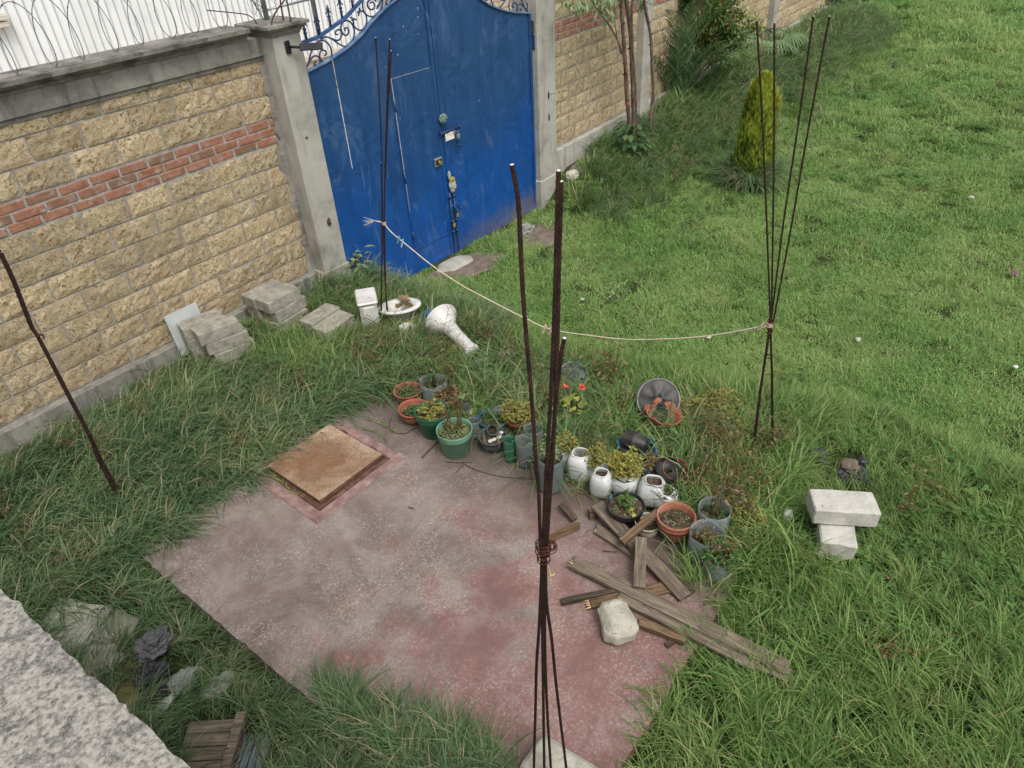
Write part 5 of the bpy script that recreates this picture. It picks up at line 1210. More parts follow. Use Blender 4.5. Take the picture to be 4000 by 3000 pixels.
# blue crate with black pots
P = G(2490, 1812, SZ + .01); t = thing('crate', 'shallow blue plastic crate under the fallen black pots', 'crate', P, (0, 0, R(35)))
m = MB(); a, b, hh = .17, .13, .10
for x0, x1, y0, y1 in ((-a, a, -b, -b + .006), (-a, a, b - .006, b), (-a, -a + .006, -b + .0065, b - .0065), (a - .006, a, -b + .0065, b - .0065)): m.box(x0, x1, y0, y1, .0, hh)
m.box(-a + .0065, a - .0065, -b + .0065, b - .0065, .0, .005); m.build('tray', 'blue_tub', t)
m = MB()
for x0, x1, y0, y1 in ((-a - .012, a + .012, -b - .012, -b - .001), (-a - .012, a + .012, b + .001, b + .012), (-a - .012, -a - .001, -b - .0005, b + .0005), (a + .001, a + .012, -b - .0005, b + .0005)): m.bbox(x0, x1, y0, y1, hh - .014, hh + .002, .002)
m.build('rim', 'blue_tub', t); EXC.append((P.x, P.y, .2))
def potstack(label, p0, p1, r0, r1, n_, lip=.006):
    d = (p1 - p0); L = d.length; q = d.to_track_quat('Z', 'Y'); t = thing('nursery_pots', label, 'flower pots', p0, q.to_euler())
    m = MB(); m.lathe([(r0 * .93, .004), (r0 * .9, .03), (r0 * .6, .10), (.001, .10)], 28); m.build('inside', 'black_tub', t)
    for k in range(n_):
        z = k * .0095; m = MB(); m.lathe([(r0 * .95, z), (r0 * 1.0, z + .0008), (r0 * 1.0, z + .0065), (r0 * .96, z + .0075), (r0 * .93, z + .009)], 28); m.build('rim', 'black_tub', t)
    m = MB(); z = n_ * .0095; m.lathe([(r0 * .93, z - .003), (r1, L * .96), (r1 * .9, L), (r1 * .3, L)], 28); m.disc(r1 * .6, L, 20); m.build('body', 'black_tub', t); return t
potstack('stack of nested black nursery pots lying on its side', G(2442, 1712, .24), G(2526, 1742, .235), .078, .058, 8)
potstack('second smaller stack of black nursery pots in the blue crate', G(2450, 1770, .24), G(2425, 1830, .12), .072, .05, 4)
vessel('nursery_pot', 'orange nursery pot nested in a black one, tilted against the grass', 'flower pot', (2632, 1872), 100, .16, 'pot', 'terracotta', .72, .6, [(pl_grassy(20, .18, 60, .005, .05), 'leaf_green', 'weeds')], tilt=(R(8), R(-16)))
vessel('nursery_pot', 'black nursery pot ring around the top of the orange one', 'flower pot', (2610, 1842), 102, .05, 'pot', 'black_tub', .95, 0, (), z0=.225, tilt=(R(8), R(-16)))
vessel('bowl', 'black bowl with white paint drips behind the orange nursery pot', 'bowl', (2553, 1850), 96, .10, 'bowl', 'black_drip', .6, .5, [(pl_stems(8, .10, 61, .9, .002, 5, 8, .03), 'leaf_dry', 'dry_plant')], z0=.14, tilt=(R(-8), R(-12)))
vessel('flower_pot', 'weathered black pot with matted dry grass at the foot of the right bars', 'flower pot', (2952, 1735), 74, .13, 'pot', 'black_tub', .8, .9, [(pl_stems(16, .14, 62, 1.0, .0015, 6), 'leaf_dry', 'dry_stems')], z0=0, wob=.08)
crumple('plastic_bag', 'bag_black', G(3022, 1725, .07), (.085, .07, .09), 41, 'slumped black plastic bag right of the bars on the right', 'plastic bag')
crumple('grow_bag', 'bag_black', G(3120, 1775, .06), (.12, .08, .06), 43, 'torn black grow bag in the grass between the right bars and the pale block', 'grow bag')
crumple('grow_bag', 'bag_black', G(3185, 1790, .08), (.09, .07, .07), 45, 'small black plastic lump beside the torn grow bag', 'grow bag')
P = G(3320, 1850, .06); t = thing('root_ball', 'black grow bag split open round a dry root ball behind the pale block', 'grow bag', P)
crumple('bag', 'bag_black', (0, 0, 0), (.13, .11, .06), 47, parent=t); crumple('soil_ball', 'dirt', (.02, .02, .045), (.08, .07, .045), 48, parent=t, amp=.2); crumple('bag_flap', 'bag_black', (.14, -.04, .03), (.05, .04, .03), 49, parent=t, sub=3)
for px, py, r_ in ((3120, 1775, .13), (3320, 1850, .16), (3022, 1725, .09), (2952, 1735, .08)): exc(px, py, r_)

# ------------------------------------------------------------------ planks and rubble
def plank(label, a, b, za, zb, w_, th=.020, mat='wood', broken=0, name='plank', roll=0, seedv=1):
    A, B = G(a[0], a[1], za), G(b[0], b[1], zb); d = B - A; L = d.length
    me = None; mb = MB(); q = random.Random(int(a[0] + b[1])); nx_ = max(6, int(L / .05)); V = []; prof = [(-w_ / 2, 0), (w_ / 2, 0), (w_ / 2, -th), (-w_ / 2, -th)]
    for i in range(nx_ + 1):
        x = L * i / nx_; jx = 0
        for k, (yy, zz) in enumerate(prof):
            dx = 0
            if broken & 1 and i == 0: dx = q.uniform(-.05, .03)
            if broken & 2 and i == nx_: dx = q.uniform(-.03, .05)
            V.append((x + dx, yy + q.uniform(-.0012, .0012), zz + q.uniform(-.0008, .0008) + .004 * math.sin(3 * x / max(L, .1))))
    Fq = [(i * 4 + j, (i + 1) * 4 + j, (i + 1) * 4 + (j + 1) % 4, i * 4 + (j + 1) % 4) for i in range(nx_) for j in range(4)] + [(0, 1, 2, 3), tuple(nx_ * 4 + j for j in (3, 2, 1, 0))]
    mb.add(V, Fq); x_ = d.normalized(); y_ = Vector((0, 0, 1)).cross(x_).normalized(); z_ = x_.cross(y_)
    M = Matrix((x_, y_, z_)).transposed().to_euler(); t = thing(name, label, 'wooden board', A, M); o = mb.build('board', mat, t)
    if roll: o.rotation_euler = (roll, 0, 0)
    if broken:
        m = MB(); x0 = 0 if broken & 1 else L
        for k in range(5):
            y0 = -w_ / 2 + w_ * (k + .5) / 5; s = -1 if broken & 1 else 1; e = q.uniform(.015, .05); m.add([(x0, y0 - w_ / 10, -th * .1), (x0, y0 + w_ / 10, -th * .1), (x0 + s * e, y0 + q.uniform(-.008, .008), -th * .5), (x0, y0, -th * .9)], [(0, 1, 2), (1, 3, 2), (3, 0, 2)])
        m.build('splinter', 'wood_split', t)
    return t
plank('wide grey board propped up at its upper left end beside the black pot', (2331, 1968), (2679, 2330), .215, .135, .092, .022)
plank('broken board lying under the propped wide board', (2340, 2066), (2600, 2240), .128, .125, .080, .018, 'wood', 1)
plank('short board emerging right of the upright block of wood', (2528, 2160), (2700, 2318), .130, .128, .075, .016, 'wood_dark')
plank('narrow board crossing over the wide board and resting on the pots', (2428, 2113), (2572, 1996), .235, .300, .052, .020, 'wood_brown')
plank('short thick piece lying crosswise over the long boards', (2506, 2098), (2496, 2292), .260, .190, .070, .028, 'wood')
plank('longest grey board with a splintered left end running into the grass', (2249, 2195), (3075, 2606), .162, .150, .092, .024, 'wood', 1)
plank('weathered lower board running parallel below the longest board', (2420, 2322), (2950, 2592), .142, .140, .085, .020, 'wood')
plank('wide broken board passing under the longest board', (2302, 2352), (2640, 2285), .124, .124, .080, .018, 'wood_brown', 1)
plank('thin split batten pointing left from under the boards', (2193, 2347), (2405, 2303), .140, .140, .034, .030, 'wood_dark')
plank('short pale batten at the lower edge of the board pile', (2499, 2426), (2680, 2498), .150, .150, .050, .026, 'wood_brown')
plank('stub of wood under the short pale batten', (2602, 2520), (2634, 2500), .122, .122, .030, .02, 'wood_dark', name='wood_stub')
plank('small dark board leaning into the corner left of the pile', (2193, 1966), (2246, 2028), .175, .140, .048, .020, 'wood_dark')
plank('board standing on its edge left of the pile behind the near bars', (2130, 2098), (2263, 2040), .165, .165, .020, .065, 'wood_brown')
plank('board end at the far lower right of the pile, half in the grass', (2860, 2540), (3085, 2640), .130, .125, .090, .020, 'wood')
plank('loose weathered stick lying in the lawn at the right edge', (3782, 2193), (3930, 2250), .03, .03, .018, .01, 'wood_dark', name='stick')
P = G(2318, 2022, SZ); t = thing('wood_block', 'dark stub of wood propping up the wide board', 'wooden block', P, (0, 0, R(-35))); m = MB(); m.bbox(-.035, .035, -.02, .02, 0, .088, .003); m.build('block', 'wood_brown', t)
def rock(name, label, cat_, loc, dims, seed, mat, rotz=0, cuts=6, amp=.02, bev=.025, tilt=(0, 0), shape=None):
    me = subdiv_box(-dims[0] / 2, dims[0] / 2, -dims[1] / 2, dims[1] / 2, 0, dims[2], cuts, bev); me.name = name
    if shape: 
        for v in me.vertices: v.co = shape(v.co)
    noisy(me, amp, 7, seed); noisy(me, amp * .25, 26, seed + 3); me.polygons.foreach_set('use_smooth', np.full(len(me.polygons), name != 'concrete_block'))
    return tag(mk(name, me, mat, None, loc, (tilt[0], tilt[1], rotz)), label, cat_)
def shp(c):
    k = 1 - .22 * max(0, (-c.y) / .13); return Vector((c.x * k, c.y, c.z * (1 - .0 * c.y)))
rock('concrete_chunk', 'pale lump of broken concrete standing on the slab below the boards', 'concrete lump', (.295, -4.985, SZ), (.19, .255, .135), 3, 'stone_pale', R(-40), 9, .022, .04)
rock('concrete_stub', 'pale concrete stub around the foot of the nearest bars at the bottom edge', 'concrete block', (-.66, -5.21, SZ - .02), (.32, .36, .135), 5, 'stone_pale', R(4), 8, .014, .02)
BG = 'grey concrete blocks stacked near the wall'
def cblock(label, c, ang, z, dims=(.385, .195, .115), mat='stone_grey', seed=1, grp=BG, tilt=(0, 0)):
    o = rock('concrete_block', label, 'concrete block', (c[0], c[1], z), dims, seed, mat, R(ang), 4, .004, .004, tilt)
    if grp: o['group'] = grp
    return o
zt = .365
cblock('top front block of the block stack beside the white tile', (.725, -.485), -13, zt, seed=1); cblock('top rear block of the block stack beside the white tile', (.70, -.285), -13, zt + .002, seed=2)
cblock('second layer front block of the stack beside the white tile', (.765, -.505), -16, zt - .118, seed=3); cblock('second layer rear block of the stack beside the white tile', (.70, -.295), -12, zt - .118, seed=4)
cblock('third layer block of the stack beside the white tile', (.79, -.52), -8, zt - .236, seed=5); cblock('rear third layer block of the stack beside the white tile', (.71, -.30), -13, zt - .236, seed=6)
cblock('lowest block of the stack beside the white tile', (.76, -.45), -13, zt - .354, seed=7)
cblock('top front block of the middle block stack', (1.42, -.50), 2, zt, seed=8); cblock('top rear block of the middle block stack', (1.40, -.295), 2, zt - .003, seed=9)
cblock('second layer block of the middle block stack', (1.46, -.51), 6, zt - .118, seed=10); cblock('rear second layer block of the middle block stack', (1.42, -.30), -2, zt - .120, seed=11)
cblock('third layer block of the middle block stack', (1.43, -.45), 3, zt - .236, (.385, .36, .115), seed=12); cblock('lowest block of the middle block stack', (1.44, -.45), 0, zt - .354, (.385, .36, .115), seed=13)
cblock('rear block of the low pair half buried in grass near the pillar', (1.61, -.83), 4, .145, seed=14); cblock('front block of the low pair half buried in grass near the pillar', (1.60, -1.035), 5, .135, seed=15, tilt=(R(4), 0))
cblock('lower block under the low pair near the pillar', (1.61, -.90), 4, .025, (.385, .36, .115), seed=16)
for a in ((.725, -.38, .24), (.60, -.5, .13), (.9, -.5, .12), (1.42, -.40, .24), (1.61, -.92, .22), (1.45, -.95, .12), (1.75, -.95, .12)): EXC.append(a)
a = GY(653, 1244, -.20); b = GY(775, 1187, -.20); t = thing('wall_tile', 'white square tile leaning on the wall beside the block stack', 'tile', (a.x, -.20, 0), (0, 0, 0)); L = b.x - a.x + .01
m = MB(); m.bbox(0, L, -.006, .006, a.z - .42, a.z, .002); o = m.build('tile', 'tile_white', t); o.rotation_euler = (R(-8), 0, 0); o.location = (0, -.02, 0)

o2 = rock('concrete_block', 'large pale block lying on a smaller one in the grass at the right', 'concrete block', (1.815, -5.765, .195), (.40, .205, .125), 21, 'stone_white', R(-60), 5, .007, .008, (R(-2), 0))
rock('concrete_block', 'smaller pale block under the large one in the grass at the right', 'concrete block', (1.655, -5.80, .05), (.22, .20, .14), 22, 'stone_white', R(-68), 4, .007, .01)
rock('concrete_chunk', 'small white chunk in the grass left of the pale blocks', 'concrete lump', G(3072, 2025, .06), (.07, .06, .07), 23, 'stone_white', .4, 3, .01, .01)
EXC += [(1.80, -5.76, .17), (1.68, -5.62, .10), (1.88, -5.90, .10), (1.66, -5.80, .15), (1.60, -5.92, .12)]
# left strip rubble
rock('concrete_slab', 'pale broken concrete slab under grass beside the near building', 'concrete slab', (-1.62, -2.22, -.01), (.34, .38, .11), 31, 'stone_pale', R(28), 6, .012, .012, (R(5), R(-4)))
rock('concrete_chunk', 'grey mossy lump next to the pale broken slab', 'concrete lump', (-1.46, -2.46, -.03), (.24, .22, .12), 32, 'stone_grey', R(10), 6, .03, .03)
rock('concrete_chunk', 'dark earthy lump between the near building and the mossy lump', 'concrete lump', (-1.66, -2.58, .0), (.26, .22, .09), 33, 'stone_grey', R(40), 5, .03, .03)
EXC += [(-1.62, -2.22, .22), (-1.46, -2.46, .12), (-1.66, -2.58, .10)]
crumple('plastic_bag', 'bag_black', G(595, 2640, .07), (.10, .085, .06), 51, 'crumpled black plastic bag in the strip beside the near building', 'plastic bag', flat_z=-.04)
crumple('plastic_bag', 'bag_black', G(615, 2705, .05), (.08, .065, .04), 53, 'flattened black plastic bag just below the crumpled one', 'plastic bag', flat_z=-.03)
crumple('plastic_bag', 'bag_grey', G(600, 2520, .10), (.11, .09, .07), 55, 'dusty grey clear bag above the black bags', 'plastic bag', flat_z=-.04)
crumple('plastic_bag', 'bag_clear', G(720, 2655, .05), (.09, .07, .03), 57, 'flattened clear bag right of the black bags', 'plastic bag', flat_z=-.02)
crumple('plastic_bag', 'bag_clear', G(850, 2680, .06), (.10, .06, .03), 59, 'clear plastic sheet crumpled in grass toward the slab', 'plastic bag', flat_z=-.02)
crumple('paper_scrap', 'paper', G(620, 2760, .03), (.08, .05, .012), 61, 'pale torn paper below the black bags', 'paper', flat_z=-.01)
crumple('paper_scrap', 'paper', G(445, 2580, .05), (.05, .05, .02), 63, 'small pale scraps in the grass left of the grey bag', 'paper', flat_z=-.01)
for px, py, r_ in ((595, 2640, .13), (615, 2705, .11), (600, 2520, .10), (720, 2655, .08), (620, 2760, .07), (520, 2700, .10)): exc(px, py, r_)
P = G(500, 2690, .0); o = patch('straw_litter', P.x + .03, P.y, .16, .22, .2, 'straw_mat', .02, 7, 'stuff')
# little pallet and corrugated sheet at the bottom
P = G(835, 2900, .09); t = thing('pallet_piece', 'weathered pallet corner in the grass at the bottom left', 'pallet', P, (R(3), R(-2), R(-52)))
for k in range(4):
    m = MB(); m.bbox(-.17, .13, -.16 + k * .072, -.094 + k * .072, -.02, 0, .003); me = m.mesh('slat'); noisy(me, .003, 9, k); mk('slat', me, 'wood', t)
m = MB(); m.bbox(.085, .135, -.17, .15, .001, .022, .003); mk('cross_slat', m.mesh('cross_slat'), 'wood', t)
for k in range(2):
    m = MB(); m.bbox(-.16 + k * .24, -.10 + k * .24, -.15, .13, -.075, -.0205, .003); m.build('runner', 'wood_dark', t)
mat_simple('sheet_grey', [(.3, '#5b636a'), (.5, '#727b82'), (.7, '#8b9296')], 9, rough=.5, bump=.003)
P = G(965, 2945, .05); t = thing('corrugated_scrap', 'small piece of grey corrugated sheet beside the pallet corner', 'sheet', P, (0, R(4), R(-55))); m = MB(); V = []; 
for i in range(33):
    for yy in (-.10, .10): V.append((-.10 + i * .2 / 32, yy * (1 + .1 * math.sin(i)), .008 * math.sin(i * .95)))
m.add(V, [(2 * i, 2 * i + 1, 2 * i + 3, 2 * i + 2) for i in range(32)], True); o = m.build('sheet', 'sheet_grey', t); s_ = o.modifiers.new('thick', 'SOLIDIFY'); s_.thickness = .003
for px, py, r_ in ((850, 2860, .13), (790, 2930, .12), (900, 2920, .10), (965, 2945, .12), (760, 2860, .07)): exc(px, py, r_)

# ------------------------------------------------------------------ white ceramics behind the pots
P0 = G(1722, 1248, .25); P1 = G(1845, 1372, .16); d = P1 - P0; L = d.length
t = thing('pedestal', 'white fluted pedestal with wide base lying on its side', 'pedestal', P0, d.to_track_quat('Z', 'Y').to_euler())
m = MB(); m.lathe([(.001, -.012), (.150, -.012), (.172, -.004), (.175, .008), (.165, .018), (.150, .024), (.146, .045), (.120, .075), (.112, .090), (.085, .12), (.075, .14)], 40); m.build('base', 'white_ceramic', t)
m = MB(); m.lathe([(.075, .14), (.070, .20), (.063, L * .55), (.060, L * .9), (.070, L * .97), (.072, L), (.001, L)], 40, None, True, lambda i, g, r_, z: (r_ * (1 + .025 * math.cos(12 * g)), 0)); m.build('column', 'white_ceramic', t)
for u_ in (0, .25, .5, .75, 1): EXC.append((P0.x + d.x * u_ - .03, P0.y + d.y * u_ - .05, .20 - .05 * u_))
crumple('torn_bag', 'blue_tub', G(1680, 1235, .10), (.10, .07, .08), 66, 'faded blue torn sack behind the lying pedestal', 'sack')
P = G(1565, 1222, .17); t = thing('toilet_bowl', 'discarded white ceramic toilet bowl with dead leaves in it', 'toilet', P, (0, 0, R(-38))); EXC += [(P.x, P.y, .22)]
m = MB(); ell = Matrix.Diagonal((1.25, .9, 1, 1)); m.lathe([(.05, -.10), (.06, -.05), (.11, .02), (.138, .055), (.15, .062), (.15, .075), (.11, .078), (.095, .06), (.06, .0), (.001, -.02)], 36, ell); m.build('bowl', 'white_ceramic', t)
m = MB(); m.bbox(-.34, -.19, -.13, .13, -.08, .20, .03); me = m.mesh('tank'); mk('tank', me, 'white_ceramic', t)
m = MB(); m.bbox(-.352, -.178, -.142, .142, .198, .222, .010); m.build('tank_lid', 'white_ceramic', t)
t.scale = (1.15, 1.15, 1.15)
m = pl_broad(7, .06, 70, .09, .05); m.build('dead_leaf', 'leaf_dry', t, (.02, 0, .06))
t2 = thing('ceramic_piece', 'curved white ceramic elbow in the grass between toilet bowl and pedestal', 'ceramic', G(1610, 1290, .12)); m = MB(); m.tube(cat([(-.10, .05, .03), (-.04, .02, .05), (.02, -.04, .0), (.03, -.12, -.10)], 4), [.05] * 13, 14); m.build('elbow', 'white_ceramic', t2); EXC.append((t2.location.x, t2.location.y, .08))
crumple('cloth_rag', 'bag_white', G(1972, 1400, .12), (.10, .07, .07), 72, 'off white rag caught in the grass behind the pots', 'rag', sub=4)
crumple('plastic_bag', 'bag_clear', G(2055, 900, -.30), (.12, .09, .10), 74, 'clear plastic bag lying on the bare patch near the gate', 'plastic bag')
crumple('stone', 'stone_pale', G(2235, 685, .05), (.12, .09, .08), 76, 'yellowish stone in the weeds at the foot of the right wall', 'stone', amp=.12)
for i, (px, py, s_, mt, lb) in enumerate(((2275, 1168, .035, 'bag_white', 'white wrapper in the lawn left of the clothesline middle'), (2770, 1316, .03, 'paper', 'white scrap on the lawn just below the clothesline'), (3352, 1325, .035, 'bag_white', 'twisted white wrapper on the right lawn'),
     (3795, 770, .045, 'bag_white', 'white plastic scrap in the upper right lawn'), (3968, 1432, .028, 'paper', 'white scraps at the right edge of the lawn'), (3962, 1065, .07, 'dirt', 'small tan cardboard piece in the far right lawn'), (3060, 2152, .07, 'teal_tub', 'teal plastic scrap in the grass right of the pots'),
     (2228, 1858, .045, 'paper', 'torn paper label lying on the slab beside the tallest white jug'), (3160, 1312, .03, 'leaf_dry', 'dry curled leaf in the lawn right of the clothesline end'), (1330, 0, .001, 'paper', ''))[:9]):
    z = .03 if px in (3060, 2228) else LAWN; crumple('litter_scrap', mt, G(px, py, z + .06 if px != 2228 else SZ + .006), (s_, s_ * .7, s_ * .35 if px != 2228 else .006), 80 + i, lb, 'litter', sub=3)
# twigs on the slab
TG = 'dry twigs on the slab'
for i, (pp, rad, lb, zz) in enumerate((([(1648, 1788), (1680, 1755), (1712, 1722)], .006, 'short thick broken twig left of the mint green pot', .11), ([(1737, 1803), (1790, 1806), (1843, 1805)], .003, 'straight thin twig below the mint green pot', .107),
      ([(1805, 1805), (1860, 1835), (1960, 1862), (2080, 1870)], .003, 'long thin twig curving towards the near bars', .107), ([(1780, 1846), (1798, 1830), (1812, 1812)], .0025, 'short forked twig under the mint green pot', .107),
      ([(2355, 2152), (2390, 2155), (2415, 2155)], .004, 'short pale twig between the boards', .11), ([(1617, 2736), (1632, 2748), (1660, 2752)], .003, 'small curled twig near the front of the slab', .106), ([(1596, 1981), (1615, 1987)], .004, 'tiny dark twig on the middle of the slab', .107), ([(2285, 2080), (2325, 2062)], .002, 'thin twig beside the board on edge', .108))):
    P0 = G(*pp[0], zz); m = MB(); Q = [G(x, y, zz + .004 * (k % 2)) - P0 for k, (x, y) in enumerate(pp)]; m.tube(cat(Q, 4) if len(Q) > 2 else Q, rad, 5); tag(m.build('twig', 'twig', None, P0), lb, 'twig', TG)
P0 = G(1532, 1630, .14); m = MB(); Q = [G(*p) - P0 for p in ((1534, 1628, .15), (1520, 1650, .13), (1527, 1678, .115), (1555, 1692, .108), (1592, 1690, .107), (1620, 1670, .107))]; m.tube(cat(Q, 5), .0022, 5); tag(m.build('wire_arc', 'black_metal', None, P0), 'thin black wire bent in an arc on the slab left of the terracotta bowls', 'wire')
# creeping runners over the slab beside the hatch
def runner(label, pts_, seed):
    q = random.Random(seed); P0 = G(*pts_[0], SZ + .01); m = MB(); Q = cat([G(*p, SZ + .012) - P0 for p in pts_], 8); m.tube(Q, .0022, 4, col=.4)
    for p in Q[::1]:
        for s in (-1, 1):
            g = q.uniform(0, 6.28); blade(m, (p.x, p.y, p.z), g, q.uniform(.03, .06), .005, q.uniform(.1, .9), .6, 3, q.random())
    tag(m.build('grass_runner', 'grass_yellow', None, P0), label, 'grass runner')
runner('pale creeping grass runner right of the hatch, nearer the pots', [(1390, 1610), (1440, 1640), (1500, 1660), (1545, 1690)], 3); runner('pale creeping grass runner touching the hatch curb', [(1360, 1635), (1410, 1670), (1470, 1690), (1512, 1722)], 4); runner('creeping runner left of the hatch over the slab corner', [(1000, 1830), (1060, 1850), (1110, 1890), (1170, 1945)], 5)
# geranium and branching weeds
P = G(2236, 1660, .05); t = thing('geranium', 'leggy geranium with two red flowers among the pots', 'plant', P); z_h = .50
q = random.Random(5); m = MB(); mf = MB()
def stem_to(px, py, z): return G(px, py, z) - P
tips = [((2205, 1512), .34), ((2272, 1512), .34), ((2214, 1562), .30), ((2290, 1580), .28), ((2225, 1620), .22), ((2270, 1640), .18)]
for (px, py), z in tips:
    e = stem_to(px, py, z); m.tube([(0, 0, 0), (e.x * .3, e.y * .3, e.z * .5), tuple(e)], .0022, 5, col=.3)
m.build('stem', 'leaf_dry', t); m = MB()
for (px, py, z, s_) in ((2205, 1560, .30, .05), (2222, 1558, .30, .05), (2212, 1580, .28, .045), (2275, 1580, .28, .055), (2210, 1622, .22, .04), (2252, 1560, .33, .035), (2278, 1645, .18, .05), (2240, 1545, .31, .035), (2262, 1610, .25, .04), (2236, 1598, .27, .04), (2250, 1655, .15, .04), (2225, 1660, .13, .04)):
    e = stem_to(px, py, z); k = 7; base_ = q.uniform(0, 6); V = [tuple(e)] + [tuple(e + Vector((math.cos(base_ + j * 5.6 / k) * s_ * q.uniform(.8, 1.1), math.sin(base_ + j * 5.6 / k) * s_ * q.uniform(.5, .75), q.uniform(-.01, .012)))) for j in range(k + 1)]
    m.add(V, [(0, 1 + j, 2 + j) for j in range(k)], True, q.random())
m.build('leaf', 'leaf_yellow', t)
for (px, py) in ((2205, 1512), (2272, 1512)):
    e = stem_to(px, py, .35); m = MB()
    for j in range(16): m.leaf(e, (q.uniform(-1, 1), q.uniform(-1, 1), q.uniform(-.4, 1)), (0, 0, 1), .034, .024, .2, .1, None, 2)
    m.build('flower', 'flower_red', t)
def weed(label, px, z0, h, n_, seed, spread, mat='leaf_dry', leafn=3, leafL=.03, rad=.002, flowers=None, tw=6):
    P = G(px[0], px[1], z0); t = thing('weed', label, 'weed', P); m = pl_stems(n_, h, seed, spread, rad, tw, leafn, leafL, .03); m.build('stems', mat, t)
    if flowers:
        q = random.Random(seed); m = MB()
        for _ in range(flowers[1]): 
            a = q.uniform(0, 6.28); d = h * spread * q.uniform(.1, .8); c_ = Vector((math.cos(a) * d, math.sin(a) * d, h * q.uniform(.6, 1)))
            for j in range(6): m.leaf(c_, (math.cos(j), math.sin(j), .3), (0, 0, 1), .010, .008, .1, 0, None, 2)
        m.build('flower', flowers[0], t)
    return t
weed('tall leafless branching weed in front of the clothesline behind the pots', (2385, 1560), .0, .62, 6, 91, .55, 'leaf_dry', 2, .05, .003, tw=8)
weed('grey dry branching weed behind the leftmost pots', (1720, 1440), .0, .50, 9, 92, .7, 'leaf_dry', 2, .02, .0018, tw=9)
weed('dry seeded weed among long grass behind the orange pot', (1800, 1480), .0, .48, 6, 93, .5, 'leaf_dry', 3, .02, .0016)
weed('thin yellow flowered weed in the lawn left of the clothesline middle', (2270, 1260), LAWN, .35, 6, 94, .8, 'leaf_pale', 4, .03, .0016, ('flower_yellow', 5))
weed('wiry weed with white seed heads in the lawn behind the clothesline', (2400, 1190), LAWN, .30, 5, 95, .8, 'leaf_pale', 4, .03, .0014, ('paper', 6))
weed('rough weed at the inner corner of wall and left pillar', (1195, 1050), .1, .55, 7, 96, .5, 'leaf_green', 6, .05, .0028, ('flower_yellow', 6))
weed('forked pale grass stalk at the foot of the gate', (1415, 1120), -.05, .42, 4, 97, .6, 'leaf_pale', 3, .10, .0025)
weed('dead weed stalks behind the ribbed jugs', (2850, 2060), .05, .55, 6, 98, .45, 'leaf_dry', 2, .03, .0025)
weed('dead weed stalks between the right bars and the jugs', (2760, 1900), .02, .50, 7, 99, .6, 'leaf_dry', 2, .03, .0022)
weed('tangle of brown stalks left of the right bars', (2840, 1800), .02, .40, 8, 100, .8, 'leaf_dry', 2, .025, .002)
P = G(2790, 1660, .05); t = thing('creeping_plant', 'mound of yellow green creeping succulent beside the grass near the right bars', 'plant', P); pl_sedum(.30, .20, 1500, 77, 'sedum', .018).build('foliage', 'sedum', t); EXC.append((P.x, P.y, .22))
weed('broad leaved dock weed at the foot of the right pillar', (2100, 800), LAWN, .22, 5, 101, .8, 'leaf_green', 5, .10, .003)
weed('wiry rusty tangle around the right bars', (3000, 1560), .35, .32, 7, 102, .9, 'leaf_dry', 0, .02, .0013, tw=8)
# ------------------------------------------------------------------ shrubs, palm and trees along the right wall
def gzp(px, py, Y): return GY(px, py, Y)
mat_simple('bark', [(.3, '#4d3f37'), (.5, '#6c5a50'), (.7, '#857468')], 18, bump=.006, bscale=50, rough=.95, stretch=(1, 1, .35))
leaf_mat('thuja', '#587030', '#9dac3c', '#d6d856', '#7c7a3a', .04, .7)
leaf_mat('leaf_dark', '#2f4a2e', '#41603a', '#5a7b4a', '#6f7a48', .05); leaf_mat('leaf_bush', '#34502c', '#527038', '#8b9449', '#a08c4a', .10); leaf_mat('palm_leaf', '#3c5836', '#5c7a4e', '#8ba073', '#8f9566', .06)
leaf_mat('leaf_soft', '#6c8558', '#88a072', '#a3b78c', '#8f9566', .06)
P = G(2925, 715, LAWN); TH = P.copy(); t = thing('thuja', 'columnar golden thuja with bright yellow tip in the lawn', 'conifer', P); q = random.Random(2); H = 1.52
m = MB()
def trad(u): return .315 * (min(1, u * 2.6 + .45)) * (1 - (max(0, u - .45) / .55) ** 1.9) ** .8 + .02
bumps = [(q.uniform(0, 6.28), q.uniform(0, 1), q.uniform(.6, 1.25)) for _ in range(46)]
for _ in range(4600):
    u = q.random() ** 1.05; a = q.uniform(0, 6.28); lob = 0
    for (ba, bu, bs) in bumps:
        dd = ((math.cos(a) - math.cos(ba)) ** 2 + (math.sin(a) - math.sin(ba)) ** 2) / .10 + (u - bu) ** 2 / .008
        if dd < 6: lob += bs * math.exp(-dd)
    r_ = trad(u) * (.66 + .26 * min(1.3, lob)) * q.uniform(.62, 1.05); p = Vector((r_ * math.cos(a), r_ * math.sin(a), H * u * .97 + .02))
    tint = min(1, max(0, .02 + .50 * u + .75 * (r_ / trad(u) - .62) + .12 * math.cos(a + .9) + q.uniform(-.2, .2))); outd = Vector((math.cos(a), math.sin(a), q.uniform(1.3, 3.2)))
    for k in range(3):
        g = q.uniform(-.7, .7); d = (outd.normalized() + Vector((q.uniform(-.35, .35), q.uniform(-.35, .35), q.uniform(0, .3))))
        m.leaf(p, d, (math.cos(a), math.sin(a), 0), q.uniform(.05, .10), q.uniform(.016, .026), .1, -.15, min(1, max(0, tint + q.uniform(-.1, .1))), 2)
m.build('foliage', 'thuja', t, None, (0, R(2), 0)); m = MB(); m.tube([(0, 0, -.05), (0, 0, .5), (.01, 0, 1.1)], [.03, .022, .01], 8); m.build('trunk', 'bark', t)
EXCL.append((P.x, P.y, .10)) if 'EXCL' in globals() else None
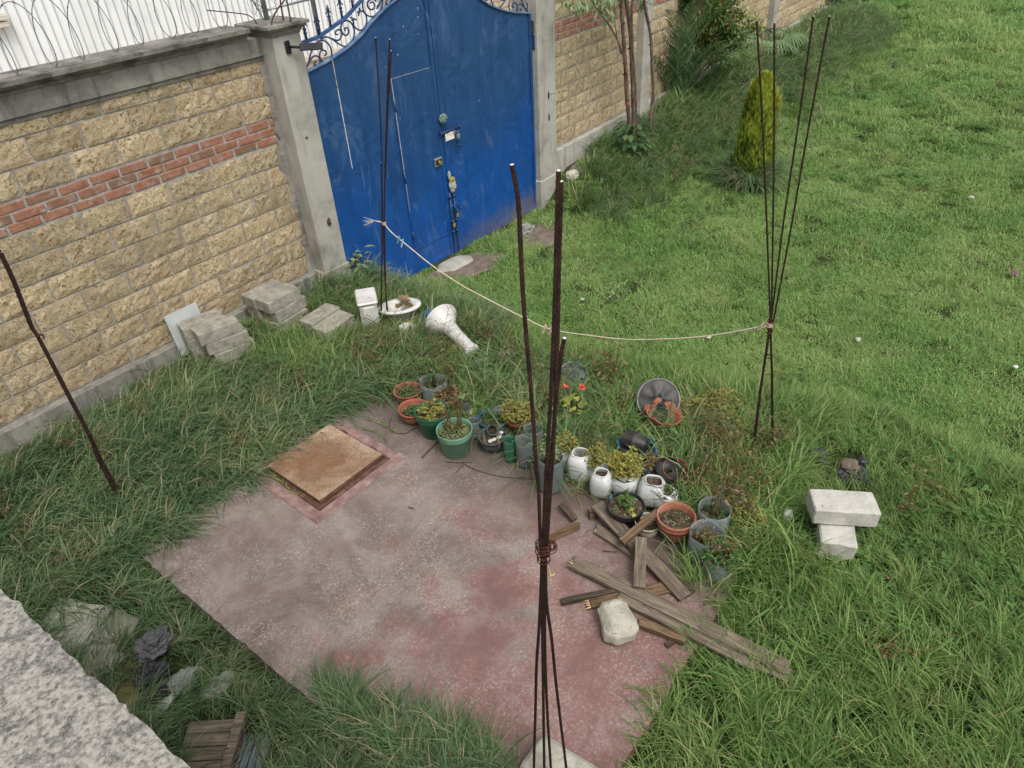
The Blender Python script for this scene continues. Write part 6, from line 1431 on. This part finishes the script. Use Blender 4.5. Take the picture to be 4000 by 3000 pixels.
# thin trunked tree by the wall
YT = -.72; base = GY(2470, 500, YT); t = thing('tree', 'slender multi stemmed tree against the right boundary wall', 'tree', base)
def lim(pp, r0, r1, Y=YT, nm='trunk', dy=0):
    Q = [GY(px, py, Y + dy * i) - base for i, (px, py) in enumerate(pp)]; Q = cat(Q, 5); k = len(Q); q2 = random.Random(pp[0][0])
    m = MB(); m.tube(Q, [(r0 + (r1 - r0) * i / (k - 1)) * q2.uniform(.88, 1.14) for i in range(k)], 8)
    for i in range(2, k - 1, 2):
        g = q2.uniform(0, 6.28); p = Q[i]; m.tube([p, p + Vector((math.cos(g), math.sin(g), .6)) * r0 * 1.6], [r0 * .5, r0 * .2], 5)
    m.build(nm, 'bark', t); return Q
lim([(2476, 520), (2475, 420), (2468, 253), (2462, 122), (2446, 0), (2436, -120), (2425, -260)], .036, .022)
lim([(2462, 510), (2448, 362), (2443, 253), (2434, 122), (2423, -5), (2405, -130), (2385, -260)], .034, .020, YT + .03)
lim([(2484, 500), (2482, 357), (2475, 253), (2468, 68), (2474, -30), (2490, -160)], .024, .014, YT - .03)
D_ = lim([(2538, 530), (2543, 443), (2552, 362), (2547, 253), (2541, 136), (2520, 32), (2512, -40)], .030, .018, YT - .08)
E_ = lim([(2448, 290), (2434, 217), (2407, 145), (2353, 59), (2312, 5), (2270, -60)], .014, .007, YT, 'branch')
lim([(2425, 210), (2412, 150), (2402, 90), (2400, 20), (2396, -60)], .009, .005, YT, 'branch'); lim([(2355, 62), (2352, 20), (2360, -60)], .007, .004, YT, 'branch'); lim([(2470, 60), (2488, 10), (2500, -40)], .006, .004, YT, 'branch')
q = random.Random(8); m = MB()
def leafcl(c, rad, n_, L):
    for _ in range(n_):
        p = c + Vector((q.gauss(0, rad), q.gauss(0, rad), q.gauss(0, rad * .7))); m.leaf(p, (q.uniform(-1, 1), q.uniform(-1, 1), q.uniform(-.9, .2)), (0, 0, 1), L * q.uniform(.7, 1.2), L * .30, .2, .3, q.random(), 3)
for px, py, rad, n_ in ((2250, 15, .07, 34), (2232, 0, .06, 20), (2290, -10, .10, 30), (2335, 12, .06, 16), (2370, 5, .09, 30), (2385, 75, .05, 12), (2382, 45, .05, 12), (2400, 15, .08, 22), (2512, 12, .05, 36), (2350, 25, .05, 12), (2440, -60, .2, 60), (2380, -120, .25, 90), (2480, -140, .25, 90), (2320, -90, .2, 60), (2500, -60, .12, 40)):
    leafcl(GY(px, py, YT) - base, rad, n_, .10)
m.build('crown', 'leaf_soft', t)
# broad leaved shrub at its foot
P = GY(2462, 520, -.95); t = thing('shrub', 'broad leaved shrub with one pink flower at the foot of the thin trunks', 'shrub', (P.x, P.y, tz(P.x, P.y))); m = MB(); q = random.Random(9)
for _ in range(120):
    a = q.uniform(0, 6.28); u = q.random(); r_ = .27 * math.sqrt(q.random()) * (1 - .3 * u); p = Vector((r_ * math.cos(a), r_ * math.sin(a), .12 + .50 * u)); m.leaf(p, (math.cos(a), math.sin(a), q.uniform(-.5, .35)), (0, 0, 1), q.uniform(.09, .15), q.uniform(.06, .085), .12, .3, q.random(), 4)
m.build('foliage', 'leaf_dark', t); m = pl_stems(7, .55, 12, .45, .006, 2); m.build('stems', 'leaf_dry', t)
c_ = GY(2455, 407, -1.15) - t.location; m = MB()
for j in range(14): m.leaf(c_, (q.uniform(-1, 1), q.uniform(-1, 1), q.uniform(-.2, 1)), (0, 0, 1), .03, .022, .1, .1, None, 2)
m.build('flower', 'flower_pink', t)
# feather palms
def frond(L, seed, arch=1.1, el0=1.25, leafL=.30, n_=30, W=.024, az_=0):
    q = random.Random(seed); m = MB(); P = [Vector((0, 0, 0))]; el_ = el0; k = 14
    for i in range(k):
        el_ -= arch / k * (.4 + 1.2 * i / k); P.append(P[-1] + Vector((math.cos(el_), 0, math.sin(el_))) * (L / k))
    m.tube(P, [.010 * (1 - .8 * i / k) + .0015 for i in range(k + 1)], 5, col=.75)
    for i in range(n_):
        u = .16 + .84 * i / n_; f = u * k; j = min(k - 1, int(f)); p = P[j].lerp(P[j + 1], f - j); d = (P[j + 1] - P[j]).normalized(); l = leafL * math.sin(math.pi * min(.97, .25 + .7 * u)) * q.uniform(.85, 1.1)
        for s in (-1, 1): m.leaf(p, d * .9 + Vector((0, s * q.uniform(.55, .9), 0)) + Vector((-d.z, 0, d.x)) * q.uniform(.1, .45), Vector((-d.z, 0, d.x)), l, W, .3, .12, q.random(), 3)
    return m
def palm(name, label, base, n_, L, seed, rng_el=(.75, 1.5), cat_='palm', azs=None, leafL=.3):
    t = thing(name, label, cat_, base); q = random.Random(seed)
    for i in range(n_):
        a = azs[i] if azs else (i * 2.399 + q.uniform(-.3, .3)); o = frond(L * q.uniform(.75, 1.1), seed * 31 + i, q.uniform(.7, 1.5), q.uniform(*rng_el), leafL).build('frond', 'palm_leaf', t, (0, 0, .05), (0, 0, a))
    m = MB(); m.lathe([(.001, -.05), (.09, -.05), (.10, .05), (.06, .16), (.001, .18)], 12); m.build('crown_base', 'bark', t); return t
P = G(2640, 425, .08); palm('palm', 'feather palm with long arching fronds beside the second wall post', P, 30, 2.15, 3, (.95, 1.55)); EXC.append((P.x, P.y, .1))
P = G(2560, 400, .1); palm('palm', 'small dark feather palm frond cluster right behind the thin trunks', (P.x + .25, P.y + .25, .1), 6, .9, 5, (.6, 1.1), leafL=.24)
P = G(2985, 262, -.0); t = thing('fan_palm', 'low fan palm with pale drooping leaflets beyond the rounded shrub', 'palm', P); q = random.Random(6)
for i in range(9):
    a = i * .7 + q.uniform(-.2, .2); m = MB(); e = Vector((.35, 0, .62)) * q.uniform(.7, 1.15); m.tube([(0, 0, 0), e * .6 + Vector((0, 0, .08)), e], .007, 5, col=.5)
    for k in range(20):
        g = -1.5 + 3.0 * k / 19; d = Vector((math.cos(g), math.sin(g), .25 - .25 * abs(g))); m.leaf(e, d, (0, 0, 1), .52 * q.uniform(.8, 1.1), .032, .3, .55, .55 + .45 * q.random(), 4)
    m.build('frond', 'palm_leaf', t, None, (0, 0, a))
# rounded shrub
def bush(label, base, rx, rz, n_, seed, mat, ls, name='shrub'):
    t = thing(name, label, 'shrub', base); q = random.Random(seed); m = MB(); cl = []
    for _ in range(60):
        a, b = q.uniform(0, 6.28), math.acos(q.uniform(-.5, 1)); rr_ = q.uniform(.55, 1); cl.append(Vector((rx * rr_ * math.sin(b) * math.cos(a), rx * rr_ * math.sin(b) * math.sin(a), rz * (.55 + .5 * rr_ * math.cos(b)))))
    for i in range(n_):
        c_ = q.choice(cl); p = c_ + Vector((q.gauss(0, .09), q.gauss(0, .09), q.gauss(0, .08))); k = cl.index(c_); tt = min(1, max(0, (.3 if k % 3 else .75) + q.uniform(-.3, .3)))
        m.leaf(p, (q.uniform(-1, 1), q.uniform(-1, 1), q.uniform(-.6, .9)), (0, 0, 1), ls * q.uniform(.7, 1.3), ls * .5, .2, .2, tt, 2)
    m.build('foliage', mat, t); m = MB()
    for c_ in cl[:22]: m.tube([(0, 0, -.05), (c_.x * .3, c_.y * .3, c_.z * .5), tuple(c_)], [.014, .009, .004], 5, col=.3)
    m.build('stems', 'bark', t); return t
P = G(2690, 372, .05); bush('large rounded shrub with yellowish upper leaves behind the feather palm', (P.x, P.y, .05), 1.05, 2.25, 17000, 11, 'leaf_bush', .075)
P = G(3180, 70, .0); bush('low dark shrub at the far end of the right wall', (P.x, P.y, 0), .8, .9, 5000, 12, 'leaf_dark', .08)
P = G(3370, 30, .0); bush('low green shrub at the top edge right of the far wall', (P.x + .8, P.y + .4, 0), .9, .7, 5000, 13, 'leaf_green', .09)
# --- tall drooping grass
def sample(x0, x1, y0, y1, dens):
    n_ = int((x1 - x0) * (y1 - y0) * dens); return rng.uniform(x0, x1, n_), rng.uniform(y0, y1, n_)
TALL = source([clump(s, 22, .055, (.20, .44), .0078, (.95, 1.45), (1.0, 2.1), .75) for s in range(8)], 'grass_long')
TALLY = source([clump(40 + s, 20, .05, (.16, .38), .0080, (1.0, 1.5), (.7, 1.8), .9) for s in range(8)], 'grass_yellow')
LAWNS = source([clump(80 + s, 130, .11, (.03, .085), .0060, (.5, 1.35), (.4, 1.6), 3.0, 3) for s in range(7)], 'grass_lawn')
def put(name, x, y, colx, lean, leansd, smin, smax, hscale=None, label=None, tl=.12, lift=0.0):
    z = terrain(x, y) + lift; n_ = len(x)
    rz = lean + rng.normal(0, leansd, n_); s = rng.uniform(smin, smax, n_)
    if hscale is not None: s = s * hscale
    sclv = np.stack([s * rng.uniform(.9, 1.15, n_), s * rng.uniform(.9, 1.15, n_), s * rng.uniform(.85, 1.15, n_)], -1)
    return scatter(name, np.stack([x, y, z], -1), rz, rng.normal(0, tl, (n_, 2)), sclv, colx, label)
EXC.append((-1.13, -2.2, .13))
# left bed between wall and slab: combed down towards the slab
x, y = sample(-3.2, 2.75, -2.35, -.10, 330)
ok = ~slabmask(x, y, -.0) & notin(x, y, EXC); ok |= (y > -2.06 + .05 * np.sin(x * 9)) & (x < -.12) & (x > -1.0) & notin(x, y, EXC)
ok &= (x < 2.2) | (y < -.27)
x, y = x[ok], y[ok]
l = -1.05 + .9 * fnoise(x, y, .9, 2) + .5 * fnoise(x, y, 2.3, 7)
put('tall_grass', x, y, TALL, l, .45, .75, 1.12, 1.0 - .30 * sstep((y + .55) / .5) * sstep((-x + .1) / .5) + .30 * sstep((y + .7) / .4) * sstep((x - .2) / .8), 'tall dark green grass combed over the bed between block wall and slab')
# left strip beside the slab
x, y = sample(-1.92, -1.05, -6.6, -2.2, 300); ok = (x < SX0 - .03) & notin(x, y, EXC)
dens = 1 - .80 * np.exp(-(((x + 1.62) / .28) ** 2 + ((y + 4.0) / .75) ** 2)); ok &= rng.random(len(x)) < dens
x, y = x[ok], y[ok]; l = -.3 + 1.8 * fnoise(x, y, 1.1, 3)
put('tall_grass', x, y, TALL, l, .8, .50, .85, 1 - .35 * sstep((x + 1.3) / .2), 'tall green grass in the strip between slab and near building')
# foreground, below the slab's front edge
x, y = sample(-1.9, 3.4, -9.0, -5.3, 260); ok = (~slabmask(x, y, .01)) & notin(x, y, EXC) & (bankd(x, y) < .1)
ok &= y < 9
x, y = x[ok], y[ok]; l = 1.2 + 1.6 * fnoise(x, y, .8, 5)
put('tall_grass', x, y, TALLY, l, .8, .62, .95, 1 - .22 * sstep((x - .9) / .9), 'bright green grass in front of the slab at the bottom edge')
a_ = rng.uniform(-1.1, -.55, 330); b_ = rng.uniform(-5.5, -3.85, 330)
k_ = (a_ < np.minimum(-1.07 + .40 * (-3.75 - b_), -.70) + .04 * np.sin(b_ * 17)) & (b_ < -3.85) & notin(a_, b_, [(-.66, -5.21, .2)])
put('grass_tuft', a_[k_], b_[k_], TALL, .9 + rng.normal(0, .9, int(k_.sum())), .3, .55, .85, None, 'grass spreading over the broken front left corner of the slab', .15, lift=.08)
# right of the slab, between and behind the pots, down to the bank
x, y = sample(.80, 3.75, -5.35, .02, 380); d = bankd(x, y)
edge = 1.20 + .10 * np.sin(y * 5.0) - .42 * sstep((-4.75 - y) / .5)
ok = ((x > edge) | (y > -1.98)) & (d < .32) & notin(x, y, EXC); ok &= ~((x > 2.5) & (y > -.45)) ; ok &= ~((x < 2.75) & (x > .85) & (y > -.3))
x, y = x[ok], y[ok]; l = -.4 + 1.9 * fnoise(x, y, .8, 6)
put('tall_grass', x, y, TALLY, l, .7, .75, 1.25, 1 - .52 * sstep((d[ok] + .7) / .7), 'bright green grass around the flower pots and down the bank')
n_ = 120; x = rng.uniform(1.0, 1.55, n_); y = rng.uniform(-5.75, -4.95, n_); k_ = (x > .98 + .35 * (y + 5.75) / .8) & notin(x, y, EXC); x, y = x[k_], y[k_]
put('grass_tuft', x, y, TALLY, 2.9 + rng.normal(0, .5, len(x)), .2, 1.15, 1.5, None, 'long tufts flopping over the plank ends at the right end of the pots', .1)
# bed along the right wall
x, y = sample(6.05, 20.0, -2.6, -.12, 120); hb_ = sstep((y + 2.1) / .9)
ok = (rng.random(len(x)) < .10 + .9 * hb_) & notin(x, y, EXC) & ~((x < 7.2) & (y > -.62)) & ~((x < 6.5) & (y > -.75)); x, y = x[ok], y[ok]
l = -1.5 + 1.6 * fnoise(x, y, .7, 9) + rng.normal(0, 1.3, len(x)) * sstep((x - 8) / 2)
k_ = rng.random(len(x)) < .45; put('tall_grass', x[k_], y[k_], TALLY, l[k_], .8, .8, 1.25, ((.55 + .5 * sstep((y + 2.0) / .9)) * (1 + .5 * sstep((x - 8.5) / 2)))[k_], 'lighter rough grass mixed in the bank along the right boundary wall')
x, y, l = x[~k_], y[~k_], l[~k_]
put('tall_grass', x, y, TALL, l, .8, .8, 1.25, (.55 + .5 * sstep((y + 2.0) / .9)) * (1 + .5 * sstep((x - 8.5) / 2)), 'rough grass bank along the right boundary wall')
# long drooping tuft round the foot of the thuja
a_ = rng.uniform(0, 6.28, 70); r_ = rng.uniform(.08, .34, 70); x = TH.x - .02 + r_ * np.cos(a_); y = TH.y - .04 + r_ * np.sin(a_)
put('grass_tuft', x, y, TALL, a_, .4, 1.3, 1.8, None, 'long dark grass tuft round the foot of the golden thuja', .1)
# --- lawn
def lawn(x0, x1, dens, s0, s1):
    x, y = sample(x0, x1, -10.5, .2 if x0 < 7 else 0, dens); d = bankd(x, y)
    ok = (d > .02) & notin(x, y, EXCL) & ~((x < 6.1) & (y > gyv(x) - .06)) & ~((x > 6.0) & (y > -.5)) & (y > -7.5 - .1 * x)
    return x[ok], y[ok]
def gyv(x): return -.15 - .042 * (x - 2.52)
EXCL += [(c1.x, c1.y, .38), (c2.x, c2.y, .30), (c3.x - .05, c3.y + .05, .22)]
xs_, ys_, ss_ = [], [], []
for a, b, dn, s0, s1 in ((2.6, 6.5, 130, .9, 1.25), (6.5, 11, 75, 1.1, 1.5), (11, 18, 34, 1.6, 2.2), (18, 34, 14, 2.4, 3.4)):
    x, y = lawn(a, b, dn, s0, s1); xs_.append(x); ys_.append(y); ss_.append(rng.uniform(s0, s1, len(x)))
x = np.concatenate(xs_); y = np.concatenate(ys_); s = np.concatenate(ss_)
hn = fnoise(x, y, 1.1, 1) + .6 * fnoise(x, y, 3.1, 4); hs_ = 1.0 + .75 * np.clip(hn, -.45, .8)
sclv = np.stack([s, s, s * hs_], -1)
scatter('lawn', np.stack([x, y, terrain(x, y)], -1), rng.uniform(0, 6.28, len(x)), rng.normal(0, .1, (len(x), 2)), sclv, LAWNS, 'short bright lawn with lighter worn patches')
# scattered tufts in the lawn
x, y = sample(3.2, 24, -8, -.6, 8); d = bankd(x, y); nn = fnoise(x, y, .7, 13)
ok = (d > .1) & notin(x, y, EXCL) & (nn > .02) & ~((x < 6.1) & (y > gyv(x) - .1)); x, y = x[ok], y[ok]
put('grass_tuft', x, y, TALLY, rng.uniform(0, 6.28, len(x)), .8, .30, .55, 1 + .02 * x, 'low rough tufts scattered through the lawn', .3)
# clover and broad weeds
def clover_m(seed):
    r = random.Random(seed); m = MB()
    for _ in range(34):
        a = r.uniform(0, 6.28); q = .10 * math.sqrt(r.random()); h = r.uniform(.03, .075); p = Vector((q * math.cos(a), q * math.sin(a), h)); t = r.random()
        for k in range(3):
            g = a + k * 2.09; m.leaf(p, (math.cos(g), math.sin(g), r.uniform(-.1, .4)), (0, 0, 1), r.uniform(.014, .024), r.uniform(.012, .02), .1, .1, t, 2)
    return m
CLV = source([clover_m(s) for s in range(4)], 'clover')
x, y = sample(3.0, 15, -8.5, -1.0, 6); nn = fnoise(x, y, .9, 21); ok = (bankd(x, y) > .05) & (nn > .30); x, y = x[ok], y[ok]
x2, y2 = sample(1.3, 3.2, -7.5, -5.2, 14); x = np.concatenate([x, x2]); y = np.concatenate([y, y2])
put('clover', x, y, CLV, rng.uniform(0, 6.28, len(x)), .5, .9, 1.6, 1 + .03 * x, 'patches of clover and broad leaved weeds', .15)
# tall dark grass crowding behind and between the pots, dry stalks through it
EXP = [(a_, b_, c_ * 1.3) for a_, b_, c_ in EXC]
x, y = sample(.95, 2.30, -5.0, -1.55, 120); ok = ((x > 1.13 + .06 * np.sin(y * 7)) | (y > -1.95)) & notin(x, y, EXP)
ok &= ~(slabmask(x, y, 0) & (x < 1.1)); x, y = x[ok], y[ok]
put('tall_grass', x, y, TALL, rng.uniform(0, 6.28, len(x)), .8, .95, 1.45, None, 'tall dark weeds and grass crowding between and behind the pots', .15)
STK = source([pl_stems(5, .55, 400 + s, .35, .0022, 6, 2, .03, .04) for s in range(5)] + [pl_stems(7, .40, 410 + s, .6, .0016, 7, 5, .022, .05) for s in range(3)], 'leaf_dry')
x, y = sample(1.15, 2.35, -5.2, -1.4, 11); x2, y2 = sample(-3, 2.4, -1.8, -.3, 1.2); x3, y3 = sample(6.5, 14, -1.9, -.5, 1.5); x4, y4 = sample(1.0, 3.2, -8, -5.4, 1.5)
x = np.concatenate([x, x2, x3, x4]); y = np.concatenate([y, y2, y3, y4]); k_ = notin(x, y, EXP) & ~slabmask(x, y, 0); x, y = x[k_], y[k_]
put('dry_stalks', x, y, STK, rng.uniform(0, 6.28, len(x)), .8, .65, 1.1, None, 'dead brown stalks and seed heads standing in the tall grass', .15)
# dry debris and straw on the slab edge and in the strip
STR = source([clump(300 + s, 14, .10, (.05, .16), .0028, (.02, .2), (0, .25), 3.0, 3) for s in range(4)], 'straw_mat') if 'straw_mat' in MATS else None
